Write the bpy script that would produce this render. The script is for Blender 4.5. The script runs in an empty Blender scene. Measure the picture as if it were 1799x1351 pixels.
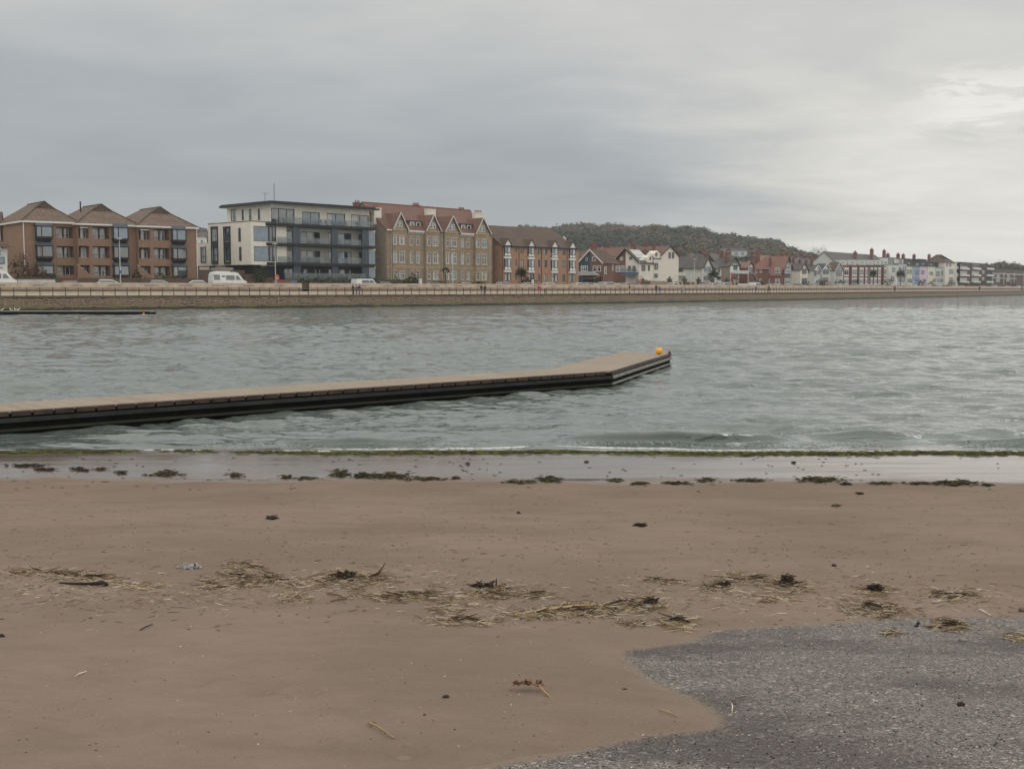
import bpy, math, random
import numpy as np
from mathutils import Vector, Matrix
random.seed(7); RNG = np.random.default_rng(11)
SC = bpy.context.scene
COL = SC.collection
F = 2000.0; HZ = 507.0; CX = 899.5; CY = 675.5; EYE = 3.1
TP = (CY-HZ)/F; P = math.atan(TP); CP, SP = math.cos(P), math.sin(P)

# ------------------------------------------------------------ survey: sight lines from the standpoint
def ray(px, py):
    a = (px-CX)/F; b = (CY-py)/F
    return (a, CP+b*SP, -SP+b*CP)
def on_z(px, py, z=0.0):
    r = ray(px, py); t = (z-EYE)/r[2]
    return (r[0]*t, r[1]*t, z)
def az(px, py=490):
    r = ray(px, py); return r[0]/r[1]

# ------------------------------------------------------------ materials
MATS = {}
def lin(c):
    return tuple(((v/255)/12.92 if v/255 <= .04045 else ((v/255+.055)/1.055)**2.4) for v in c)+(1,)
class NT:
    def __init__(s, tree): s.t = tree; s.n = tree.nodes; s.l = tree.links
    def new(s, typ, **kw):
        n = s.n.new(typ)
        for k, v in kw.items():
            if k.startswith('i_'):
                key = k[2:].replace('_', ' ')
                n.inputs[int(key) if key.isdigit() else key].default_value = v
            else: setattr(n, k, v)
        return n
    def m(s, op, a, b=None, c=None, clamp=False):
        n = s.n.new('ShaderNodeMath'); n.operation = op; n.use_clamp = clamp
        for i, v in enumerate((a, b, c)):
            if v is None: continue
            if isinstance(v, (int, float)): n.inputs[i].default_value = v
            else: s.l.new(v, n.inputs[i])
        return n.outputs[0]
    def link(s, a, b): s.l.new(a, b)
    def mix(s, f, a, b, blend='MIX'):
        n = s.n.new('ShaderNodeMix'); n.data_type = 'RGBA'; n.blend_type = blend
        for i, v in ((0, f), (6, a), (7, b)):
            if hasattr(v, 'is_linked'): s.l.new(v, n.inputs[i])
            elif i == 0: n.inputs[0].default_value = v
            else: n.inputs[i].default_value = v if len(v) == 4 else tuple(v)+(1,)
        return n.outputs[2]
    def sstep(s, x, a, b, lo=0.0, hi=1.0):
        n = s.n.new('ShaderNodeMapRange'); n.interpolation_type = 'SMOOTHSTEP'
        s.l.new(x, n.inputs[0])
        for i, v in ((1, a), (2, b), (3, lo), (4, hi)):
            if hasattr(v, 'is_linked'): s.l.new(v, n.inputs[i])
            else: n.inputs[i].default_value = v
        return n.outputs[0]
    def noise(s, vec, scale, detail=3, rough=.55, dist=0):
        n = s.n.new('ShaderNodeTexNoise'); n.inputs['Scale'].default_value = scale
        n.inputs['Detail'].default_value = detail; n.inputs['Roughness'].default_value = rough
        n.inputs['Distortion'].default_value = dist
        if vec is not None: s.l.new(vec, n.inputs['Vector'])
        return n.outputs[0]
    def scalev(s, vec, v):
        n = s.n.new('ShaderNodeMapping'); n.inputs['Scale'].default_value = v
        s.l.new(vec, n.inputs['Vector']); return n.outputs[0]
def base_mat(name):
    m = bpy.data.materials.new(name); m.use_nodes = True; MATS[name] = m
    t = NT(m.node_tree); b = t.n['Principled BSDF']
    return m, t, b
def mat(name, rgb, rough=.8, var=.18, scale=1.3, metal=0, spec=.4, bump=0, fine=14, rgb2=None):
    """plain procedural surface: a base colour broken by large blotches and fine grain"""
    m, t, b = base_mat(name)
    co = t.new('ShaderNodeTexCoord').outputs['Object']
    n1 = t.noise(co, scale, 4); n2 = t.noise(co, fine, 3)
    c = lin(rgb) if max(rgb) > 1 else tuple(rgb)+(1,)
    d = tuple(v*(1-var) for v in c[:3]); e = tuple(min(1, v*(1+var)) for v in c[:3])
    if rgb2: e = lin(rgb2)[:3] if max(rgb2) > 1 else rgb2
    f = t.sstep(t.m('ADD', t.m('MULTIPLY', n1, .65), t.m('MULTIPLY', n2, .35)), .36, .64)
    t.link(t.mix(f, d, e), b.inputs['Base Color'])
    b.inputs['Roughness'].default_value = rough; b.inputs['Metallic'].default_value = metal
    b.inputs['Specular IOR Level'].default_value = spec
    if bump:
        bn = t.new('ShaderNodeBump'); bn.inputs['Strength'].default_value = bump; bn.inputs['Distance'].default_value = .05
        t.link(n2, bn.inputs['Height']); t.link(bn.outputs[0], b.inputs['Normal'])
    return m
def course_mat(name, c1, c2, mortar, bw, bh, msz=.012, rough=.85, dirt=.25, rows_only=False, bump=.3, moss=None):
    """courses of brick, stone or tile: runs along x+y and up z in the thing's own space"""
    m, t, b = base_mat(name)
    co = t.new('ShaderNodeTexCoord').outputs['Object']
    sx = t.new('ShaderNodeSeparateXYZ'); t.link(co, sx.inputs[0])
    cb = t.new('ShaderNodeCombineXYZ'); t.link(t.m('ADD', sx.outputs[0], sx.outputs[1]), cb.inputs[0]); t.link(sx.outputs[2], cb.inputs[1])
    br = t.new('ShaderNodeTexBrick'); t.link(cb.outputs[0], br.inputs['Vector'])
    for k, v in (('Color1', lin(c1)), ('Color2', lin(c2)), ('Mortar', lin(mortar)), ('Scale', 1.0), ('Mortar Size', msz), ('Mortar Smooth', .3), ('Bias', 0.0), ('Brick Width', bw), ('Row Height', bh)):
        br.inputs[k].default_value = v
    n1 = t.noise(co, .7, 5, .6); n2 = t.noise(co, 5, 4, .6)
    f = t.sstep(t.m('ADD', t.m('MULTIPLY', n1, .6), t.m('MULTIPLY', n2, .4)), .38, .68)
    col = t.mix(t.m('MULTIPLY', f, dirt), br.outputs['Color'], tuple(v*.45 for v in lin(c1)[:3]))
    n3 = t.noise(co, 1.7, 5, .65)
    col = t.mix(t.sstep(n3, .5, .72, 0, .35), col, tuple(min(1, v*1.45) for v in lin(c2)[:3]))
    if moss:
        n4 = t.noise(co, .45, 6, .65)
        col = t.mix(t.sstep(n4, .5, .66, 0, .75), col, lin(moss)[:3])
    t.link(col, b.inputs['Base Color']); b.inputs['Roughness'].default_value = rough
    b.inputs['Specular IOR Level'].default_value = .25
    bn = t.new('ShaderNodeBump'); bn.inputs['Strength'].default_value = bump; bn.inputs['Distance'].default_value = .03
    bn.invert = True
    t.link(br.outputs['Fac'], bn.inputs['Height']); t.link(bn.outputs[0], b.inputs['Normal'])
    return m
def attr_mat(name, rough=.9, spec=.2, trans=0):
    """colour of each piece comes from its own colour attribute 'tint'"""
    m, t, b = base_mat(name)
    a = t.new('ShaderNodeAttribute'); a.attribute_name = 'tint'
    co = t.new('ShaderNodeTexCoord').outputs['Object']
    n = t.noise(co, 30, 2)
    t.link(t.mix(t.sstep(n, .3, .7, 0, .35), a.outputs['Color'], (.02, .018, .014)), b.inputs['Base Color'])
    b.inputs['Roughness'].default_value = rough; b.inputs['Specular IOR Level'].default_value = spec
    return m

# ------------------------------------------------------------ mesh builder
class MB:
    def __init__(s): s.v = []; s.f = []; s.c = []
    def add(s, vs, fs, col=None):
        o = len(s.v); s.v += [tuple(p) for p in vs]; s.f += [tuple(i+o for i in f) for f in fs]
        if col is not None: s.c += [col]*len(vs)
        return s
    def box(s, x0, x1, y0, y1, z0, z1, col=None):
        return s.add([(x0,y0,z0),(x1,y0,z0),(x1,y1,z0),(x0,y1,z0),(x0,y0,z1),(x1,y0,z1),(x1,y1,z1),(x0,y1,z1)],
              [(0,3,2,1),(4,5,6,7),(0,1,5,4),(1,2,6,5),(2,3,7,6),(3,0,4,7)], col)
    def hexa(s, p, col=None):   # 4 bottom corners then 4 top corners
        return s.add(p, [(0,3,2,1),(4,5,6,7),(0,1,5,4),(1,2,6,5),(2,3,7,6),(3,0,4,7)], col)
    def prism(s, poly, vec, col=None):
        n = len(poly); q = [tuple(a+b for a, b in zip(p, vec)) for p in poly]
        return s.add(list(poly)+q, [tuple(range(n))[::-1], tuple(range(n, 2*n))]+[(i, (i+1) % n, n+(i+1) % n, n+i) for i in range(n)], col)
    def bar(s, a, b, w, h=None, col=None, up=(0, 0, 1)):
        h = h or w; a = Vector(a); b = Vector(b); d = (b-a)
        if d.length < 1e-6: return s
        d.normalize(); upv = Vector(up)
        if abs(d.dot(upv)) > .98: upv = Vector((1, 0, 0))
        r = d.cross(upv).normalized(); u = r.cross(d)
        q = [(-1, -1), (1, -1), (1, 1), (-1, 1)]
        return s.add([a+r*(x*w/2)+u*(y*h/2) for x, y in q]+[b+r*(x*w/2)+u*(y*h/2) for x, y in q],
              [(0,1,2,3),(7,6,5,4),(0,4,5,1),(1,5,6,2),(2,6,7,3),(3,7,4,0)], col)
    def tube(s, pts, rad, n=8, col=None, caps=True):
        pts = [Vector(p) for p in pts]; rs = rad if isinstance(rad, (list, tuple)) else [rad]*len(pts)
        vs = []; fs = []
        for i, p in enumerate(pts):
            d = (pts[min(i+1, len(pts)-1)]-pts[max(i-1, 0)]).normalized()
            up = Vector((0, 0, 1)) if abs(d.z) < .9 else Vector((1, 0, 0))
            r = d.cross(up).normalized(); u = r.cross(d)
            for k in range(n):
                t = 2*math.pi*k/n; vs.append(p+(r*math.cos(t)+u*math.sin(t))*rs[i])
        for i in range(len(pts)-1):
            for k in range(n):
                a = i*n+k; b = i*n+(k+1) % n; fs.append((a, b, b+n, a+n))
        if caps: fs += [tuple(range(n))[::-1], tuple(range((len(pts)-1)*n, len(pts)*n))]
        return s.add(vs, fs, col)
    def lathe(s, prof, n=20, c=(0, 0, 0), col=None):
        vs = []; fs = []
        for r, z in prof:
            for k in range(n):
                t = 2*math.pi*k/n; vs.append((c[0]+r*math.cos(t), c[1]+r*math.sin(t), c[2]+z))
        for i in range(len(prof)-1):
            for k in range(n):
                a = i*n+k; b = i*n+(k+1) % n; fs.append((a, b, b+n, a+n))
        return s.add(vs, fs, col)
    def build(s, name, m=None, parent=None, smooth=False, loc=None):
        me = bpy.data.meshes.new(name); me.from_pydata(s.v, [], s.f); me.update()
        if s.c and len(s.c) == len(s.v):
            ca = me.color_attributes.new('tint', 'FLOAT_COLOR', 'POINT')
            ca.data.foreach_set('color', np.array([tuple(c)+(1,) if len(c) == 3 else c for c in s.c], dtype=np.float32).ravel())
        if m: me.materials.append(MATS[m] if isinstance(m, str) else m)
        if smooth: me.polygons.foreach_set('use_smooth', [True]*len(me.polygons))
        o = bpy.data.objects.new(name, me); COL.objects.link(o)
        if parent: o.parent = parent
        if loc: o.location = loc
        return o
def np_mesh(name, V, Q, m=None, tint=None, smooth=True, parent=None, uv=None):
    me = bpy.data.meshes.new(name); V = np.asarray(V, np.float32); Q = np.asarray(Q, np.int32); k = Q.shape[1]
    me.vertices.add(len(V)); me.vertices.foreach_set('co', V.ravel())
    me.loops.add(Q.size); me.loops.foreach_set('vertex_index', Q.ravel())
    me.polygons.add(len(Q)); me.polygons.foreach_set('loop_start', np.arange(0, Q.size, k, dtype=np.int32))
    me.update(calc_edges=True)
    me.polygons.foreach_set('use_smooth', np.full(len(Q), smooth))
    if tint is not None:
        ca = me.color_attributes.new('tint', 'FLOAT_COLOR', 'POINT')
        ca.data.foreach_set('color', np.concatenate([tint, np.ones((len(tint), 1))], 1).astype(np.float32).ravel())
    if uv is not None:
        u = me.uv_layers.new(name='UVMap'); u.data.foreach_set('uv', uv[Q.ravel()].astype(np.float32).ravel())
    if m: me.materials.append(MATS[m])
    me.validate()
    o = bpy.data.objects.new(name, me); COL.objects.link(o)
    if parent: o.parent = parent
    return o
def grid_q(r, c):
    i = np.arange(r-1)[:, None]*c+np.arange(c-1)[None, :]; i = i.ravel()
    return np.stack([i, i+1, i+1+c, i+c], 1)
def tag(o, label=None, cat=None, group=None, kind=None):
    for k, v in (('label', label), ('category', cat), ('group', group), ('kind', kind)):
        if v: o[k] = v
    return o
def empty(name, loc, rz, label, cat, group=None):
    o = bpy.data.objects.new(name, None); COL.objects.link(o); o.location = loc; o.rotation_euler = (0, 0, rz)
    o.empty_display_size = .3
    return tag(o, label, cat, group)
CHILD = {}
def copy_tree(o, parent=None):
    c = o.copy(); COL.objects.link(c)
    if parent: c.parent = parent
    for ch in list(o.children): copy_tree(ch, c)
    return c
def vnoise(x, y, seed=0):
    """smooth value noise, vectorised"""
    xi = np.floor(x).astype(np.int64); yi = np.floor(y).astype(np.int64); xf = x-xi; yf = y-yi
    def h(a, b):
        n = (a*374761393+b*668265263+seed*1442695041) & 0x7fffffff
        n = ((n ^ (n >> 13))*1274126177) & 0x7fffffff
        return ((n ^ (n >> 16)) & 0xffff)/65535.0
    u = xf*xf*(3-2*xf); v = yf*yf*(3-2*yf)
    return (h(xi, yi)*(1-u)+h(xi+1, yi)*u)*(1-v)+(h(xi, yi+1)*(1-u)+h(xi+1, yi+1)*u)*v
def fbm(x, y, o=4, seed=0):
    s = 0; a = .5
    for i in range(o): s = s+a*vnoise(x*2**i, y*2**i, seed+i); a *= .5
    return s

# ------------------------------------------------------------ the sea wall line, and lines set back from it
def invz(px): return .00621-1.147e-6*px-6.85e-10*px*px
_p = np.linspace(-140, 1990, 214)
_Z = 1/invz(_p); WX = np.array([az(p, 520) for p in _p])*_Z; WY = _Z.copy()
d0 = np.array([WX[0]-WX[1], WY[0]-WY[1]]); d0 /= np.linalg.norm(d0)
d1 = np.array([WX[-1]-WX[-2], WY[-1]-WY[-2]]); d1 /= np.linalg.norm(d1)
WX = np.concatenate([[WX[0]+d0[0]*90, WX[0]+d0[0]*30], WX, [WX[-1]+d1[0]*t for t in (40, 200, 700)]])
WY = np.concatenate([[WY[0]+d0[1]*90, WY[0]+d0[1]*30], WY, [WY[-1]+d1[1]*t for t in (40, 200, 700)]])
_s = np.concatenate([[0], np.cumsum(np.hypot(np.diff(WX), np.diff(WY)))])
SS = np.concatenate([np.arange(0, 760, 3.0), np.linspace(770, _s[-1], 20)])
WX = np.interp(SS, _s, WX); WY = np.interp(SS, _s, WY)
TX = np.gradient(WX, SS); TY = np.gradient(WY, SS); _l = np.hypot(TX, TY); TX /= _l; TY /= _l
NX, NY = -TY, TX                      # inland normal
def off(D): return WX+NX*D, WY+NY*D
def at(px, D, py=490):
    """where the sight line px crosses the line set D metres inland of the sea wall -> (x, y, heading, s)"""
    X, Y = off(D); a = X/np.maximum(Y, 1)-az(px, py)
    i = int(np.where((a[:-1] <= 0) & (a[1:] > 0))[0][0]); f = -a[i]/(a[i+1]-a[i])
    L = lambda A: A[i]+(A[i+1]-A[i])*f
    return L(X), L(Y), math.atan2(L(TY), L(TX)), L(SS)
def along(s, D):
    X, Y = off(D); return np.interp(s, SS, X), np.interp(s, SS, Y), math.atan2(np.interp(s, SS, TY), np.interp(s, SS, TX))
def strip(name, profile, m, kind='structure', cols=None, uvs=False):
    """sweep a (D, z) profile along the sea wall line"""
    r = len(profile); V = []
    for D, z in profile:
        X, Y = off(D); V.append(np.stack([X, Y, np.full_like(X, z)], 1))
    V = np.concatenate(V); uv = None
    if uvs:
        acc = [0.0]
        for a, b in zip(profile, profile[1:]): acc.append(acc[-1]+math.hypot(a[0]-b[0], a[1]-b[1]))
        uv = np.concatenate([np.stack([SS, np.full_like(SS, a)], 1) for a in acc])
    o = np_mesh(name, V, grid_q(r, len(SS)), m, smooth=False, uv=uv)
    if kind: o['kind'] = kind
    return o
# ------------------------------------------------------------ camera, sky, sun
cam = bpy.data.cameras.new('camera'); co = bpy.data.objects.new('camera', cam); COL.objects.link(co)
cam.sensor_width = 36; cam.lens = 36*F/1799; cam.clip_end = 9000; cam.clip_start = .1
co.location = (0, 0, EYE); co.rotation_euler = (math.pi/2-P, 0, 0); SC.camera = co
SC.view_settings.view_transform = 'Standard'; SC.view_settings.look = 'None'; SC.view_settings.exposure = 0; SC.view_settings.gamma = 1
SUN_AZ = math.radians(48); SUN_EL = math.radians(34)      # behind the cloud to the right
w = bpy.data.worlds.new('World'); SC.world = w; w.use_nodes = True
t = NT(w.node_tree); bg = t.n['Background']
sky = t.new('ShaderNodeTexSky'); sky.sky_type = 'NISHITA'; sky.sun_disc = False
sky.sun_elevation = SUN_EL; sky.sun_rotation = SUN_AZ
tc = t.new('ShaderNodeTexCoord').outputs['Generated']
sx = t.new('ShaderNodeSeparateXYZ'); t.link(tc, sx.inputs[0]); x, y, z = sx.outputs
A = t.m('ARCTAN2', x, y)                               # 0 ahead, + to the right
E = t.m('MAXIMUM', z, 0.0)
# cloud deck coordinates: flattened towards the horizon
den = t.m('ADD', E, .09)
cb = t.new('ShaderNodeCombineXYZ'); t.link(t.m('DIVIDE', x, den), cb.inputs[0]); t.link(t.m('DIVIDE', y, den), cb.inputs[1])
n_big = t.noise(cb.outputs[0], .42, 5, .55, .3)
cb2 = t.new('ShaderNodeCombineXYZ'); t.link(t.m('DIVIDE', x, t.m('ADD', E, .20)), cb2.inputs[0]); t.link(t.m('MULTIPLY', t.m('DIVIDE', y, t.m('ADD', E, .13)), .95), cb2.inputs[1]); cb2.inputs[2].default_value = 3.3
n_fine = t.noise(cb2.outputs[0], 1.9, 9, .56, .35)
nb = t.m('SUBTRACT', n_big, .5); nf = t.m('SUBTRACT', n_fine, .5)
# brightness of the deck: dull on the left, thin and bright to the right and low down
wob = t.m('ADD', A, t.m('ADD', t.m('MULTIPLY', nb, .22), t.m('MULTIPLY', nf, .16)))
edge = t.m('ADD', .20, t.m('MULTIPLY', t.sstep(E, .07, .27), -.16))
right = t.sstep(t.m('SUBTRACT', wob, edge), -.13, .17)
hi = t.sstep(E, .08, .27)
behind = t.sstep(t.m('MULTIPLY', y, -1.0), -.45, .5)
dull = t.m('ADD', .385, t.m('MULTIPLY', hi, .20))
lowlift = t.m('MULTIPLY', t.sstep(t.m('SUBTRACT', .075, E), 0, .07), t.sstep(A, -.35, .2, .02, .17))
dull = t.m('ADD', dull, lowlift)
bri = t.m('ADD', .81, t.m('MULTIPLY', hi, -.24))
val = t.m('ADD', t.m('MULTIPLY', t.m('SUBTRACT', 1.0, right), dull), t.m('MULTIPLY', right, bri))
zen = t.sstep(E, .25, .85)
val = t.m('ADD', val, t.m('MULTIPLY', zen, .55))
val = t.m('ADD', val, t.m('MULTIPLY', behind, .48))
val = t.m('MULTIPLY', val, t.m('ADD', 1.0, t.m('ADD', t.m('MULTIPLY', nb, .30), t.m('MULTIPLY', nf, .46))))
# torn bright streaks low on the right
cs = t.new('ShaderNodeCombineXYZ'); t.link(t.m('MULTIPLY', A, 13.0), cs.inputs[0]); t.link(t.m('MULTIPLY', E, 62.0), cs.inputs[1]); cs.inputs[2].default_value = 7.7
ns = t.noise(cs.outputs[0], .75, 6, .6, .5)
band = t.m('MULTIPLY', t.sstep(E, .105, .125), t.sstep(E, .185, .16))
st = t.m('MULTIPLY', t.m('MULTIPLY', t.sstep(ns, .51, .57), band), t.sstep(A, .30, .37))
st2 = t.m('MULTIPLY', t.m('MULTIPLY', t.sstep(ns, .50, .40), band), t.sstep(A, .30, .37))
val = t.m('ADD', val, t.m('MULTIPLY', st, .13))
val = t.m('MULTIPLY', val, t.m('SUBTRACT', 1.0, t.m('MULTIPLY', st2, .13)))
warm = t.sstep(val, .30, .72)
tint = t.mix(warm, (.915, 1.0, 1.085), (1.02, 1.0, .94))
cv = t.new('ShaderNodeVectorMath', operation='SCALE'); t.link(tint, cv.inputs[0]); t.link(val, cv.inputs['Scale'])
sk = t.new('ShaderNodeVectorMath', operation='SCALE'); t.link(sky.outputs[0], sk.inputs[0]); sk.inputs['Scale'].default_value = .08
t.link(t.mix(.95, sk.outputs[0], cv.outputs[0]), bg.inputs[0]); bg.inputs[1].default_value = 1.0
sun = bpy.data.lights.new('sun', 'SUN'); sun.energy = .6; sun.angle = math.radians(24); sun.color = (1, .97, .93)
so = bpy.data.objects.new('sun', sun); COL.objects.link(so)
so.rotation_euler = (math.pi/2-SUN_EL, 0, -SUN_AZ+math.pi)

# ------------------------------------------------------------ materials
mat('white_render', (205, 206, 200), .8, .07); mat('cream_render', (214, 209, 198), .8, .07)
mat('grey_render', (140, 128, 114), .9, .15); mat('pale_stone', (168, 150, 122), .9, .18); mat('grey_white', (186, 188, 186), .8, .08)
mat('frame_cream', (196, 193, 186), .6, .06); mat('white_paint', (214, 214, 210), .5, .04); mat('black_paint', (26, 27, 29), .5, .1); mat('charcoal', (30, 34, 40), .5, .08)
mat('dark_brown', (38, 28, 26), .6, .15); mat('lead', (68, 75, 84), .5, .15); mat('navy', (52, 76, 94), .7, .08)
mat('blue_render', (140, 162, 184), .8, .07); mat('pink_render', (200, 186, 200), .8, .07); mat('yellow_render', (206, 202, 188), .8, .07)
mat('curtain', (190, 196, 196), .8, .15, 4); mat('interior', (22, 24, 27), .9, .3)
mat('solar', (40, 52, 66), .3, .1); mat('solar_white', (170, 170, 165), .5, .05)
mat('terracotta', (128, 90, 76), .9, .2); mat('chimney_brick', (112, 78, 70), .9, .25, 2)
def clear_glass(name, a):
    m, t, b = base_mat(name); co = t.new('ShaderNodeTexCoord').outputs['Object']; n = t.noise(co, .9, 3)
    t.link(t.mix(n, (.10, .14, .15), (.16, .20, .21)), b.inputs['Base Color']); b.inputs['Roughness'].default_value = .05; b.inputs['Alpha'].default_value = a; b.inputs['Specular IOR Level'].default_value = .8
clear_glass('balcony_glass', .38)
def glass(name, c, r=.06):
    m, t, b = base_mat(name); co = t.new('ShaderNodeTexCoord').outputs['Object']
    n = t.noise(co, .9, 3); b.inputs['IOR'].default_value = 1.75
    t.link(t.mix(t.sstep(n, .35, .65), tuple(v*.55 for v in lin(c)[:3]), lin(c)[:3]), b.inputs['Base Color'])
    b.inputs['Roughness'].default_value = r; b.inputs['Specular IOR Level'].default_value = .9
glass('glass_dark', (40, 46, 52)); glass('glass_blue', (58, 94, 116)); glass('glass_grey', (86, 96, 102)); glass('glass_black', (22, 25, 28))
course_mat('brick_tan', (146, 117, 98), (134, 106, 88), (130, 112, 98), .45, .15)
course_mat('brick_orange', (172, 134, 110), (160, 122, 100), (152, 126, 108), .45, .15)
course_mat('brick_red', (126, 88, 80), (114, 80, 73), (122, 100, 94), .45, .15)
course_mat('brick_brown', (98, 80, 72), (88, 71, 64), (98, 86, 78), .45, .15, dirt=.5)
course_mat('sandstone', (162, 146, 126), (144, 128, 108), (124, 110, 96), .9, .34, .03, dirt=.5)
course_mat('tile_brown', (128, 108, 97), (114, 96, 86), (76, 66, 60), .8, .34, .05, dirt=.4, moss=(84, 80, 62))
course_mat('tile_grey_green', (92, 82, 74), (80, 74, 64), (60, 56, 50), .8, .34, .05, dirt=.5, moss=(82, 84, 56))
course_mat('tile_red', (126, 96, 86), (114, 86, 78), (84, 64, 58), 1.2, .45, .06, dirt=.45)
course_mat('tile_dark', (100, 84, 76), (88, 74, 68), (60, 52, 48), 1.2, .45, .06, dirt=.4, moss=(96, 78, 50))
course_mat('tile_orange', (142, 108, 96), (130, 98, 88), (98, 76, 70), .6, .3, .03, dirt=.35)
course_mat('slate', (104, 100, 98), (90, 88, 88), (66, 64, 64), .6, .3, .03, dirt=.4)
course_mat('slate_blue', (84, 88, 96), (74, 78, 86), (56, 58, 62), .6, .3, .03, dirt=.4)
mat('concrete', (170, 156, 140), .85, .16, 1.1, bump=.2); mat('concrete_pale', (178, 167, 151), .85, .1, .8)
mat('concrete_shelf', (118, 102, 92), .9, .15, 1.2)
mat('tarmac', (78, 78, 80), .9, .12, .5); mat('paving', (150, 140, 128), .9, .1, .6); mat('land', (92, 88, 62), .95, .25, .05)
mat('galv', (150, 154, 154), .45, .1, metal=.4); mat('lamp_grey', (150, 158, 160), .5, .08)
mat('rail_paint', (44, 34, 36), .6, .15); mat('orange_ring', (206, 70, 44), .5, .1); mat('blue_plastic', (40, 84, 150), .5, .1)
mat('buoy_orange', (238, 164, 22), .42, .06, 9); mat('tyre', (20, 20, 21), .8, .1)
attr_mat('leaf'); attr_mat('wood_stuff'); attr_mat('debris')
# ------------------------------------------------------------ beach
def prof(Y):
    """beach height by distance from the standpoint"""
    Y = np.asarray(Y, float)
    return np.interp(Y, [-40, -6, 4.03, 6.5, 9, 13, 16.4, 17.6, 19.2, 21.3, 24, 30, 60], [3.1, 2.0, 1.35, 1.13, .90, .52, .20, .115, .07, .0, -.12, -.5, -1.6])
def relief(X, Y):
    r = (fbm(X*.35, Y*.5, 4, 3)-.47)*.10*np.clip((18.5-Y)/6, .05, 1)
    r = r+(fbm(X*1.6+5, Y*2.1, 3, 9)-.45)*.022*np.clip((18-Y)/4, .1, 1)
    return r*np.clip((np.abs(Y-4)+1.5)/5, .35, 1)
DIMP = []
for px, py, a in [(350,953,.35),(175,950,.4),(560,1082,.3),(355,1102,.35),(200,1165,.3),(225,1175,.28),(95,1190,.3),(180,1222,.3),(120,1260,.3),(150,1285,.28),(60,1250,.28),(215,1290,.25),(710,1325,.2),(1545,945,.5),(1580,935,.4),(1350,915,.4),(940,958,.5),(785,1002,.35),(330,1205,.25),(265,1218,.25),(530,1225,.2),(460,1222,.2),(1330,948,.4),(1660,965,.4),(1480,930,.5)]:
    DIMP.append((px, py, a))
def ground_pt(px, py):
    r = ray(px, py); lo, hi = 2.0, 60.0
    for _ in range(40):
        m = (lo+hi)/2
        if EYE+r[2]*m > float(prof(r[1]*m)): lo = m
        else: hi = m
    X, Y = r[0]*lo, r[1]*lo
    return X, Y
DIMP = [ground_pt(px, py)+(a,) for px, py, a in DIMP]
EDGE_PX = [(560,1440),(680,1385),(765,1356),(865,1335),(975,1318),(1060,1298),(1140,1282),(1245,1272),(1255,1257),(1240,1240),(1200,1220),(1150,1200),(1115,1180),(1085,1150),(1087,1137),(1150,1130),(1210,1120),(1250,1102),(1350,1095),(1490,1086),(1590,1077),(1799,1078),(2300,1075),(3600,1085),(3600,2600),(700,2600)]
EDGE = np.array([ground_pt(min(max(a, -500), 3600), b) for a, b in EDGE_PX])
def edge_dist(X, Y):
    """signed distance to the edge of the bare shelly surface, positive inside it"""
    d = np.full(X.shape, 1e9); ins = np.zeros(X.shape, bool); n = len(EDGE)
    for i in range(n):
        x1, y1 = EDGE[i]; x2, y2 = EDGE[(i+1) % n]
        L = (x2-x1)**2+(y2-y1)**2+1e-9
        t = np.clip(((X-x1)*(x2-x1)+(Y-y1)*(y2-y1))/L, 0, 1)
        d = np.minimum(d, np.hypot(X-x1-t*(x2-x1), Y-y1-t*(y2-y1)))
        c = ((y1 > Y) != (y2 > Y)) & (X < (x2-x1)*(Y-y1)/(y2-y1+1e-12)+x1)
        ins ^= c
    return np.where(ins, d, -d)
def slab_z(X, Y): return prof(Y)+.25*relief(X, Y)-.012
def sand_z(X, Y):
    d = edge_dist(X, Y)+(fbm(X*5, Y*5, 3, 21)-.45)*.10+(fbm(X*22, Y*22, 2, 25)-.4)*.035
    m = np.clip((-d)/.6, -1, 1)
    z = slab_z(X, Y)+.0+.042*np.sign(m)*np.abs(m)**.75
    far = np.clip((-d-.3)/2.0, 0, 1)
    z = z+far*.75*relief(X, Y)
    for x, y, a in DIMP:
        q = ((X-x)**2+((Y-y)*1.1)**2)/(a*.38)**2
        z = z-.034*np.exp(-q)*np.clip(-d*3, 0, 1)+.006*np.exp(-((np.sqrt(q)-1.6)*2)**2)*np.clip(-d*3, 0, 1)
    return z
def gz(X, Y):
    X = np.atleast_1d(np.asarray(X, float)); Y = np.atleast_1d(np.asarray(Y, float))
    return np.maximum(sand_z(X, Y), slab_z(X, Y))
def rows_geo(a, b, k, m):
    r = [a]
    while r[-1] < b: r.append(r[-1]+max(m, k*r[-1]))
    return np.array(r)
def wedge(y0, y1, k, m, ncol, spread=.75, pad=5.0):
    r = rows_geo(y0, y1, k, m); u = np.linspace(-1, 1, ncol)
    X = (u[None, :]*(spread*np.maximum(r, 0)[:, None]+pad)); Y = np.repeat(r[:, None], ncol, 1)
    return X, Y
m, t, b = base_mat('sand')
co = t.new('ShaderNodeTexCoord').outputs['Object']; sx = t.new('ShaderNodeSeparateXYZ'); t.link(co, sx.inputs[0])
n1 = t.noise(co, .5, 5, .6); n2 = t.noise(t.scalev(co, (1, 1.6, 1)), 3.2, 5, .6); n3 = t.noise(co, 90, 3, .7)
yy = t.m('ADD', sx.outputs[1], t.m('MULTIPLY', t.m('SUBTRACT', t.noise(t.scalev(co, (.45, 1, 1)), 1.0, 6, .62), .5), 3.6))
yy = t.m('ADD', yy, t.m('MULTIPLY', sx.outputs[0], .035))
damp = t.sstep(yy, 12.5, 16.6); wet = t.sstep(yy, 16.7, 17.8)
film = t.m('MULTIPLY', wet, t.sstep(t.noise(t.scalev(co, (.22, 1.5, 1)), 1.3, 4, .55, .4), .36, .56))
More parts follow.
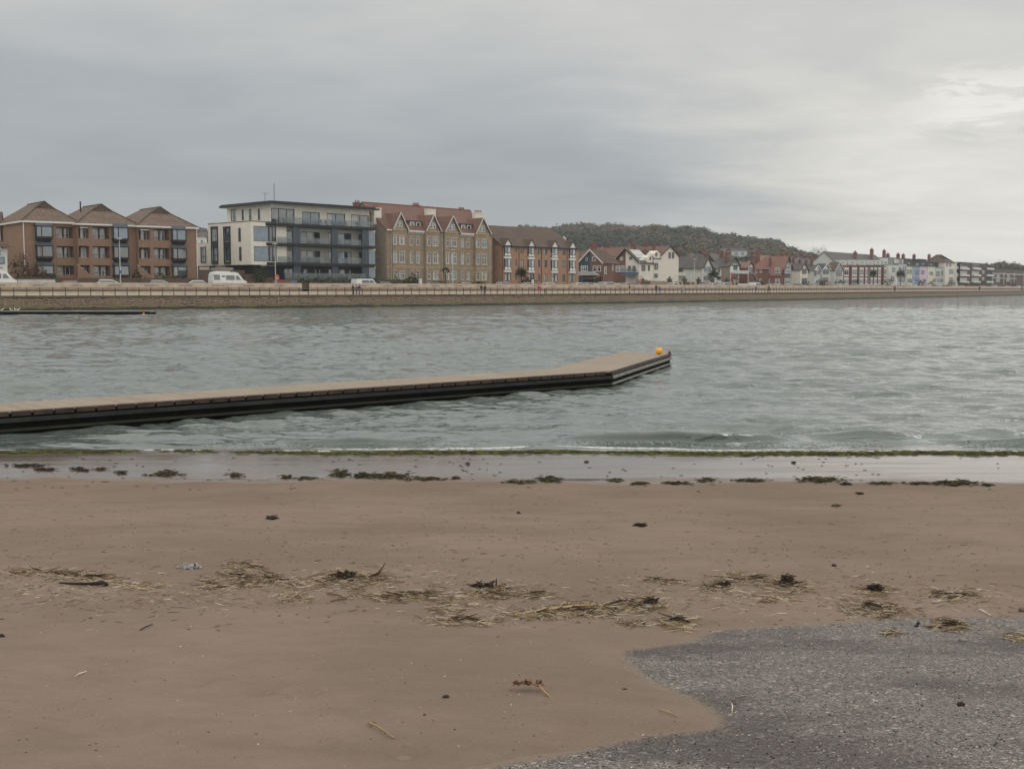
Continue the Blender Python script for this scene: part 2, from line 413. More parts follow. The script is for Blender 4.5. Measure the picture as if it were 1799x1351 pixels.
n1 = t.m('ADD', t.m('MULTIPLY', n1, .7), t.m('MULTIPLY', t.noise(t.scalev(co, (.6, 1.4, 1)), 1.9, 5, .65), .3))
c = t.mix(t.sstep(n1, .38, .62), lin((113, 99, 88)), lin((126, 111, 99)))
c = t.mix(t.sstep(n2, .42, .68, 0, .28), c, lin((106, 90, 77)))
c = t.mix(t.sstep(n3, .35, .72, 0, .22), c, lin((150, 134, 118)))
c = t.mix(t.sstep(t.noise(co, 150, 2, .6), .62, .72, 0, .45), c, lin((70, 56, 48)))
c = t.mix(t.m('MULTIPLY', damp, .22), c, lin((104, 86, 74)))
c = t.mix(t.m('MULTIPLY', wet, .5), c, lin((94, 84, 76)))
c = t.mix(t.sstep(t.noise(t.scalev(co, (.5, 1, 1)), .9, 5, .6), .5, .68, 0, .22), c, lin((92, 80, 70)))
t.link(c, b.inputs['Base Color'])
rg = t.m('SUBTRACT', t.m('SUBTRACT', .93, t.m('MULTIPLY', wet, .71)), t.m('MULTIPLY', film, .16))
t.link(rg, b.inputs['Roughness']); t.link(t.m('ADD', .1, t.m('MULTIPLY', wet, .9)), b.inputs['Specular IOR Level'])
rip = t.new('ShaderNodeTexWave'); rip.bands_direction = 'Y'; rip.inputs['Scale'].default_value = 2.2; rip.inputs['Distortion'].default_value = 9; rip.inputs['Detail'].default_value = 3; rip.inputs['Detail Scale'].default_value = .8; t.link(co, rip.inputs['Vector'])
h = t.m('ADD', t.m('ADD', t.m('ADD', t.m('MULTIPLY', n2, .6), t.m('MULTIPLY', rip.outputs['Fac'], t.sstep(n1, .46, .6, 0, .22))), t.m('MULTIPLY', n3, .09)), t.m('MULTIPLY', t.noise(co, 28, 3, .6), .12))
bn = t.new('ShaderNodeBump'); bn.inputs['Distance'].default_value = .03
t.link(t.m('SUBTRACT', .5, t.m('MULTIPLY', wet, .43)), bn.inputs['Strength']); t.link(h, bn.inputs['Height']); t.link(bn.outputs[0], b.inputs['Normal'])
# bare shelly surface under the blown sand
m, t, b = base_mat('shell_grit')
co = t.new('ShaderNodeTexCoord').outputs['Object']
wv = t.new('ShaderNodeVectorMath', operation='ADD')
nz = t.new('ShaderNodeTexNoise', i_Scale=60.0); t.link(co, nz.inputs['Vector'])
sc_ = t.new('ShaderNodeVectorMath', operation='SCALE'); t.link(nz.outputs['Color'], sc_.inputs[0]); sc_.inputs['Scale'].default_value = .008
t.link(co, wv.inputs[0]); t.link(sc_.outputs[0], wv.inputs[1]); wc = wv.outputs[0]
def vor(scale, st):
    v = t.new('ShaderNodeTexVoronoi'); v.inputs['Scale'].default_value = scale; t.link(t.scalev(wc, st), v.inputs['Vector']); return v
v1 = vor(120, (1, 1, 1)); v2 = vor(230, (.8, 1, 1)); v3 = vor(80, (.7, 1, 1))
def rnd(v):
    s = t.new('ShaderNodeSeparateColor'); t.link(v.outputs['Color'], s.inputs[0]); return s.outputs[0]
r1 = t.m('ADD', t.m('MULTIPLY', rnd(v1), .6), t.m('MULTIPLY', rnd(v2), .4))
cr = t.new('ShaderNodeValToRGB'); t.link(r1, cr.inputs[0]); e = cr.color_ramp.elements
e[0].position = .10; e[0].color = lin((58, 54, 52)); e[1].position = .95; e[1].color = lin((170, 163, 152))
for p_, c_ in ((.3, (86, 82, 79)), (.55, (106, 101, 97)), (.78, (124, 118, 112))):
    k = e.new(p_); k.color = lin(c_)
c = cr.outputs[0]
c = t.mix(t.sstep(rnd(v3), .965, .98, 0, .5), c, lin((190, 185, 174)))
c = t.mix(t.sstep(rnd(v3), .045, .02, 0, .6), c, lin((28, 27, 30)))
big = t.noise(t.scalev(co, (.6, 1.6, 1)), 1.3, 5, .6)
c = t.mix(t.sstep(big, .48, .64, 0, .6), c, lin((62, 56, 54)))
at_ = t.new('ShaderNodeAttribute'); at_.attribute_name = 'tint'
ea = t.m('ADD', at_.outputs['Fac'], t.m('MULTIPLY', t.m('SUBTRACT', t.noise(co, 55, 4, .7), .5), 1.3))
c = t.mix(t.sstep(ea, .62, .9, 0, .9), c, lin((122, 106, 93)))
t.link(c, b.inputs['Base Color']); b.inputs['Roughness'].default_value = .85; b.inputs['Specular IOR Level'].default_value = .3
bn = t.new('ShaderNodeBump'); bn.inputs['Strength'].default_value = .55; bn.inputs['Distance'].default_value = .008
t.link(t.m('ADD', t.m('MULTIPLY', rnd(v1), .7), t.m('MULTIPLY', rnd(v3), .5)), bn.inputs['Height']); t.link(bn.outputs[0], b.inputs['Normal'])

X, Y = wedge(2.6, 26.0, .0055, .018, 800)
sand = np_mesh('sand', np.stack([X, Y, sand_z(X, Y)], 2).reshape(-1, 3), grid_q(*X.shape), 'sand'); sand['kind'] = 'structure'
X, Y = wedge(2.6, 12.0, .01, .03, 420)
X = X*1.0; dd_ = np.exp(-np.clip(edge_dist(X, Y), 0, 9)/.15).reshape(-1, 1)*np.ones((1, 3)); slab = np_mesh('slipway', np.stack([X, Y, slab_z(X, Y)], 2).reshape(-1, 3), grid_q(*X.shape), 'shell_grit', tint=dd_); slab['kind'] = 'structure'
# the rest of the beach: to the sides, behind, and the bed under the lake
V = []; ys = np.concatenate([np.linspace(-40, 2.6, 16), [8, 14, 17, 19, 21.3, 24, 26, 30, 60, 90]]); xs = np.linspace(-220, 220, 111)
XX, YY = np.meshgrid(xs, ys)
ZZ = prof(YY)+.25*relief(XX, YY)-np.where((YY > 2.7) & (YY < 26) & (np.abs(XX) < .75*YY+4.7), .35, np.where(YY > 26, .03, .008))
bs = np_mesh('beach', np.stack([XX, YY, ZZ], 2).reshape(-1, 3), grid_q(*XX.shape), 'sand'); bs['kind'] = 'structure'

# ------------------------------------------------------------ lake water
m, t, b = base_mat('lake_water')
co = t.new('ShaderNodeTexCoord').outputs['Object']; sx = t.new('ShaderNodeSeparateXYZ'); t.link(co, sx.inputs[0])
near = t.sstep(sx.outputs[1], 20.9, 22.0)
t.link(t.mix(near, lin((92, 84, 72)), lin((90, 98, 95))), b.inputs['Base Color'])
b.inputs['Roughness'].default_value = .06; b.inputs['IOR'].default_value = 1.55; b.inputs['Specular IOR Level'].default_value = .5
ws = t.noise(t.scalev(co, (.5, 1, 1)), 5.0, 4, .6, .3); wm = t.noise(t.scalev(co, (.42, 1, 1)), 1.7, 4, .55, .3); wl = t.noise(t.scalev(co, (.35, 1, 1)), .50, 4, .55)
ws = t.sstep(ws, .50, .80); wm = t.sstep(wm, .55, .72); wl = t.sstep(wl, .52, .74)
h = t.m('ADD', t.m('ADD', t.m('MULTIPLY', ws, .022), t.m('MULTIPLY', wm, .085)), t.m('MULTIPLY', wl, t.sstep(sx.outputs[1], 60, 160, 0, .62)))
gust = t.sstep(t.noise(t.scalev(co, (.3, 1, 1)), .035, 3), .35, .65, .75, 1.15)
bn = t.new('ShaderNodeBump'); bn.inputs['Distance'].default_value = 1.0
t.link(t.m('MULTIPLY', gust, t.sstep(sx.outputs[1], 21, 26, .22, 1.0)), bn.inputs['Strength']); t.link(h, bn.inputs['Height']); t.link(bn.outputs[0], b.inputs['Normal'])
pys = np.concatenate([np.arange(806, 620, -.42), np.arange(620, 560, -.26), np.arange(560, 514, -.14)]); pys[0] = 812
row = EYE*F/(pys-HZ); row = np.concatenate([row, [900, 1500, 3000, 7000]])
NCOL = 760
u = np.concatenate([np.linspace(-1.6, -.56, 60)[:-1], np.linspace(-.56, .56, NCOL), np.linspace(.56, 1.6, 60)[1:]])
Xg = row[:, None]*u[None, :]; Yg = np.repeat(row[:, None], len(u), 1)
dy = np.abs(np.gradient(row)); sp = np.maximum(dy, row*1.12/NCOL*1.1)[:, None]
def waves(X, Y, sp, seed=5, n=78):
    r = np.random.default_rng(seed); H = np.zeros_like(X); DX = np.zeros_like(X); DY = np.zeros_like(X)
    for k in range(n):
        lam = .24*(3.2/.24)**(k/(n-1)); lam *= r.uniform(.9, 1.1)
        th = math.radians(-100+r.normal(0, 30)); kx = math.cos(th)*2*math.pi/lam; ky = math.sin(th)*2*math.pi/lam
        a = .0047*min(lam, 1.9)**1.0
        att = np.clip((lam/sp-2.2)/2.5, 0, 1)
        ph = kx*X+ky*Y+r.uniform(0, 6.28)
        cc = np.cos(ph); s_ = np.sin(ph)
        H += a*att*cc; DX -= .8*a*att*s_*math.cos(th); DY -= .8*a*att*s_*math.sin(th)
    return H, DX, DY
H, DX, DY = waves(Xg, Yg, sp)
gst = .6+1.3*(fbm(Xg*.05, Yg*.035, 4, 31)-.2)
shal = np.clip((Yg-21.0)/5.5, 0, 1)**1.0
env = .62+5.5*np.clip(fbm(Xg*.34, Yg*.42, 3, 61)-.50, 0, .3)+.5*np.clip(fbm(Xg*.09, Yg*.11, 3, 67)-.42, 0, .3)*4
amp = (.10+.90*shal)*gst*env
amp = amp*np.interp(Yg, [40, 90, 200], [1, 1.25, 1.7])
H = H+1.1*np.clip(H, 0, .3)**1.5; H = H*amp; k_c = .10*np.tanh(np.abs(H)/.10)/np.maximum(np.abs(H), 1e-6); H = H*k_c; DX = DX*amp; DY = DY*amp
# small waves arriving on the shore
for (pa, pb, py, ht, wd) in [(985,1400,779,.27,.34),(470,790,782,.15,.24),(100,520,786,.045,.22),(1660,1950,781,.12,.26),(1430,1640,770,.15,.36),(660,1000,787,.03,.2),(1180,1480,790,.05,.16),(-200,110,795,.03,.18),(560,960,765,.05,.5),(120,420,768,.07,.5),(1250,1560,755,.08,.5)]:
    Yc = EYE*F/(py-HZ); xa = (pa-CX)/F*Yc; xb = (pb-CX)/F*Yc; xm = (xa+xb)/2; hw = (xb-xa)/2
    line = Yc+.12*np.sin(Xg*1.3+py)+.10*np.sin(Xg*3.1+pa)+((Xg-xm)/hw)**2*.35
    ax = np.clip(1-np.abs((Xg-xm)/hw), 0, 1)**.5
    dd = (Yg-line)
    prof_ = np.where(dd < 0, np.exp(-(dd/(wd*.55))**2), np.exp(-(dd/(wd*1.9))**2))
    H += ht*ax*prof_*(1+.25*(fbm(Xg*4, Yg*2, 3, int(pa)+600)-.45)); DY -= ht*.8*ax*prof_
tilt = np.clip((21.6-Yg), 0, 3)*.012
V = np.stack([Xg+DX, Yg+DY, H+0.0-tilt], 2).reshape(-1, 3)
wat = np_mesh('lake_water', V, grid_q(*Xg.shape), 'lake_water'); wat['kind'] = 'structure'

# foam along the water's edge, weed washed in under it
def shore_y(X): return 21.35-.10*(X/9)+.10*np.sin(X*.9+1)+.05*np.sin(X*2.7)+.30*(fbm(X*.55+20, X*0, 3, 40)-.45)
m, t, b = base_mat('foam'); co = t.new('ShaderNodeTexCoord').outputs['Object']
n = t.noise(co, 18, 4, .6); t.link(t.mix(t.sstep(n, .3, .6), (.36, .37, .37), (.66, .67, .66)), b.inputs['Base Color']); b.inputs['Roughness'].default_value = .7
def ribbon(name, xa, xb, fy, w, z0, hgt, seed, m, thr=0, step=.03, nr=9):
    xs = np.arange(xa, xb, step); V = []; 
    wv = w*np.clip(.25+1.7*(fbm(xs*.8, xs*0, 4, seed)-.2), .05, 2)*np.clip(vnoise(xs*.21, xs*0, seed+2)*2.6-thr, .0, 1)*np.clip((xs-xa)/2.5, .02, 1)
    for j in range(nr):
        q = j/(nr-1)*2-1
        yy = fy(xs)+q*wv*.5+.3*wv*(fbm(xs*5, xs*0+q*.8, 2, seed+5)-.45)
        zz = z0(xs, yy)-.012+(hgt+.012)*np.sqrt(np.clip(1-q*q, 0, 1))*(.45+1.1*fbm(xs*9, xs*0+q*3, 3, seed+9))*np.clip(wv/w*3, 0, 1)
        V.append(np.stack([xs, yy, zz], 1))
    return np_mesh(name, np.concatenate(V), grid_q(nr, len(xs)), m)
flat = lambda x, y: np.maximum(prof(y), 0)+.004
fo = ribbon('foam', -6.4, 13.5, lambda x: shore_y(x)+.10, .30, flat, .032, 3, 'foam', -.15); tag(fo, kind='stuff')
fo = ribbon('foam', -10.5, -3.0, lambda x: shore_y(x)+.10, .12, flat, .012, 8, 'foam', .6); tag(fo, kind='stuff')
fo = ribbon('foam', -4.0, 13.0, lambda x: shore_y(x)+.52+.1*np.sin(x*1.1), .07, lambda x, y: 0*x+.02, .012, 18, 'foam', 1.2, step=.02); tag(fo, kind='stuff')

# ------------------------------------------------------------ scattered bits
def flakes(name, P_, L, W, T, tints, zf=gz, parent=None, m='debris', yaw=None, pitch=.12, seed=0, label=None, stuff=True, lift=0.0):
    """many little blades lying on the ground: P_ (n,2) positions, L W T lengths widths heights, one mesh"""
    r = np.random.default_rng(seed); n = len(P_)
    if n == 0: return None
    L = np.broadcast_to(L, n)*r.uniform(.6, 1.3, n); W = np.broadcast_to(W, n)*r.uniform(.6, 1.4, n); T = np.broadcast_to(T, n)
    a = r.uniform(0, math.pi, n) if yaw is None else r.normal(yaw[0], yaw[1], n)
    pt = r.normal(0, pitch, n); bow = r.normal(0, .18, n)
    cx, sx_ = np.cos(a), np.sin(a); z = zf(P_[:, 0], P_[:, 1])+lift*r.random(n)
    V = np.zeros((n, 9, 3)); 
    for j, (q, ww) in enumerate(((-.5, .6), (0, 1), (.5, .4))):
        mx = P_[:, 0]+cx*L*q+sx_*L*bow*(.25-q*q); my = P_[:, 1]+sx_*L*q-cx*L*bow*(.25-q*q); mz = z+np.abs(pt)*L*.5+pt*L*q
        V[:, j*3+0] = np.stack([mx-sx_*W*ww/2, my+cx*W*ww/2, mz-.001], 1)
        V[:, j*3+1] = np.stack([mx, my, mz+T*ww], 1)
        V[:, j*3+2] = np.stack([mx+sx_*W*ww/2, my-cx*W*ww/2, mz-.001], 1)
    q = np.array([[0,1,4,3],[1,2,5,4],[3,4,7,6],[4,5,8,7]])
    Q = (np.arange(n)[:, None, None]*9+q[None]).reshape(-1, 4)
    tt = np.array([lin(c)[:3] for c in tints])[r.integers(0, len(tints), n)]*r.uniform(.7, 1.25, (n, 1))
    o = np_mesh(name, V.reshape(-1, 3), Q, m, tint=np.repeat(tt, 9, 0), smooth=False, parent=parent)
    if stuff: o['kind'] = 'stuff'
    return o
def px_scatter(px, py, w, h, n, seed, shape='gauss', slope=0.0):
    r = np.random.default_rng(seed)
    if shape == 'gauss': a = r.normal(0, .42, (n, 2)); a[:, 1] += .25*np.sin(a[:, 0]*7+px); a = a[(np.abs(a) < 1.2).all(1)]
    else: a = r.uniform(-1, 1, (n, 2))
    qx = px+a[:, 0]*w/2; qy = py+a[:, 1]*h/2+slope*a[:, 0]*w/2
    out = []
    for i in range(len(qx)): out.append(ground_pt(qx[i], qy[i]))
    return np.array(out)
def px_scatter_fast(x0, x1, y0, y1, n, seed, dens=None):
    r = np.random.default_rng(seed); ypx = r.uniform(y0, y1, n); xpx = r.uniform(x0, x1, n)
    tb = np.arange(y0-5, y1+10, 4.0); Yt = np.array([ground_pt(CX, v)[1] for v in tb])
    Yw = np.interp(ypx, tb, Yt); Xw = (xpx-CX)/F/(CP+(CY-ypx)/F*SP)*Yw
    if dens is not None:
        k = r.random(n) < dens(Xw, Yw, xpx, ypx); Xw = Xw[k]; Yw = Yw[k]
    return np.stack([Xw, Yw], 1)
STRAW = [(176,157,130),(154,133,106),(194,180,156),(132,110,86),(104,86,68),(204,196,180),(72,58,48),(146,126,98)]
DARK = [(48,40,34),(62,50,40),(36,32,28)]; WEED = [(62,64,42),(78,78,50),(48,46,34),(44,40,32),(90,86,58)]
R4 = random.Random(4)
# mounds of reed straw along the strand line (each one a heap of its own)
HE = [  # px, py, w, h, n, slope, label
 (95,1018,190,16,420,.06,'long thin heap of reed straw at the left edge of the beach'),
 (165,1026,110,18,360,.12,'reed straw heap just above the black driftwood stick'),
 (430,1001,56,12,170,0,'small brown tuft of reed straw lying above the main strand line'),
 (455,1025,140,24,620,.08,'broad pale heap of reed straw with a dark tip at its left end'),
 (610,1027,130,26,760,0,'reed straw heap topped with black seaweed and a leaning bark strip'),
 (720,1057,160,18,620,0,'long flat heap of reed straw in the middle of the beach'),
 (862,1050,84,22,420,0,'reed straw heap with a ragged dark seaweed rim, beside the long flat heap'),
 (375,1036,60,14,150,.1,'thin scatter of reed straw left of the broad pale heap'),
 (250,1037,64,14,130,0,'loose pale reed stalks right of the black driftwood stick'),
 (520,1058,60,12,110,0,'sparse straw patch under the broad pale heap'),
 (815,1100,120,16,240,0,'loose reed stalks forming the lowest straw patch left of centre'),
 (790,1078,70,22,110,0,'small loose patch of yellow straw with a twig across it'),
 (1010,1083,210,22,900,-.06,'long windrow of reed straw with a thick stalk along it'),
 (1120,1073,80,18,340,0,'straw heap with a black weed knot at its right end'),
 (1192,1097,56,20,340,0,'compact straw tuft beside the upper edge of the shelly ground'),
 (1115,1101,50,10,120,0,'small straw tuft left of the compact one by the shelly ground'),
 (1170,1030,76,8,150,.02,'thin line of straw right of centre'),
 (1255,1040,64,14,220,0,'flat straw patch with a black twig on it'),
 (1320,1026,130,18,330,.08,'long slanting drift of straw on the right'),
 (1385,1041,66,18,520,0,'dense yellow straw heap crowned by black weed'),
 (1535,1047,60,14,210,0,'straw patch under a flat black piece of bark'),
 (1540,1072,96,20,560,.06,'dense straw heap touching the edge of the shelly ground'),
 (1680,1053,110,16,200,.02,'thin oval patch of straw near the right edge'),
 (1665,1096,52,16,330,.05,'round nest of straw lying on the shelly ground'),
 (1566,1108,28,8,120,0,'tiny tuft of straw lying on the shelly ground'),
 (1788,1115,34,12,130,0,'straw bundle with a white stalk at the right edge of the shelly ground'),
 (1360,1060,80,12,110,0,'faint straggle of pale straw below the dense yellow heap'),
 (945,1054,60,12,150,0,'small straw patch right of the heap with the dark rim')]
for i, (px, py, w_, h_, n_, sl, lb) in enumerate(HE):
    pts = px_scatter(px, py, w_*1.3, h_*1.2, int(n_*.95), 100+i, slope=sl)
    c0 = ground_pt(px, py); zc = float(gz(*c0)[0])
    hp = empty('straw_heap', (c0[0], c0[1], zc), 0, lb, 'straw', 'heaps of reed straw along the strand line')
    o = flakes('straw', pts, .085 if n_ > 200 else .075, .0031, .0025, STRAW, yaw=(0, .55) if i % 3 else None, pitch=.10, seed=200+i, lift=.013 if n_ > 300 else .007)
    o.parent = hp; o.matrix_parent_inverse = Matrix.Translation(hp.location).inverted()
    if n_ > 140:
        o = flakes('dark_stalk', px_scatter(px, py, w_*.8, h_*.7, int(n_*.045), 300+i, slope=sl),   .11, .006, .005, DARK+STRAW[3:5], yaw=(0, .5), pitch=.14, seed=400+i, lift=.03)
        o.parent = hp; o.matrix_parent_inverse = Matrix.Translation(hp.location).inverted()
# loose straw, chips and shells everywhere on the sand
wr = lambda X, Y, px, py: np.clip(np.exp(-((py-(1040+px*.012+10*np.sin(px/130)))/30)**2)*(.25+.9*fbm(px/90, py/40, 3, 5)), 0, 1)
flakes('loose_straw', px_scatter_fast(-60, 1860, 985, 1120, 7000, 1, wr), .06, .0032, .002, STRAW, yaw=(0, .8), seed=1)
sp_d = lambda X, Y, px, py: np.clip((.15+1.1*(fbm(px/70, py/30, 4, 6)-.3))*np.interp(py, [860, 930, 1000, 1060, 1120], [.6, .8, 1, .8, .1]), 0, 1)
flakes('debris', px_scatter_fast(-60, 1860, 862, 1130, 6500, 2, sp_d), .020, .006, .003, [(90,72,54),(60,50,40),(106,90,64),(76,70,48),(140,118,88)], yaw=(0, .6), seed=2)
flakes('debris', px_scatter_fast(-60, 1860, 860, 1010, 420, 12, lambda X, Y, a, b_: np.full(X.shape, .5)), .055, .006, .003, [(92,76,58),(74,62,48),(84,80,58),(130,112,84)], yaw=(0, .35), seed=12)
flakes('debris', px_scatter_fast(-60, 1860, 1100, 1351, 260, 3), .010, .004, .002, [(80,64,50),(60,50,42),(110,92,70),(190,180,160)], seed=3)
flakes('shell_fragments', px_scatter_fast(-60, 1860, 860, 1340, 420, 4, lambda X, Y, a, b_: np.interp(b_, [860, 1100, 1340], [1, .5, .2])), .010, .007, .003, [(186,178,162),(170,160,144),(150,140,126)], seed=4)
flakes('debris', px_scatter_fast(-60, 1860, 806, 866, 420, 5, lambda X, Y, a, b_: np.clip(.2+(fbm(a/60, b_/9, 3, 61)-.4)*2.5, 0, 1)), .06, .02, .008, [(46,40,34),(60,60,40),(80,66,56)], yaw=(0, .4), seed=5)
# chips of shell on the bare surface
ins = lambda X, Y, a, b_: (edge_dist(X, Y) > .05)*np.clip((b_-1040)/250, .25, 1)
flakes('shell_fragments', px_scatter_fast(800, 1860, 1080, 1351, 2500, 6, ins), .009, .007, .003, [(176,172,164),(150,147,142),(56,54,56),(116,113,110),(36,34,36),(170,158,140)], pitch=.25, seed=6)
# weed: the green line at the water and clumps along the wet sand
n_ = 4600; xs = RNG.uniform(-9.6, 13.2, n_); k = RNG.random(n_) < np.clip(.0+1.7*(fbm(xs*.5, xs*0, 3, 77)-.22)+np.clip(xs+5, 0, 20)*.055, .04, 1); xs = xs[k]
ys = shore_y(xs)-.12-RNG.gamma(2.0, .065, len(xs))
flakes('seaweed', np.stack([xs, ys], 1), .16, .035, .018, [(82,88,44),(66,74,38),(96,100,54),(52,56,32),(72,66,44)], yaw=(0, .3), pitch=.05, seed=21, lift=.02)
def wz(x, y): return np.interp(y, [21.3, 21.6, 22.4, 24], [.006, .03, .05, .08])+0*x
for k_, (pa, pb, py, n_) in enumerate([(355,560,788,150),(640,790,784,90),(985,1230,784,260),(1190,1560,789,380),(1690,1799,785,110),(560,960,793,110)]):
    rk = np.random.default_rng(700+k_); xk = rk.uniform(pa, pb, n_); pk = py+rk.normal(0, 2.0, n_)+np.sin(xk/40)*1.2; Yk = EYE*F/(pk-HZ)
    o = flakes('foam', np.stack([(xk-CX)/F*Yk, Yk], 1), .045, .016, .006, [(170,176,176),(130,138,140),(60,68,66),(150,156,158)], zf=wz, yaw=(0, .5), pitch=.1, seed=720+k_, lift=.02)
WD = [(48,822,60,4,'dark'),(82,829,40,3,'dark'),(143,829,36,6,'dark'),(178,828,20,4,'g'),(213,834,20,5,'g'),(293,834,30,7,'g'),(290,838,60,4,'g'),(413,838,26,7,'g'),(503,842,20,7,'dark'),(540,844,40,5,'g'),(598,837,34,9,'G'),(640,841,50,6,'G'),(690,842,70,8,'G'),(750,846,60,6,'g'),(801,844,12,5,'dark'),(822,819,5,3,'dark'),(912,852,50,6,'g'),(965,849,44,9,'G'),(1080,849,26,7,'g'),(1125,854,30,5,'g'),(1190,853,50,4,'g'),(1243,848,36,6,'g'),(1320,849,60,5,'g'),(1440,849,80,6,'G'),(1486,855,20,4,'g'),(1550,854,40,4,'g'),(1620,854,60,4,'g'),(1680,855,70,7,'G'),(1735,857,20,4,'dark'),(1030,815,4,3,'dark'),(1395,816,5,3,'dark'),(1510,872,9,2,'dark'),(478,918,15,3,'dark'),(1126,929,18,3,'dark'),(1468,892,10,2,'g')]
WL = {'dark': 'dark clump of washed-up weed', 'g': 'small olive clump of washed-up weed', 'G': 'large green and black clump of washed-up weed'}
def ORD(j, n): return 'leftmost of its size' if j == 1 else ('rightmost of its size' if j == n else '%s from the left' % ('first second third fourth fifth sixth seventh eighth ninth tenth eleventh twelfth thirteenth fourteenth fifteenth sixteenth'.split()[j-1]))
WL = {'dark': 'dark weed clump', 'g': 'small olive weed clump', 'G': 'large green weed clump'}
names = ['left end','far left','left','left of centre','centre','right of centre','right','far right','right end']
for i, (px, py, w_, h_, kd) in enumerate(WD):
    n_ = int(w_*(4 if kd == 'G' else 2.2)); pts = px_scatter(px, py, w_*1.15, h_*1.2, n_, 500+i)
    o = flakes('seaweed_clump', pts, .07, .016, .009, DARK if kd == 'dark' else (WEED+DARK if kd == 'g' else WEED*2+DARK), yaw=(0, .5), pitch=.1, seed=600+i, stuff=False, lift=.05 if kd == 'G' else .02)
    rk = sorted([a[0] for a in WD if a[4] == kd]); j = rk.index(px)+1; tot = len(rk)
    zone = 'on the dry sand' if py > 868 else ('in the wet sand close to the foam' if py < 832 else 'on the wet sand strip')
    tag(o, '%s %s, %s' % (WL[kd], zone, ORD(j, tot)), 'seaweed', 'clumps of weed on the wet sand')
def stone(px, py, wpx, rgb, lb, seed, flatn=.6, name='pebble', cat='stone', grp=None):
    X, Y = ground_pt(px, py); r = np.random.default_rng(seed); s_ = wpx/2/F*math.hypot(Y, X)
    n = 12; V = []; 
    for i in range(9):
        ph = math.pi*i/8-math.pi/2
        for k in range(n):
            th = 2*math.pi*k/n; q = 1+.22*math.sin(2*th+seed)+.12*math.sin(3*th+2*ph+seed)+r.uniform(-.04, .04)
            V.append((s_*q*math.cos(ph)*math.cos(th), s_*.75*q*math.cos(ph)*math.sin(th), s_*flatn*(math.sin(ph)+.6)*(1+.1*math.sin(th*2))))
    mb = MB(); mb.add(V, [(i*n+k, i*n+(k+1) % n, (i+1)*n+(k+1) % n, (i+1)*n+k) for i in range(8) for k in range(n)])
    nm = 'stone_%d_%d_%d' % rgb
    if nm not in MATS: mat(nm, rgb, .75, .25, 20)
    o = mb.build(name, nm, None, True, (X, Y, float(gz(X, Y)[0]))); return tag(o, lb, cat, grp)
G = 'stones lying on the beach'
stone(783, 1235, 11, (46, 42, 42), 'black pebble alone on the bare sand near the bottom centre', 1, grp=G)
stone(1688, 1234, 12, (48, 36, 34), 'dark reddish pebble lying on the shelly ground at lower right', 2, .75, grp=G)
stone(1691, 1120, 11, (130, 124, 112), 'pale-topped grey pebble near the top of the shelly ground', 3, grp=G)
stone(1465, 1001, 9, (50, 44, 40), 'small dark pebble on the sand above the yellow straw heap', 4, grp=G)
stone(1795, 1072, 12, (90, 80, 70), 'brown stone at the right edge of the beach beside thin straw', 5, grp=G)
stone(1613, 1092, 6, (30, 26, 26), 'tiny black pebble right of the dense straw heap, the farther of two', 6, 1.1, grp=G)
stone(1610, 1096, 7, (34, 30, 30), 'tiny black pebble right of the dense straw heap, the nearer of two', 7, .7, grp=G)
stone(1097, 1212, 8, (62, 44, 38), 'small reddish brown chip on the sand left of the shelly point', 8, .35, grp=G)
stone(3, 1122, 10, (34, 32, 32), 'black pebble at the very left edge of the sand', 9, .6, grp=G)
stone(911, 903, 8, (40, 36, 34), 'small black pebble on the upper sand near the middle', 10, .6, grp=G)
stone(746, 1267, 6, (60, 44, 36), 'crumb of dark wood on the sand left of the dried plant', 11, .5, grp=G)
def stick(pts, rad, rgb, name, lb, cat='stick', grp=None, lift=.004):
    P3 = []
    for i, (px, py, up) in enumerate(pts):
        X, Y = ground_pt(px, py); P3.append((X, Y, float(gz(X, Y)[0])+lift+up))
    nm = 'wood_%d_%d_%d' % rgb
    if nm not in MATS: mat(nm, rgb, .85, .3, 15, bump=.3)
    c = Vector(P3[0]); mb = MB(); mb.tube([Vector(p)-c for p in P3], rad, 6)
    return tag(mb.build(name, nm, None, True, c), lb, cat, grp), mb
G = 'sticks and stalks lying on the sand'
stick([(105,1034,.01),(130,1036,.012),(160,1037,.012),(180,1037,.015),(189,1038,.01)], [.006,.009,.011,.018,.012], (34,30,30), 'driftwood', 'black driftwood stick with a knobbed end at the left of the strand line', 'driftwood', G)
o, _ = stick([(646,1283,.004),(665,1292,.010),(692,1306,.003)], [.003,.0035,.003], (150,124,88), 'reed_stalk', 'forked pale reed stalk alone on the sand at the bottom', 'stalk', G)
stick([(650,1288,.003),(655,1283,.006),(662,1284,.003)], [.002,.003,.0015], (140,112,80), 'reed_stalk', 'short split end of a reed lying across the forked stalk', 'stalk', G)
stick([(575,1050,.004),(592,1055,.012),(608,1060,.006)], [.005,.006,.005], (96,76,58), 'twig', 'bent brown twig, upper arm of a V shape on the sand', 'twig', G)
stick([(580,1064,.004),(595,1062,.008),(610,1061,.01)], [.004,.005,.004], (104,82,62), 'twig', 'bent brown twig, lower arm of a V shape on the sand', 'twig', G)
stick([(246,1115,.003),(257,1110,.006),(269,1106,.003)], [.003,.004,.003], (60,48,38), 'twig', 'short dark twig alone on the sand at left', 'twig', G)
stick([(905,1090,.01),(960,1084,.02),(1010,1078,.02),(1060,1074,.015)], [.006,.008,.007,.005], (170,146,104), 'reed_stalk', 'thick straw-coloured stalk lying along the long windrow', 'stalk', G)
stick([(1283,1231,.002),(1295,1226,.012),(1310,1221,.006)], [.002,.003,.002], (92,80,74), 'twig', 'thin forked grey twig on the shelly ground', 'twig', G)
stick([(1286,1249,.002),(1287,1238,.006),(1284,1231,.004)], [.002,.003,.002], (196,188,176), 'twig', 'white twig touching the thin forked grey one on the shelly ground', 'twig', G)
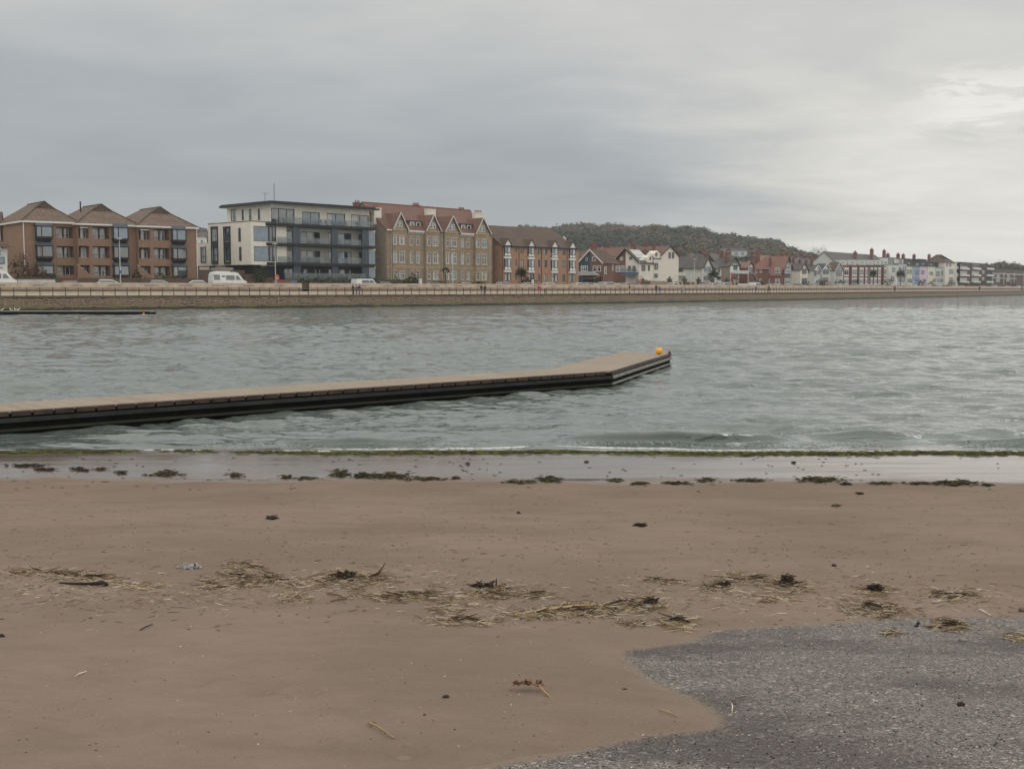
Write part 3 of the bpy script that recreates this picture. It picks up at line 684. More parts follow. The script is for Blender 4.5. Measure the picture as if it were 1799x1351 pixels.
stick([(1156,1250,.003),(1172,1254,.006),(1190,1260,.003)], [.002,.003,.002], (150,128,100), 'reed_stalk', 'thin pale stalk on the sand beside the shelly point', 'stalk', G)
stick([(1318,1052,.004),(1295,1048,.01),(1275,1049,.004)], [.003,.004,.003], (190,180,164), 'twig', 'bleached twig under the black twig on the right', 'twig', G)
stick([(132,1192,.002),(140,1189,.006),(152,1187,.002)], [.003,.004,.002], (196,184,164), 'twig', 'short bleached twig alone on the sand at lower left', 'twig', G)
stick([(1720,1071,.003),(1727,1074,.008),(1740,1078,.003)], [.003,.004,.003], (200,192,178), 'twig', 'bleached forked twig by the top edge of the shelly ground', 'twig', G)
stick([(650,1022,.01),(665,1021,.03),(677,1014,.07)], [.007,.012,.004], (70,46,34), 'bark_strip', 'reddish bark strip sticking up from the weed-topped straw heap', 'bark', G)
def weedpile(px, py, w_, h_, lb, n=150, hgt=.05, seed=0):
    pts = px_scatter(px, py, w_, h_, n, 900+seed)
    o = flakes('seaweed_clump', pts[::2], .06, .014, .008, DARK, pitch=.28, seed=950+seed, stuff=False, lift=hgt*.6); tag(o, lb, 'seaweed', 'knots of black weed on the straw')
weedpile(607, 1023, 30, 7, 'knot of black weed on top of the reed straw heap left of centre', 240, .07, 1)
weedpile(1143, 1070, 22, 5, 'small black weed knot at the right end of the long windrow', 120, .05, 2)
weedpile(1383, 1034, 22, 6, 'spiky black weed knot on the dense yellow straw heap', 150, .08, 3)
weedpile(1537, 1046, 28, 5, 'flat black bark pieces on straw above the shelly ground', 120, .05, 4)
weedpile(850, 1044, 50, 4, 'black weed along the rim of the straw heap in the middle', 140, .03, 5)
weedpile(1270, 1037, 30, 3, 'black twig and weed on the flat straw patch on the right', 60, .03, 6)
# dried plant with curled seed heads
X, Y = ground_pt(935, 1224); zc = float(gz(X, Y)[0])
dp = empty('dried_plant', (X, Y, zc), 0, 'dried brown plant sprig with curled leaves on the bare sand near the bottom centre', 'plant')
mat('dry_stem', (150, 118, 84), .85, .25, 12); mat('dry_leaf', (118, 84, 58), .9, .35, 18)
k_ = math.hypot(X, Y)/F
mb = MB(); mb.tube([(-32*k_, .04, .03), (-10*k_, .02, .035), (12*k_, -.01, .03), (28*k_, -.08, .01), (34*k_, -.10, .006)], [.002,.003,.004,.0045,.003], 6)
mb.tube([(10*k_, 0, .02), (22*k_, 0, .03), (36*k_, .01, .01)], [.002,.002,.001], 5); mb.build('stem', 'dry_stem', dp, True)
rr = random.Random(8)
for cx_ in (-28, -8, 12):
    mb = MB()
    for i in range(26):
        a = rr.uniform(0, 6.28); el = rr.uniform(-.1, 1.2); L = rr.uniform(.012, .03); c = Vector((cx_*k_+rr.gauss(0, .008), rr.gauss(.01, .01), .025+rr.uniform(0, .012)))
        d = Vector((math.cos(a)*math.cos(el), math.sin(a)*math.cos(el), math.sin(el)))*L; s_ = Vector((-math.sin(a), math.cos(a), .3))*.006
        mb.add([c-s_*.4, c+s_*.4, c+d*.6+s_, c+d+Vector((0, 0, -.006)), c+d*.6-s_], [(0,1,2,3,4)])
    mb.build('curled_leaves', 'dry_leaf', dp)
# scrap of clear film near the top of the strand line
fl = px_scatter(335, 1004, 56, 5, 60, 71); mat('clear_film', (176, 176, 176), .3, .2, 30)
o = flakes('plastic_film', fl, .05, .02, .008, [(176,176,178),(150,148,148)], pitch=.3, seed=72, stuff=False, lift=.01); tag(o, 'crumpled whitish film on the sand above the strand line at left', 'litter')

# ------------------------------------------------------------ pontoon
mat('deck_boards_base', (134, 120, 104), .9, .1)
def deck_mat(name, ang, w_=.145):
    m, t, b = base_mat(name); co = t.new('ShaderNodeTexCoord').outputs['Object']
    mp = t.new('ShaderNodeMapping'); mp.inputs['Rotation'].default_value = (0, 0, -ang); t.link(co, mp.inputs['Vector'])
    sx = t.new('ShaderNodeSeparateXYZ'); t.link(mp.outputs[0], sx.inputs[0])
    q = t.m('DIVIDE', sx.outputs[0], w_); fr = t.m('FRACT', q); gap = t.m('ADD', t.sstep(fr, .05, .0), t.sstep(fr, .95, 1.0))
    wn = t.new('ShaderNodeTexWhiteNoise'); wn.noise_dimensions = '1D'; t.link(t.m('FLOOR', q), wn.inputs['W'])
    n = t.noise(t.scalev(mp.outputs[0], (6, 1, 1)), 2.2, 4, .6); n2 = t.noise(co, .5, 4)
    c = t.mix(wn.outputs[0], lin((134, 121, 106)), lin((148, 134, 118)))
    c = t.mix(t.sstep(n, .4, .7, 0, .3), c, lin((100, 90, 80))); c = t.mix(t.sstep(n2, .45, .7, 0, .35), c, lin((158, 146, 130)))
    c = t.mix(t.m('MULTIPLY', gap, .6), c, (.03, .025, .02)); t.link(c, b.inputs['Base Color']); b.inputs['Roughness'].default_value = .85
DZ = .50
W0n = on_z(0, 723, DZ); W1n = on_z(1073, 651.7, DZ); W0f = on_z(0, 708.5, DZ); W1f = on_z(973, 649, DZ)
T0 = on_z(1177, 620.5, DZ); T1 = on_z(1090, 618.8, DZ)
def V2(p): return Vector((p[0], p[1], 0))
a, b_, T = V2(W0n), V2(W1n), V2(T0)
u1 = (b_-a).normalized(); n1_ = Vector((-u1.y, u1.x, 0)); u2 = (T-b_).normalized(); n2_ = Vector((-u2.y, u2.x, 0))
wd1 = (V2(W0f)-a).dot(n1_); wd2 = (V2(T1)-b_).dot(n2_)
a = a-u1*9
pont = empty('pontoon', (b_.x, b_.y, 0), 0, 'long floating timber-decked pontoon bending out into the lake, its end section turned away', 'pontoon')
deck_mat('deck_walk', math.atan2(u1.y, u1.x)); deck_mat('deck_end', math.atan2(u2.y, u2.x))
# corner on the far side
A_ = np.array([[u1.x, -u2.x], [u1.y, -u2.y]]); rhs = (b_+n2_*wd2)-(a+n1_*wd1); tt_ = np.linalg.solve(A_, [rhs.x, rhs.y])
cf = (a+n1_*wd1)+u1*tt_[0]; tip_n = T; tip_f = T+n2_*wd2
L3 = lambda p, z: tuple((p-b_)+Vector((0, 0, z)))
mb = MB(); mb.prism([L3(a, DZ-.05), L3(b_, DZ-.05), L3(cf, DZ-.05), L3(a+n1_*wd1, DZ-.05)], (0, 0, .05)); mb.build('walkway_deck', 'deck_walk', pont)
mb = MB(); mb.prism([L3(b_+n1_*.0, DZ-.05), L3(tip_n, DZ-.05), L3(tip_f, DZ-.05), L3(cf, DZ-.05)], (0, 0, .047)); mb.build('end_deck', 'deck_end', pont)
m, t, b = base_mat('wet_timber'); co = t.new('ShaderNodeTexCoord').outputs['Object']
n = t.noise(co, 3, 5); t.link(t.mix(t.sstep(n, .35, .65), lin((34, 26, 22)), lin((64, 46, 38))), b.inputs['Base Color']); b.inputs['Roughness'].default_value = .6
mat('fender_grey', (46, 48, 48), .7, .3, 2, spec=.2); mat('fender_pale', (124, 122, 114), .6, .3, 3); mat('hull_dark', (15, 16, 15), .9, .4, 1.2, spec=.1); mat('weed_beam', (36, 36, 26), .6, .3, 3)
def face(p0, p1, n_out, pale):
    L = (p1-p0).length; u = (p1-p0).normalized(); o = n_out
    def bx(s0, s1, o0, o1, z0, z1, mb):
        q = [p0+u*s0+o*o0, p0+u*s1+o*o0, p0+u*s1+o*o1, p0+u*s0+o*o1]
        mb.hexa([L3(v, z0) for v in q]+[L3(v, z1) for v in q])
    mb = MB(); bx(0, L, -.06, .004, -.35, DZ-.052, mb); mb.build('hull_side', 'hull_dark', pont)
    mb = MB(); s = .02
    while s < L-.3: bx(s, s+.40, .004, .05, DZ-.115, DZ-.018, mb); s += .46
    mb.build('rim_blocks', 'wet_timber', pont)
    mb = MB(); bx(0, L+.03, .006, .085, .255, .345, mb); mb.build('upper_fender', 'fender_pale' if pale else 'fender_grey', pont)
    mb = MB(); bx(0, L+.02, .006, .065, .06, .115, mb); mb.build('lower_fender', 'fender_pale' if pale else 'weed_beam', pont)
face(a, b_, -n1_, False); face(b_, tip_n, -n2_, True); face(tip_n, tip_f, u2, True)
face(cf, a+n1_*wd1, n1_, False); face(tip_f, cf, n2_, False)
mat('rust', (140, 66, 44), .8, .3, 8)
mb = MB(); mb.tube([L3(tip_n-u2*.25-Vector((0,0,0)), DZ+.0), L3(tip_n-u2*.2, DZ+.09), L3(tip_n-u2*.02, DZ+.06), L3(tip_n+u2*.05, DZ-.03)], .03, 6); mb.build('mooring_ring', 'rust', pont, True)
bx_, by_, _z = on_z(1158, 623, DZ); rb = 6.3/F*by_
bu = empty('mooring_buoy', (bx_, by_, DZ), 0, 'orange ball buoy sitting on the far end of the pontoon', 'buoy')
pr = [(max(.0005, rb*math.sin(math.pi*i/16)), rb-rb*math.cos(math.pi*i/16)) for i in range(17)]
MB().lathe(pr, 24).build('ball', 'buoy_orange', bu, True)
mb = MB(); mb.tube([(-.03, 0, 2*rb-.005), (-.03, 0, 2*rb+.03), (.03, 0, 2*rb+.03), (.03, 0, 2*rb-.005)], .008, 6); mb.build('lifting_eye', 'hull_dark', bu, True)
# second pontoon across the water on the left
e0 = on_z(264, 553, 0); e1 = on_z(-60, 554, 0); y0 = e0[1]
fp = empty('pontoon', (e0[0], y0, 0), 0, 'low dark pontoon near the sea wall at the left edge', 'pontoon')
Lf = e0[0]-e1[0]+25
mb = MB(); mb.box(-Lf, 0, 0, 2.2, -.3, .30); mb.build('hull', 'hull_dark', fp)
mb = MB(); mb.box(-Lf, .02, -.05, 2.25, .303, .40); mb.build('deck', 'deck_boards_base', fp)
mb = MB(); mb.box(-Lf, .05, -.12, -.052, .18, .36); mb.build('fender', 'hull_dark', fp)
mb = MB(); mb.lathe([(.12*math.sin(math.pi*i/8)+.001, .12-.12*math.cos(math.pi*i/8)) for i in range(9)], 12, (-.7, -.25, -.02)); mb.build('buoy', 'buoy_orange', fp, True)
def gull(px, heading, up, lb):
    X, Y, _ = on_z(px, 547, .4); Y = y0+1.1; X = az(px, 547)*Y
    g = empty('gull', (X, Y, .40), heading, lb, 'bird', 'gulls resting on the far pontoon')
    mb = MB(); mb.tube([(-.24, 0, .16), (-.14, 0, .17), (0, 0, .15), (.10, 0, .17), (.16, 0, .25), (.20, 0, .32), (.24, 0, .34), (.27, 0, .33)], [.01, .05, .085, .07, .04, .035, .038, .012], 10)
    mb.build('body', 'white_paint', g, True)
    mb = MB()
    for s in (-1, 1): mb.add([(.08, s*.07, .20), (-.05, s*.095, .17), (-.28, s*.03, .15), (-.10, s*.04, .235), (.04, s*.04, .235)], [(0,1,2,3,4)])
    mb.build('wings', 'lamp_grey', g)
    for s in (-1, 1):
        mb = MB(); mb.tube([(0, s*.03, .09), (0, s*.03, 0), (.04, s*.03, .004)], .007, 5); mb.build('leg', 'buoy_orange', g)
    mb = MB(); mb.tube([(.265, 0, .33), (.32, 0, .315)], [.012, .004], 6); mb.build('beak', 'buoy_orange', g)
gull(3, .5, 0, 'white gull at the very left edge of the photo on the far pontoon')
gull(20, 2.8, 0, 'white gull on the far pontoon, left of the close pair')
gull(26, 1.9, 0, 'white gull on the far pontoon, left one of the close pair')
gull(31, .3, 0, 'white gull on the far pontoon, right one of the close pair')
# ------------------------------------------------------------ sea wall, promenade, road, land
m, t, b = base_mat('seawall_stone')
uvn = t.new('ShaderNodeUVMap'); uvn.uv_map = 'UVMap'; sx = t.new('ShaderNodeSeparateXYZ'); t.link(uvn.outputs[0], sx.inputs[0])
nd = t.noise(uvn.outputs[0], .9, 3); vv = t.new('ShaderNodeCombineXYZ')
t.link(t.m('ADD', sx.outputs[0], t.m('MULTIPLY', nd, .9)), vv.inputs[0]); t.link(t.m('ADD', sx.outputs[1], t.m('MULTIPLY', t.m('SUBTRACT', t.noise(uvn.outputs[0], .6, 3), .5), 1.1)), vv.inputs[1])
br = t.new('ShaderNodeTexBrick'); t.link(vv.outputs[0], br.inputs['Vector'])
for k, v in (('Color1', lin((104, 86, 70))), ('Color2', lin((66, 54, 45))), ('Mortar', lin((150, 130, 108))), ('Scale', 1.0), ('Mortar Size', .045), ('Mortar Smooth', .4), ('Bias', -.1), ('Brick Width', 1.15), ('Row Height', .36)): br.inputs[k].default_value = v
br.offset = .37; br.squash = .7; br.squash_frequency = 3
n1 = t.noise(uvn.outputs[0], .35, 5, .65); n2 = t.noise(uvn.outputs[0], 2.6, 5, .65)
c = t.mix(t.sstep(n2, .45, .68, 0, .5), br.outputs['Color'], lin((62, 50, 42)))
c = t.mix(t.sstep(n1, .45, .65, 0, .4), c, lin((120, 100, 78)))
geo = t.new('ShaderNodeNewGeometry'); gs = t.new('ShaderNodeSeparateXYZ'); t.link(geo.outputs['Position'], gs.inputs[0]); zz = gs.outputs[2]
zz = t.m('ADD', zz, t.m('MULTIPLY', t.m('SUBTRACT', n1, .5), .9))
zz = t.m('ADD', zz, t.m('MULTIPLY', t.m('SUBTRACT', n2, .5), .5))
c = t.mix(t.m('MULTIPLY', t.sstep(zz, .95, .55, 0, .7), t.sstep(n1, .40, .56)), c, lin((84, 90, 44)))
c = t.mix(t.sstep(zz, .42, .22, 0, .95), c, lin((30, 34, 24)))
c = t.mix(t.m('MULTIPLY', t.sstep(n2, .70, .74), .5), c, lin((190, 180, 164)))
t.link(c, b.inputs['Base Color']); b.inputs['Roughness'].default_value = .8
bn = t.new('ShaderNodeBump'); bn.inputs['Strength'].default_value = .6; bn.inputs['Distance'].default_value = .06; t.link(t.m('ADD', t.m('MULTIPLY', br.outputs['Fac'], -.5), n2), bn.inputs['Height']); t.link(bn.outputs[0], b.inputs['Normal'])
mat('coping_dark', (96, 84, 70), .9, .3, .6)
sw = strip('sea_wall', [(-.75, -1.2), (-.62, -.2), (0, 1.78)], 'seawall_stone', None, uvs=True)
tag(sw, 'long stone sea wall with green weed along its foot across the lake', 'sea wall')
cp = strip('coping', [(0, 1.79), (-.10, 1.80), (-.10, 2.06), (.55, 2.10)], 'coping_dark', None); cp.parent = sw
strip('promenade', [(.5, 2.11), (7.6, 2.17)], 'concrete_pale')
fw = strip('flood_wall', [(6.9, 2.10), (6.9, 2.58), (7.35, 2.60)], 'concrete_pale', None)
tag(fw, 'pale concrete flood wall with a seat step running behind the promenade', 'flood wall')
# the upper part has gaps with low openings
gaps = [(at(529.5, 7.5)[3], at(544, 7.5)[3])]
def fwpart(name, prf, m_, s0, s1):
    ss = np.concatenate([[s0], SS[(SS > s0) & (SS < s1)], [s1]]); V = []
    for D, z in prf:
        X, Y = off(D); V.append(np.stack([np.interp(ss, SS, X), np.interp(ss, SS, Y), np.full_like(ss, z)], 1))
    o = np_mesh(name, np.concatenate(V), grid_q(len(prf), len(ss)), m_, smooth=False); o.parent = fw; return o
g0, g1 = gaps[0]
for s0, s1 in ((0, g0), (g1, SS[-1])):
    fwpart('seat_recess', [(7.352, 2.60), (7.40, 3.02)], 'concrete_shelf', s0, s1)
    fwpart('upper_wall', [(7.38, 3.02), (7.30, 3.05), (7.36, 3.98), (7.72, 3.98), (7.74, 2.5)], 'concrete', s0, s1)
mb = MB()
for s in (g0, g1):
    p0 = along(s, 7.33); p1 = along(s, 7.75); mb.add([(p0[0], p0[1], 2.3), (p1[0], p1[1], 2.3), (p1[0], p1[1], 3.985), (p0[0], p0[1], 3.985)], [(0, 1, 2, 3)])
o = mb.build('gap_return', 'concrete'); o.parent = fw
# dark bench-like marks cast into the wall face
mb = MB(); i = 0
for s in np.arange(4, 420, 5.6):
    if g0-2 < s < g1+2: continue
    x0, y0_, a0 = along(s, 7.335); x1, y1_, a1 = along(s+1.9+.3*math.sin(s), 7.335)
    mb.hexa([(x0, y0_, 3.52), (x1, y1_, 3.52), (x1, y1_, 3.50), (x0, y0_, 3.50), (x0, y0_, 3.62), (x1, y1_, 3.62), (x1, y1_, 3.63), (x0, y0_, 3.63)])
    n = (-math.sin(a0), math.cos(a0)); k = len(mb.v)-8
    for j in (0, 1, 4, 5): v = mb.v[k+j]; mb.v[k+j] = (v[0]-n[0]*.03, v[1]-n[1]*.03, v[2])
mat('stain_plate', (112, 98, 90), .8, .2)
o = mb.build('recessed_plates', 'stain_plate'); o.parent = fw; o['kind'] = 'stuff'
strip('footpath', [(7.7, 3.05), (10.2, 3.07), (10.2, 2.93)], 'paving')
strip('road', [(10.15, 2.934), (14.2, 3.0), (18.3, 2.934)], 'tarmac')
strip('pavement', [(18.25, 2.9), (18.25, 3.06), (20.6, 3.08)], 'paving')
X, Y = off(20.5); r_ = [np.stack([X, Y, np.full_like(X, 3.06)], 1)]
X2, Y2 = off(60); r_.append(np.stack([X2, Y2, np.full_like(X2, 3.2)], 1)); r_.append(np.stack([X2-2600, Y2+2600, np.full_like(X2, 3.2)], 1))
o = np_mesh('ground', np.concatenate(r_), grid_q(3, len(X)), 'land', smooth=False); o['kind'] = 'structure'
X, Y = off(14.2); mb = MB()
for s in np.arange(0, 520, 6.0):
    p = along(s, 14.14); q = along(s+2, 14.14); p2 = along(s, 14.26); q2 = along(s+2, 14.26)
    mb.add([(p[0], p[1], 3.005), (q[0], q[1], 3.005), (q2[0], q2[1], 3.005), (p2[0], p2[1], 3.005)], [(0, 1, 2, 3)])
o = mb.build('road_marking', 'white_paint'); o['kind'] = 'structure'
# railing along the edge of the promenade
SP_ = 1.72; s_list = []; s = at(0, .3)[3] % SP_
while s < at(1799, .3)[3]+40: s_list.append(s); s += SP_
s_list = [q for q in s_list if q > at(0, .3)[3]-12]
rail = empty('railing', (0, 0, 0), 0, 'long dark metal railing along the edge of the promenade across the lake', 'railing')
mb = MB(); pr_ = None
for q in s_list:
    x, y, a = along(q, .3)
    if pr_:
        for z in (2.10+1.12, 2.10+.62): mb.bar((pr_[0], pr_[1], z), (x, y, z), .06 if z > 3 else .035)
        pass
    pr_ = (x, y)
mb.build('rails', 'rail_paint', rail)
def post(mb, x, y): 
    mb.lathe([(.10, 0), (.10, .05), (.07, .09), (.055, .14), (.05, 1.08), (.06, 1.10), (.06, 1.15), (.03, 1.19), (.005, 1.20)], 8, (x, y, 0))
pm = MB(); post(pm, 0, 0); p0 = None; rest = MB()
for i, q in enumerate(s_list):
    x, y, a = along(q, .3)
    if i < 100:
        if p0 is None: p0 = pm.build('post', 'rail_paint', rail, False, (x, y, 2.09))
        else:
            o = p0.copy(); COL.objects.link(o); o.location = (x, y, 2.09)
    else:
        k = len(rest.v); post(rest, x, y); rest.v = rest.v[:k]+[(v[0], v[1], v[2]+2.09) for v in rest.v[k:]]
o = rest.build('post', 'rail_paint', rail); o['kind'] = 'stuff'

# ------------------------------------------------------------ wooded hill
SKY = [(150,425),(330,400),(345,397),(372,404),(480,420),(700,425),(860,408),(909,397),(925,394),(941,398),(967,401),(981,396),(1001,393),(1036,391),(1046,399),(1058,394),(1080,393),(1096,396),(1123,399),(1140,395),(1158,395),(1180,401),(1190,397),(1205,397),(1217,402),(1229,400),(1240,405),(1252,412),(1267,411),(1278,410),(1297,415),(1310,419),(1337,419),(1347,420),(1357,419),(1367,427),(1387,435),(1400,439),(1416,442),(1428,447),(1450,456),(1500,468),(1600,476),(1800,480)]
sxp = np.array([a for a, _ in SKY], float); syp = np.array([b for _, b in SKY], float)
ZR = 1150.0
def hill_h(X, Y):
    px = X/np.maximum(Y, 1)*F*CP+CX
    ridge = (HZ-np.interp(px, sxp, syp)-3.5)/F*ZR+EYE-10.0
    k = np.clip((Y-470)/(ZR-470), 0, 1.0); k = k*k*(3-2*k)*.62+k*.38
    back = np.clip((Y-ZR)/500, 0, 1)
    return 3.1+np.maximum(ridge-3, 0)*k*(1-back)+(fbm(X/70, Y/90, 3, 55)-.45)*14*k*(1-k)*2
uu = np.linspace(120, 1640, 250); rr_ = np.concatenate([np.linspace(470, ZR, 40), np.linspace(ZR+60, 1700, 8)])
Xh = (uu[None, :]-CX)/F/CP*rr_[:, None]; Yh = np.repeat(rr_[:, None], len(uu), 1)
mat('hill_scrub', (84, 72, 54), .95, .3, .02)
hl = np_mesh('hill', np.stack([Xh, Yh, hill_h(Xh, Yh)], 2).reshape(-1, 3), grid_q(*Xh.shape), 'hill_scrub'); hl['kind'] = 'structure'
def crown_cloud(name, C, R, TINT, leaves=46, squash=.85, seed=0, parent=None, lsize=.30, stuff=True):
    """crowns as clouds of leaf clumps: C (n,3) centres, R (n,) radii, TINT (n,3)"""
    r = np.random.default_rng(seed); n = len(C); k = leaves
    d = r.normal(size=(n, k, 3)); d /= np.linalg.norm(d, axis=2, keepdims=True)
    d[..., 2] = np.where(r.random((n, k)) < .8, np.abs(d[..., 2]), d[..., 2])
    lob = 1+.22*np.sin(d[..., 0]*5+C[:, None, 0])+.2*np.cos(d[..., 1]*6+C[:, None, 1])
    rad = r.uniform(.55, 1.05, (n, k))*lob
    p = C[:, None]+d*(R[:, None]*rad)[..., None]*np.array([1, 1, squash])
    s = (R[:, None]*lsize*r.uniform(.6, 1.4, (n, k)))[..., None]
    a = r.normal(size=(n, k, 3)); a = a-(a*d).sum(2, keepdims=True)*d*.93; a /= np.linalg.norm(a, axis=2, keepdims=True)
    b2 = np.cross(d, a)
    j = lambda: 1+r.uniform(-.35, .35, (n, k, 1))
    V = np.stack([p-a*s*j(), p-b2*s*.8*j(), p+a*s*j(), p+b2*s*.8*j()], 2).reshape(-1, 3)
    Q = np.arange(len(V)).reshape(-1, 4)
    tn = np.repeat((TINT[:, None]*r.uniform(.9, 1.1, (n, k, 1))).reshape(-1, 3), 4, 0)
    o = np_mesh(name, V, Q, 'leaf', tint=tn, smooth=False, parent=parent)
    if stuff: o['kind'] = 'stuff'
    return o
r = np.random.default_rng(77); N = 8000
px = r.uniform(880, 1470, N); 
px = np.where(r.random(N) < .10, r.uniform(318, 400, N), px)
q = r.random(N)**.8; Yt = 560+(ZR-560)*q; 
ng = 900; px[:ng] = r.uniform(880, 1460, ng); Yt[:ng] = ZR+r.uniform(-25, 25, ng)
Xt = (px-CX)/F/CP*Yt; Zt = hill_h(Xt, Yt)
R_ = r.uniform(3.2, 6.5, N)*np.interp(Yt, [560, 1150], [.75, 1.0])
dk = fbm(Xt/65, Yt/60, 3, 91)+.10*(Yt > ZR-60)+np.where((px > 1165)&(px<1400), .07, 0)
ever = dk > .52
br_ = np.array([lin(c)[:3] for c in [(90,80,62),(84,76,60),(98,86,66),(78,74,58),(90,76,60)]])[r.integers(0, 5, N)]
gr_ = np.array([lin(c)[:3] for c in [(62,68,58),(58,65,57),(66,70,58)]])[r.integers(0, 3, N)]
TT = np.where(ever[:, None], gr_, br_)
keep = ~((px < 960) & (px > 400) & (Yt < ZR-200)); keep &= ~((px > 1400) & (r.random(N) < .3))
C = np.stack([Xt, Yt, Zt+R_*.7+np.where(ever, 1.0, 0)], 1)[keep]; R_ = R_[keep]; TT = TT[keep]
crown_cloud('woodland', C, R_, TT, leaves=84, seed=3, lsize=.20)
# far bare wood on the right edge
N = 420; px = r.uniform(1728, 1900, N); Yt = r.uniform(760, 860, N); Xt = (px-CX)/F/CP*Yt
top = np.interp(px, [1728, 1740, 1765, 1790, 1900], [466, 463, 461, 467, 468]); Zt = EYE+(HZ-top)/F*Yt-r.uniform(0, 1, N)**2*12-3
crown_cloud('far_wood', np.stack([Xt, Yt, Zt], 1), r.uniform(2.5, 4.5, N), np.array([lin((92, 84, 74))[:3]]*N)*r.uniform(.75, 1.2, (N, 1)), leaves=44, seed=9, lsize=.22)
# two small dark pieces of wood to the left between buildings are part of the hill

# ------------------------------------------------------------ trees, shrubs and plants as things
def leaf_blob(name, c, rx, ry, rz, n, rgb, parent, size=.16, seed=0, rgb2=None):
    r = np.random.default_rng(seed); d = r.normal(size=(n, 3)); d /= np.linalg.norm(d, axis=1, keepdims=True)
    lob = 1+.25*np.sin(d[:, 0]*6+seed)+.2*np.sin(d[:, 1]*5+d[:, 2]*4+seed)
    p = np.array(c)+d*(r.uniform(.35, 1, (n, 1))**.5)*lob[:, None]*np.array([rx, ry, rz])
    a = r.normal(size=(n, 3)); a /= np.linalg.norm(a, axis=1, keepdims=True); b2 = np.cross(a, r.normal(size=(n, 3))); b2 /= np.linalg.norm(b2, axis=1, keepdims=True)
    s = size*r.uniform(.6, 1.5, (n, 1)); V = np.stack([p-a*s, p-b2*s*.5, p+a*s, p+b2*s*.5], 1).reshape(-1, 3)
    c1 = np.array(lin(rgb)[:3]); c2 = np.array(lin(rgb2 or rgb)[:3]); f = r.random((n, 1)); tn = (c1*(1-f)+c2*f)*r.uniform(.6, 1.3, (n, 1))
    return np_mesh(name, V, np.arange(4*n).reshape(-1, 4), 'leaf', tint=np.repeat(tn, 4, 0), smooth=False, parent=parent)
def shrub(px, D, w_, h_, rgb, lb, n=500, rgb2=None, name='shrub', z=3.1, grp=None, seed=0):
    x, y, a, s = at(px, D); o = empty(name, (x, y, z), a, lb, 'shrub', grp)
    leaf_blob('foliage', (0, 0, h_*.5), w_/2, min(w_, 2.2)/2, h_*.55, n, rgb, o, .16, seed, rgb2)
    mb = MB(); mb.tube([(0, 0, -.1), (.05, 0, h_*.3), (-.05, .05, h_*.6)], [.06, .05, .02], 6); mb.build('stem', 'dark_brown', o); return o
def cabbage_palm(px, D, h_, lb, r_=1.1, seed=0, z=3.1):
    x, y, a, s = at(px, D); o = empty('cabbage_palm', (x, y, z), a, lb, 'palm', 'cabbage palms in the front gardens')
    mb = MB(); mb.tube([(0, 0, -.1), (.05, 0, h_*.5), (0, 0, h_-.6)], [.16, .13, .10], 8); mb.build('trunk', 'dark_brown', o)
    r = random.Random(seed); mb = MB()
    for c in ((0, 0, h_-.7), (.45, .1, h_-1.0), (-.45, 0, h_-.95)):
        for i in range(90):
            t_ = r.uniform(0, 6.28); e = r.uniform(-.7, 1.4); L = r_*r.uniform(.6, 1.0); d = Vector((math.cos(t_)*math.cos(e), math.sin(t_)*math.cos(e), math.sin(e)))
            s_ = Vector((-math.sin(t_), math.cos(t_), 0))*.035; c0 = Vector(c); k = r.uniform(.6, 1.25)
            col = tuple(v*k for v in lin((72, 82, 48))[:3])
            mb.add([c0-s_, c0+s_, c0+d*L*.6+s_, c0+d*L+Vector((0, 0, -.15)), c0+d*L*.6-s_], [(0, 1, 2, 3, 4)], col)
    mb.build('leaves', 'leaf', o); return o
# ------------------------------------------------------------ buildings
class Bd:
    """a building in its own space: x along the front, y inland, z up; origin at its front left corner"""
    def __init__(s, name, label, cat, px, D=28, rot=0, base=3.2, group=None, ang=None):
        x, y, a, ss = at(px, D); a += math.radians(rot)
        if ang is not None: a = math.radians(ang)
        s.o = (x, y); s.a = a; s.base = base; s.ca, s.sa = math.cos(a), math.sin(a)
        s.e = empty(name, (x, y, base), a, label, cat, group); s.px = px
    def plane(s, px, py, d=0.0):        # sight line onto the plane y=d -> (x, z)
        r = ray(px, py); nx, ny = -s.sa, s.ca; t = ((s.o[0])*nx+(s.o[1])*ny+d)/(r[0]*nx+r[1]*ny)
        X, Y, Z = r[0]*t-s.o[0], r[1]*t-s.o[1], EYE+r[2]*t
        return X*s.ca+Y*s.sa, Z-s.base
    def side(s, px, py, u=0.0):         # onto the plane x=u -> (y, z)
        r = ray(px, py); t = (s.o[0]*s.ca+s.o[1]*s.sa+u)/(r[0]*s.ca+r[1]*s.sa)
        X, Y, Z = r[0]*t-s.o[0], r[1]*t-s.o[1], EYE+r[2]*t
        return -X*s.sa+Y*s.ca, Z-s.base
    def U(s, px, d=0): return s.plane(px, 480, d)[0]
    def H(s, py, px, d=0): return s.plane(px, py, d)[1]
    def S(s, px, u=0): return s.side(px, 480, u)[0]
    def HS(s, py, px, u=0): return s.side(px, py, u)[1]
    def part(s, mb, name, m, parent=None, smooth=False): return mb.build(name, m, parent or s.e, smooth)
def fmap(face, d=0):
    """face coordinates (a, outward, z) -> building space"""
    if face == 'front': return lambda a, o, z: (a, d-o, z)
    if face == 'left': return lambda a, o, z: (d-o, a, z)
    return lambda a, o, z: (d+o, a, z)
def fbox(mb, f, a0, a1, o0, o1, z0, z1):
    q = [(a0, o0), (a1, o0), (a1, o1), (a0, o1)]
    mb.hexa([f(a, o, z0) for a, o in q]+[f(a, o, z1) for a, o in q])
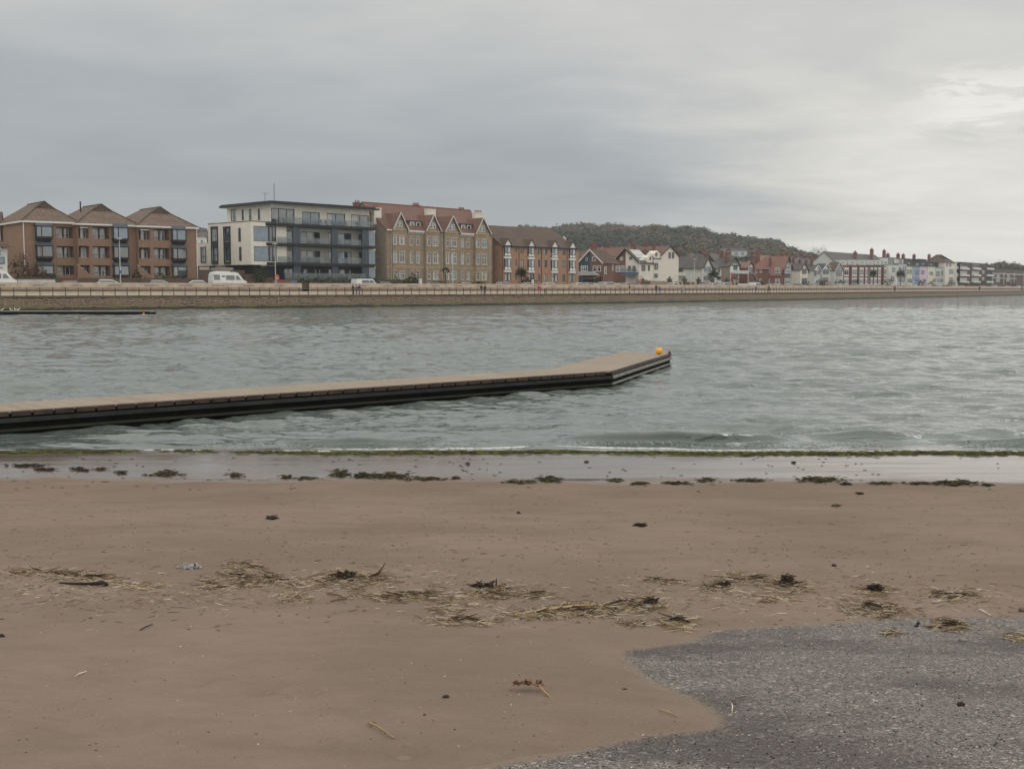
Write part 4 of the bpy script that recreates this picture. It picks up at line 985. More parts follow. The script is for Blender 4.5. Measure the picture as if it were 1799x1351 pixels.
def wall(mb, f, a0, a1, z0, z1, holes=(), deep=.14):
    hs = [h for h in holes if h[1] > a0 and h[0] < a1]
    A = sorted(set([a0, a1]+[min(max(v, a0), a1) for h in hs for v in h[:2]])); Z = sorted(set([z0, z1]+[min(max(v, z0), z1) for h in hs for v in h[2:4]]))
    for i in range(len(A)-1):
        for j in range(len(Z)-1):
            am, zm = (A[i]+A[i+1])/2, (Z[j]+Z[j+1])/2
            if any(h[0] < am < h[1] and h[2] < zm < h[3] for h in hs): continue
            mb.add([f(A[i], 0, Z[j]), f(A[i+1], 0, Z[j]), f(A[i+1], 0, Z[j+1]), f(A[i], 0, Z[j+1])], [(0, 1, 2, 3)])
    for h in hs:
        dp = h[4] if len(h) > 4 else deep; a, b, c, d = h[:4]
        P4 = [(a, c), (b, c), (b, d), (a, d)]
        for k in range(4):
            p, q = P4[k], P4[(k+1) % 4]
            mb.add([f(p[0], 0, p[1]), f(q[0], 0, q[1]), f(q[0], -dp, q[1]), f(p[0], -dp, p[1])], [(0, 1, 2, 3)])
GL = ['glass_dark', 'glass_grey', 'glass_dark', 'glass_black', 'glass_blue']
WR = random.Random(3)
def win(b, f, a0, a1, z0, z1, fr='white_paint', gl=None, nv=2, nh=0, back=.10, fw=.09, sill=None, parent=None, name='window', surround=None, curtain=True):
    """window: frame with bars, pane as its child"""
    mb = MB(); w_ = a1-a0
    for x0, x1, y0, y1 in ((a0, a0+fw, z0, z1), (a1-fw, a1, z0, z1), (a0+fw, a1-fw, z0, z0+fw), (a0+fw, a1-fw, z1-fw, z1)):
        fbox(mb, f, x0, x1, -back-.02, -back+.05, y0, y1)
    for i in range(1, nv):
        x = a0+w_*i/nv; fbox(mb, f, x-fw*.35, x+fw*.35, -back-.02, -back+.045, z0+fw, z1-fw)
    if nh: 
        y = z0+(z1-z0)*nh; fbox(mb, f, a0+fw, a1-fw, -back-.02, -back+.043, y-fw*.35, y+fw*.35)
    if sill: fbox(mb, f, a0-.08, a1+.08, -back, .10, z0-.12, z0-.003)
    o = b.part(mb, name, fr, parent)
    m2 = MB(); fbox(m2, f, a0+fw*.5, a1-fw*.5, -back-.06, -back-.02, z0+fw*.5, z1-fw*.5)
    b.part(m2, 'pane', gl or WR.choice(GL), o)
    if curtain and w_ > .8 and WR.random() < .6:
        m3 = MB(); c = WR.choice((.18, .28, .35))*w_
        fbox(m3, f, a0+fw*.6, a0+c, -back-.02, -back-.012, z0+fw*.6, z1-fw*.6)
        if WR.random() < .6: fbox(m3, f, a1-c, a1-fw*.6, -back-.02, -back-.012, z0+fw*.6, z1-fw*.6)
        b.part(m3, 'curtain', 'curtain', o)
    return o
def body_box(b, x0, x1, y0, y1, z1, m, holes_f=(), holes_l=(), name='wall', z0=-.6, deep=.14, holes_r=()):
    mb = MB(); wall(mb, fmap('front', y0), x0, x1, z0, z1, holes_f, deep); wall(mb, fmap('left', x0), y0, y1, z0, z1, holes_l, deep)
    wall(mb, fmap('right', x1), y0, y1, z0, z1, holes_r, deep)
    mb.add([(x0, y1, z0), (x1, y1, z0), (x1, y1, z1), (x0, y1, z1)], [(0, 1, 2, 3)]); mb.add([(x0, y0, z1-.002), (x1, y0, z1-.002), (x1, y1, z1-.002), (x0, y1, z1-.002)], [(0, 1, 2, 3)])
    return b.part(mb, name, m)
def roof_panel(mb, pts, th=.14):
    """a roof slope as a slab"""
    a = Vector(pts[0]); n = (Vector(pts[1])-a).cross(Vector(pts[2])-a).normalized()
    if n.z < 0: n = -n
    mb.prism([tuple(Vector(p)-n*th) for p in pts], tuple(n*th))
def gable_roof_x(b, x0, x1, y0, y1, ze, zr, m, ov=.35, wall_m=None, barge=None, hip_r=0, hip_l=0, name='roof', yr=None):
    """ridge along x"""
    yr = (y0+y1)/2 if yr is None else yr; sl = (zr-ze)/(yr-y0); mb = MB(); zo = ze-ov*sl
    sb = (zr-ze)/(y1-yr); zb = ze-ov*sb
    xl = x0-ov+(hip_l or 0); xr = x1+ov-(hip_r or 0)
    roof_panel(mb, [(x0-ov, y0-ov, zo), (x1+ov, y0-ov, zo), (xr, yr, zr), (xl, yr, zr)]); roof_panel(mb, [(x0-ov, y1+ov, zb), (x1+ov, y1+ov, zb), (xr, yr, zr), (xl, yr, zr)])
    if hip_r: roof_panel(mb, [(x1+ov, y0-ov, zo), (x1+ov, y1+ov, zb), (xr, yr, zr)])
    if hip_l: roof_panel(mb, [(x0-ov, y0-ov, zo), (x0-ov, y1+ov, zb), (xl, yr, zr)])
    r_ = b.part(mb, name, m)
    if wall_m:
        mb = MB()
        if not hip_l: mb.prism([(x0, y0, ze-.003), (x0, y1, ze-.003), (x0, yr, zr-.16)], (.2, 0, 0))
        if not hip_r: mb.prism([(x1-.2, y0, ze-.003), (x1-.2, y1, ze-.003), (x1-.2, yr, zr-.16)], (.2, 0, 0))
        if mb.v: b.part(mb, 'gable', wall_m)
    if barge and not hip_l:
        mb = MB(); mb.bar((x0-ov-.03, y0-ov, zo-.05), (x0-ov-.03, yr, zr-.05), .06, .28); mb.bar((x0-ov-.03, y1+ov, zb-.05), (x0-ov-.03, yr, zr-.05), .06, .28); b.part(mb, 'bargeboard', barge)
    return r_
def gable_roof_y(b, x0, x1, y0, y1, ze, zr, m, ov=.35, wall_m=None, barge=None, hip_b=0, name='roof', xr=None, front_ov=None, zel=None, zer=None):
    """ridge along y, gable to the front"""
    xr = (x0+x1)/2 if xr is None else xr; sl = (zr-ze)/(xr-x0); sr = (zr-ze)/(x1-xr); mb = MB(); fo = ov if front_ov is None else front_ov
    zl, zq = ze-ov*sl, ze-ov*sr; yb = y1-(hip_b or 0)
    roof_panel(mb, [(x0-ov, y0-fo, zl), (x0-ov, y1, zl), (xr, yb, zr), (xr, y0-fo, zr)]); roof_panel(mb, [(x1+ov, y0-fo, zq), (x1+ov, y1, zq), (xr, yb, zr), (xr, y0-fo, zr)])
    if hip_b: roof_panel(mb, [(x0-ov, y1, zl), (x1+ov, y1, zq), (xr, yb, zr)])
    r_ = b.part(mb, name, m)
    if wall_m:
        mb = MB(); mb.prism([(x0, y0, ze-.003), (x1, y0, ze-.003), (xr, y0, zr-.16)], (0, .2, 0)); b.part(mb, 'gable', wall_m)
    if barge:
        mb = MB(); y = y0-fo-.03; mb.bar((x0-ov, y, zl-.05), (xr, y, zr-.05), .30, .06, up=(0, 1, 0)); mb.bar((x1+ov, y, zq-.05), (xr, y, zr-.05), .30, .06, up=(0, 1, 0)); b.part(mb, 'bargeboard', barge)
    return r_
def chimney(b, x, y, z0, z1, w_=.9, d_=.7, m='chimney_brick', pots=2, parent=None):
    mb = MB(); mb.box(x-w_/2, x+w_/2, y-d_/2, y+d_/2, z0, z1-.35); mb.box(x-w_/2-.08, x+w_/2+.08, y-d_/2-.08, y+d_/2+.08, z1-.347, z1-.12)
    o = b.part(mb, 'chimney', m, parent)
    for i in range(pots):
        mb = MB(); mb.lathe([(.13, -.12), (.15, .0), (.12, .35), (.14, .42), (.10, .43)], 8, (x+(i-(pots-1)/2)*w_/max(pots, 1)*.85, y, z1)); b.part(mb, 'chimney_pot', 'terracotta', o)
    return o

# ---- three brick apartment blocks on the left
def brick_block(lb, px0, px1, bay, opens, loggia, rows, eave, apex, gab, ridge_back, ref, awn=True):
    b = Bd('apartment_block', lb, 'apartments', px0, 28, 0, group='brown brick apartment blocks with oriel windows', ang=39)
    W = b.U(px1); ze = b.H(eave, px0); dep = 17
    R = [(b.H(r[1], ref), b.H(r[0], ref)) for r in rows]
    holes = []; rec = 1.5
    for (a0, a1) in opens+([loggia] if loggia else []):
        for (h0, h1) in R: holes.append((b.U(a0), b.U(a1), h0, h1, rec))
    body_box(b, 0, W, 0, dep, ze, 'brick_tan', holes)
    mb = MB()
    mb.box(.3, W-.3, rec, rec+.15, -.5, ze-.3); b.part(mb, 'recess_wall', 'brick_brown')
    fl = MB()
    for k, (h0, h1) in enumerate(R):
        fl.box(.25, W-.25, .15, rec, h0-.35, h0-.05)
    b.part(fl, 'balcony_floor', 'pale_stone')
    f = fmap('front', rec)
    for (a0, a1) in opens:
        u0, u1 = b.U(a0), b.U(a1)
        for (h0, h1) in R:
            w_ = u1-u0; win(b, f, u0+.05, u0+w_*.48, h0-.05, h1-.15, gl='glass_grey', nv=2, nh=.75, back=-.1); win(b, f, u0+w_*.60, u0+w_*.88, h0-.05, h1-.2, gl='glass_dark', nv=1, back=-.1)
            mb = MB(); mb.bar((u0, .1, h0+.55), (u1, .1, h0+.55), .05)
            for q in np.arange(u0+.1, u1, .25): mb.bar((q, .1, h0-.02), (q, .1, h0+.55), .02)
            b.part(mb, 'railing', 'black_paint')
    if loggia:
        u0, u1 = b.U(loggia[0]), b.U(loggia[1])
        for k, (h0, h1) in enumerate(R):
            win(b, f, u0+(u1-u0)*.45, u1-.05, h0-.02, h1-.25, gl='glass_grey', nv=2, nh=.78, back=-.1)
            if k == 0:
                mb = MB(); mb.box(u0+.3, u1-.1, -.0, .9, h1-.28, h1-.12); b.part(mb, 'awning', 'white_paint')
        h0, h1 = R[2]; mb = MB(); mb.prism([(u0-.4, -.35, h0-.4), (u1+.3, -.35, h0-.4), (u0-.4, -.35, h1+.1)], (0, .3, 0)); b.part(mb, 'stair_wall', 'brick_tan')
        mb = MB(); mb.bar((u0-.45, -.2, h1+.15), (u1+.35, -.2, h0-.33), .4, .12); b.part(mb, 'stair_coping', 'pale_stone')
    # oriel bays
    u0, u1 = b.U(bay[0], -.8), b.U(bay[1], -.8)
    for k, (h0, h1) in enumerate(R):
        mb = MB(); zt = h1+.02; zb = h0-.18 if k < 2 else h0-.1
        mb.hexa([(u0+.25, .02, zb), (u1-.25, .02, zb), (u1-.25, .05, zb), (u0+.25, .05, zb)]+[(u0+.25, .02, zt), (u1-.25, .02, zt), (u1-.25, .05, zt), (u0+.25, .05, zt)])
        # frame posts and panels
        for q0, q1 in ((u0, u0+.14), (u0+.82, u0+.96), (u1-.14, u1)): mb.box(q0, q1, -.8, -.66, zb, zt)
        mb.box(u0, u1, -.81, .02, zb-.02, zb+.32); mb.box(u0, u1, -.81, .02, zt-.16, zt)
        if k < 2:
            mb.hexa([(u0+.5, -.25, zb-.85), (u1-.5, -.25, zb-.85), (u1-.5, .02, zb-.85), (u0+.5, .02, zb-.85), (u0+.05, -.76, zb-.02), (u1-.05, -.76, zb-.02), (u1-.05, .02, zb-.02), (u0+.05, .02, zb-.02)])
        ob = b.part(mb, 'oriel_window', 'dark_brown')
        mb = MB(); mb.box(u0+.14, u0+.82, -.76, -.72, zb+.32, zt-.16); mb.box(u0+.96, u1-.14, -.76, -.72, zb+.32, zt-.16); mb.box(u0+.03, u0+.06, -.66, -.02, zb+.32, zt-.16); mb.box(u1-.06, u1-.03, -.66, -.02, zb+.32, zt-.16); b.part(mb, 'pane', ['glass_blue', 'glass_dark', 'glass_grey'][k], ob)
        mb = MB(); mb.box(u1-.55, u1-.16, -.70, -.68, zb+.33, zt-.17); mb.box(u0+.98, u0+1.2, -.70, -.68, zb+.33, zt-.17); b.part(mb, 'curtain', 'curtain', ob)
        mb = MB(); mb.hexa([(u0-.12, -.95, zt+.01), (u1+.12, -.95, zt+.01), (u1+.12, 0, zt+.01), (u0-.12, 0, zt+.01), (u0+.15, -.25, zt+.68), (u1-.15, -.25, zt+.68), (u1-.15, 0, zt+.70), (u0+.15, 0, zt+.70)])
        for q in np.linspace(u0, u1, 7): mb.bar((q, -.93, zt+.05), (u0+.15+(q-u0)/(u1-u0)*(u1-u0-.3), -.24, zt+.70), .05, .06)
        b.part(mb, 'lead_cap', 'lead', ob)
    # hipped roof with a small gable at the top of the front slope
    ov = .35; zr = b.H(apex[1], apex[0], 3.4); xm = W/2; zg = b.H(gab, apex[0], 2.6)
    f_ = (zg-ze)/(zr-ze); x_l = -ov+(xm+ov)*f_; x_r = W+ov-(xm+ov)*f_; yg = 2.9; ybk = dep-4.6
    mb = MB()
    roof_panel(mb, [(-ov, -ov, ze), (W+ov, -ov, ze), (x_r, yg, zg), (x_l, yg, zg)], .1)
    roof_panel(mb, [(-ov, -ov, ze), (x_l, yg, zg), (xm, yg+.1, zr), (xm, ybk, zr), (-ov, dep+ov, ze)], .1)
    roof_panel(mb, [(W+ov, -ov, ze), (x_r, yg, zg), (xm, yg+.1, zr), (xm, ybk, zr), (W+ov, dep+ov, ze)], .1)
    roof_panel(mb, [(-ov, dep+ov, ze), (xm, ybk, zr), (W+ov, dep+ov, ze)], .1)
    rf = b.part(mb, 'roof', 'tile_brown')
    mb = MB(); mb.prism([(x_l, yg+.02, zg-.02), (x_r, yg+.02, zg-.02), (xm, yg+.1, zr-.02)], (0, .1, 0)); b.part(mb, 'gablet', 'brick_brown', rf)
    mb = MB()
    for p, q in (((-ov, -ov, ze), (x_l, yg, zg)), ((W+ov, -ov, ze), (x_r, yg, zg)), ((x_l, yg, zg), (xm, yg+.1, zr)), ((x_r, yg, zg), (xm, yg+.1, zr)), ((xm, yg+.1, zr), (xm, ybk, zr))): mb.bar(Vector(p)+Vector((0, 0, .05)), Vector(q)+Vector((0, 0, .05)), .2, .12)
    b.part(mb, 'ridge_tiles', 'tile_grey_green', rf)
    mb = MB(); mb.box(-ov-.06, W+ov+.06, -ov-.1, -ov-.01, ze-.28, ze-.02); mb.box(-ov-.1, -ov-.01, -ov, dep, ze-.28, ze-.02); b.part(mb, 'gutter', 'white_paint')
    return b, ze, W, zr, R
bA, zeA, WA, zrA, RA = brick_block('leftmost brown brick apartment block, its side wall in view', 45, 138.5, (66, 95), [(101, 131)], None, [(398, 417.6), (432, 452.4), (466.6, 483)], 388, (74, 354.5), 366, 21, 85)
mb = MB(); mb.tube([(-.08, -.1, zeA-.3), (-.08, -.1, 2.2)], .07, 6); bA.part(mb, 'drainpipe', 'white_paint')
bB, zeB, WB, zrB, RB = brick_block('middle brown brick apartment block, with a vent pipe on its roof', 139.5, 244.5, (201, 227.5), [(164, 194)], (139.8, 158), [(399, 420), (433, 453.4), (466.6, 485)], 392.5, (186, 359.8), 371.5, 131, 180)
mb = MB(); mb.tube([(WB*.28, 7, zrB-1.2), (WB*.28, 7, zrB+.6)], .13, 8); bB.part(mb, 'vent_pipe', 'black_paint')
bC, zeC, WC, zrC, RC = brick_block('rightmost brown brick apartment block, beside the white modern flats', 245, 346, (304.5, 329), [(271, 299)], (245.3, 265), [(403, 422.4), (436, 455), (468, 486.5)], 396.5, (290, 364.7), 376, 234, 285)
mb = MB(); mb.tube([(WC+.08, -.1, zeC-.3), (WC+.08, -.1, 0)], .07, 6); bC.part(mb, 'drainpipe', 'white_paint')
# white building at the very left edge
b = Bd('house', 'white house at the left edge of the photo with a dark sloping porch roof', 'house', -30, 22)
W = b.U(13); z1 = b.H(434, 5)
body_box(b, 0, W, 0, 9, b.H(437, 5), 'white_render', [(b.U(-6), b.U(8.5), b.H(450, 5), b.H(436.5, 5))] if 0 else ())
mb = MB(); mb.hexa([(0, -1.0, b.H(434, 5)), (b.U(22), -1.0, b.H(434, 5)), (b.U(22), 1, b.H(434, 5)), (0, 1, b.H(434, 5)), (0, .6, b.H(421, 5)), (b.U(1), .6, b.H(421, 5)), (b.U(1), 3, b.H(421, 5)), (0, 3, b.H(421, 5))]); b.part(mb, 'roof', 'tile_dark')
f = fmap('front'); win(b, f, b.U(-8), b.U(8.5), b.H(450, 4), b.H(437.5, 4), gl='glass_grey', nv=3, back=-.05); win(b, f, b.U(-8), b.U(9), b.H(464, 4), b.H(452, 4), fr='navy', gl='glass_blue', nv=1, back=-.05); win(b, f, b.U(-8), b.U(6.5), b.H(474, 4), b.H(468, 4), gl='glass_grey', nv=2, back=-.05)
b = Bd('house', 'white-walled house far left, mostly outside the photo', 'house', -60, 40); Z_ = b.H(396, 2)
body_box(b, 0, b.U(3.2), 0, 7, Z_, 'white_render'); gable_roof_x(b, 0, b.U(3.2), 0, 7, Z_, Z_+2.5, 'tile_dark', .3, 'white_render')

# ---- white modern flats
b = Bd('apartment_building', 'cream modern apartment building with flat overhanging roof and dark balconies', 'apartments', 442, 26.5, 5, ang=46)
bW = b; W = b.U(661.5); WT = b.U(650, 2); L0 = b.S(367)
xT = b.U(478, 2.0)
z = lambda py, px=487, d=0: b.H(py, px, d)
F1, F2, F3, F4 = z(482), z(463), z(429), z(394); zl = b.HS(391.5, 442)+.0
zbase = z(466)
fl = fmap('left', 0)
# left face of the three lower floors
S_ = b.S; HS = b.HS
cols = [(409.5, 417, 400, 423.5), (396, 404.5, 399, 462), (374.5, 383, 401, 464)]
hl_ = []; slots = []
for p0, p1, y0, y1 in [(374.5, 382.5, 401, 425), (374.5, 382.5, 435, 460), (396, 404, 400, 424.5), (396, 404, 433.5, 459), (419.8, 424.5, 400.5, 425), (420.5, 425.2, 434, 459)]:
    a0, a1 = S_(p1), S_(p0); zt_, zb_ = HS(y0, (p0+p1)/2), HS(y1, (p0+p1)/2); slots.append((a0, a1, zb_, zt_)); hl_.append((a0, a1, zb_, zt_))
low_top = HS(389, 442)
body_box(b, 0, xT+2, 0, L0, low_top, 'cream_render', [(.6, b.U(486.5), z(425.5), z(399)), (.6, b.U(486.5), z(460), z(434))], hl_, z0=zbase)
for sl in slots: win(b, fl, *sl, fr='charcoal', gl='glass_blue', nv=1, nh=.42, fw=.14)
mb = MB()
for p0, p1 in ((374, 383.5), (396, 405.5)):
    a0, a1 = S_(p1), S_(p0); m_ = (p0+p1)/2
    fbox(mb, fl, a0-.12, a1+.12, .0, .22, HS(464, m_), HS(460, m_)); fbox(mb, fl, a0-.12, a1+.12, .0, .22, HS(434, m_), HS(425, m_)); fbox(mb, fl, a0-.25, a1+.25, 0, .25, HS(400.2, m_), HS(398.2, m_)); fbox(mb, fl, a0-.14, a0-.02, 0, .22, HS(460, m_), HS(400, m_)); fbox(mb, fl, a1+.02, a1+.14, 0, .22, HS(460, m_), HS(400, m_))
b.part(mb, 'window_surround', 'charcoal')
f = fmap('front')
for y0, y1 in ((425.5, 399), (460, 434)):
    win(b, f, .6, b.U(474), z(y0), z(y1), fr='charcoal', gl='glass_blue', nv=1, fw=.1, curtain=False); win(b, f, b.U(474), b.U(486.5), z(y0), z(y1), fr='charcoal', gl='glass_black', nv=2, fw=.12, curtain=False)
mb = MB(); mb.box(-.05, b.U(487), -.06, L0, low_top-.003, low_top+.12); b.part(mb, 'parapet', 'charcoal')
# lowest floor: recessed dark undercroft with bits of wall
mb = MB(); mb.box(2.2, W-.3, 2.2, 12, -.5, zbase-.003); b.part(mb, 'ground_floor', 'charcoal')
mb = MB(); mb.box(.3, .7, L0-7.5, L0-.2, -.5, zbase-.4); mb.box(b.U(462), b.U(487), .5, .8, zbase-.25, zbase-.003); b.part(mb, 'undercroft_wall', 'cream_render')
# set back link at the far left
x0_ = .5; a_ = S_(346, x0_)
mb = MB(); wall(mb, fmap('left', x0_), L0-1, a_, z(466), HS(427, 360, x0_)); mb.box(x0_, 6, L0-1, a_, HS(427, 360)-.1, HS(427, 360)); b.part(mb, 'side_wing', 'cream_render')
win(b, fmap('left', x0_), S_(363, x0_), S_(354, x0_), HS(462, 358, x0_), HS(434, 358, x0_), fr='charcoal', gl='glass_grey', nv=1, nh=.4, fw=.15, back=-.08)
mb = MB(); wall(mb, fmap('left', x0_+.3), L0-1, a_, -.6, z(466)); b.part(mb, 'wing_base', 'charcoal')
mb = MB(); fbox(mb, fmap('left', x0_+.25), S_(367, x0_), S_(349, x0_), 0, .1, HS(476, 358), HS(469, 358)); b.part(mb, 'garage_panel', 'cream_render')
# main front behind the balconies
rec = 2.0; fr_ = fmap('front', rec)
rowsF = [(z(429.5, 487, rec), z(401, 487, rec)), (z(463, 487, rec), z(435, 487, rec)), (z(490, 487, rec), z(467.5, 487, rec))]
U = lambda px, d=rec: b.U(px, d)
gcols = {0: [(504.5, 515.5, 1), (529, 563, 3), (578, 584, 1), (595, 618, 2), (631, 637, 1)], 1: [(504.5, 515.5, 1), (529, 563, 3), (577, 584, 1), (595, 618, 2), (631, 637, 1)], 2: [(498, 515.5, 2), (533, 541, 1), (553, 564, 1), (577, 584, 1), (595, 618, 2), (631, 637, 1)]}
xL = b.U(487, rec); holes = []
for k, (h0, h1) in enumerate(rowsF):
    for p0, p1, n in gcols[k]: holes.append((U(p0), U(p1), h0+.05, h1-.45))
mb = MB(); wall(mb, fr_, xL, WT, z(464.5, 487, rec), z(394, 487, rec), holes); b.part(mb, 'front_wall', 'cream_render')
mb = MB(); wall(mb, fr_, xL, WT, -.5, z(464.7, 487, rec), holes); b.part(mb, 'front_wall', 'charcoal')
for k, (h0, h1) in enumerate(rowsF):
    for j, (p0, p1, n) in enumerate(gcols[k]): win(b, fr_, U(p0), U(p1), h0+.05, h1-.45, fr='charcoal', gl=['glass_blue', 'glass_black', 'glass_grey', 'glass_blue'][(j+k) % 4], nv=n, fw=.12)
# glazed right-hand corner
for k, (h0, h1) in enumerate(rowsF):
    mb = MB(); mb.box(b.U(648.5), W-.3, .0, rec, h0-.02, h1-.1); o = b.part(mb, 'corner_glazing', 'glass_blue')
    mb = MB(); mb.box(b.U(648.5)-.1, W-.25, -.05, rec, h1-.1, h1+.25); b.part(mb, 'frame', 'cream_render', o)
mb = MB(); mb.box(WT, WT+.3, rec, 14, -.5, z(394)); mb.box(WT, WT+.02, rec, 3, 0, 1); b.part(mb, 'right_wall', 'cream_render')
# top floor
T = 2.0; zt0 = z(395.5, 487, T); zt1 = b.H(360, 484, T)
ft = fmap('front', T); topg = [(478, 519, 3), (532, 563, 2), (575.5, 607.5, 2), (618, 649, 2)]
ht = [(b.U(p0, T)+.02, b.U(p1, T), zt0+.05, b.H(366, 484, T)-.35*(i > 0)) for i, (p0, p1, n) in enumerate(topg)]
lt = fmap('left', xT); St = lambda px: b.S(px, xT); slT = []
for p0, p1, y1, y0 in [(407.5, 417, 389, 368), (426.5, 430.5, 387.5, 368.5), (439.5, 443.7, 387, 368), (455, 459, 387, 367.2)]:
    m_ = (p0+p1)/2; slT.append((St(p1), St(p0), b.HS(y1, m_, xT), b.HS(y0, m_, xT)))
LT = St(401)
body_box(b, xT, WT, T, LT, zt1, 'cream_render', ht, slT, z0=low_top-.3, name='top_floor_wall')
for sl in slT: win(b, lt, *sl, fr='charcoal', gl='glass_grey', nv=1, nh=.35, fw=.13)
for i, h_ in enumerate(ht): win(b, ft, *h_, fr='charcoal', gl=['glass_grey', 'glass_blue', 'glass_blue', 'glass_grey'][i], nv=topg[i][2], fw=.14)
mb = MB()
zr0 = b.H(358, 484, .3); 
mb.box(xT-1.3, b.U(668, .2), .2, b.S(387, xT-1.3), zr0-.05, zr0+.30); mb.box(xT-.9, b.U(664, .2), .7, b.S(389, xT-1), zr0+.30, zr0+.55); b.part(mb, 'roof', 'charcoal')
mb = MB(); mb.box(xT-1.0, b.U(664, .2), .5, b.S(390, xT-1), zr0-.10, zr0-.052); b.part(mb, 'soffit', 'white_paint')
# balcony slabs with a swept edge
for k, (pa, pb, y0, y1) in enumerate([(472, 661.5, 397.5, 390.5), (472.5, 661.5, 432, 425.5), (473, 661.5, 466.8, 459.5)]):
    za, zb = b.H(y0, 487, -.6), b.H(y1, 487, -.6); d = -.9; u0, u1 = b.U(pa, d), b.U(pb, d)
    def slab_(e, dz0, dz1): return [(u0+1.2, rec, dz0), (u0, .3-e, dz0), (u0+.6, d*.6-e, dz0), (u0+2.5, d-e, dz0), (u1-2, d-e, dz0), (u1, d*.5-e, dz0), (u1, rec, dz0)]
    mb = MB(); p = slab_(0, za, zb); mb.prism(p, (0, 0, (zb-za)*.8)); p = slab_(.18, za+.22, 0); mb.prism(p, (0, 0, (zb-za)*.5)); b.part(mb, 'balcony_slab', 'charcoal')
    mb = MB(); hb = zb-.06; ht_ = hb+1.02
    pts = [(b.U(488, d), d+.15), (b.U(560, d), d+.15), (b.U(600, d), d+.15), (b.U(655, d), d+.15)]
    segs = [(489, 515), (529, 582), (595.5, 636)] if k else [(493, 560), (560.5, 610), (610.5, 659)]
    for p0, p1 in segs: mb.box(b.U(p0, d), b.U(p1, d), d+.12, d+.16, hb, ht_)
    if k == 0: mb.box(b.U(493, d), b.U(659, d), d+.10, d+.18, ht_, ht_+.03)
    o = b.part(mb, 'glass_balustrade', 'balcony_glass')
    mb = MB(); rr = random.Random(k+5)
    for q in range(11):
        px_ = rr.uniform(496, 640); x = b.U(px_, .6); y = rr.uniform(.0, .9); zz_ = hb
        mb.box(x-.25, x+.25, y-.25, y+.25, zz_+.42, zz_+.47); mb.box(x-.25, x+.25, y+.2, y+.25, zz_+.47, zz_+.9)
        for sx_, sy_ in ((-1, -1), (1, -1), (-1, 1), (1, 1)): mb.box(x+sx_*.23-.02, x+sx_*.23+.02, y+sy_*.23-.02, y+sy_*.23+.02, zz_, zz_+.42)
    o = b.part(mb, 'terrace_chairs', 'solar_white' if k == 1 else 'charcoal'); o['kind'] = 'stuff'
for p0, p1 in ((516, 528.5), (583.6, 594.5), (637, 648)):
    mb = MB(); u0, u1 = b.U(p0, -.7), b.U(p1, -.7); mb.box(u0, u1, -.7, -.35, -.5, z(397)); b.part(mb, 'pier', 'lead')
mb = MB(); mb.box(b.U(492), b.U(634), -1.6, -1.56, z(497), z(480)); mb.box(b.U(492), b.U(634), -1.62, -1.55, z(480), z(479.5)); b.part(mb, 'glass_screen', 'balcony_glass')
mb = MB(); x, y = b.U(484, 6), 6; mb.tube([(x, y, zr0), (x, y, b.H(323, 484.5, 6))], .05, 6); b.part(mb, 'mast', 'charcoal')
mb = MB(); x = b.U(468, 7); zt = b.H(339, 468, 7); mb.tube([(x, 7, zr0), (x, 7, zt)], .04, 6); mb.bar((x-.8, 7, zt-.25), (x+.8, 7, zt-.05), .03)
for q in (-.7, -.4, -.1, .2, .5, .75): mb.bar((x+q, 6.7, zt-.15+q*.1), (x+q, 7.3, zt-.15+q*.1), .02)
b.part(mb, 'aerial', 'charcoal')

# ---- big sandstone terrace with four gables
b = Bd('terrace', 'tall sandstone terrace with four white-edged gables and red tiled roof', 'terrace', 680, 28, 5.5, ang=49); bS = b
W = b.U(865); ze = b.H(402.5, 682); dep = 15.5; rows = [(429.8, 414), (461.8, 442), (491, 476)]
Rr = [(b.H(p, 692), b.H(q, 692)) for p, q in rows]
yr = 7.0; zr = b.H(370.2, 830, yr)
singles = [(720.6, 726), (732, 737.5), (810.4, 815), (820, 825)]
holes = [(b.U(p), b.U(q), h0, h1) for p, q in singles for h0, h1 in Rr]
body_box(b, 0, W, 0, dep, ze, 'sandstone', holes)
mb = MB(); mb.box(-.14, -.003, .25, dep, -.6, ze); mb.prism([(-.14, 0, ze), (-.14, 2*yr, ze), (-.14, yr, zr-.2)], (.12, 0, 0)); b.part(mb, 'end_wall', 'grey_render')
f = fmap('front')
def stone_win(a0, a1, h0, h1, d=0, nv=1, gl=None):
    ff = fmap('front', d); o = win(b, ff, a0, a1, h0, h1, fr='frame_cream', nv=nv, nh=.68, fw=.11, back=.08 if d == 0 else -.05, gl=gl)
    return o
for p, q in singles:
    for k, (h0, h1) in enumerate(Rr): stone_win(b.U(p), b.U(q), h0, h1)
mb = MB()
for k, (h0, h1) in enumerate(Rr):
    for p, q in singles:
        fbox(mb, f, b.U(p)-.18, b.U(q)+.18, .0, .06, h1, h1+.28); fbox(mb, f, b.U(p)-.18, b.U(q)+.18, .0, .08, h0-.18, h0)
zz = [Rr[0][0]-.9, Rr[1][1]+.55, Rr[1][0]-.75, Rr[2][1]+.6]
for q in zz: fbox(mb, f, 0, W, .0, .05, q, q+.16)
b.part(mb, 'stone_dressings', 'pale_stone')
gab = [(689.5, 716.5, 703, 374), (747.5, 774.5, 761, 377.5), (780.5, 808, 794.5, 380), (834.5, 861.5, 847.5, 383)]
pairs = [((691.6, 698), (702, 711.5)), ((751, 756.8), (760.6, 770.5)), ((784, 789.8), (793.2, 802.5)), ((837, 843), (846.3, 855.5))]
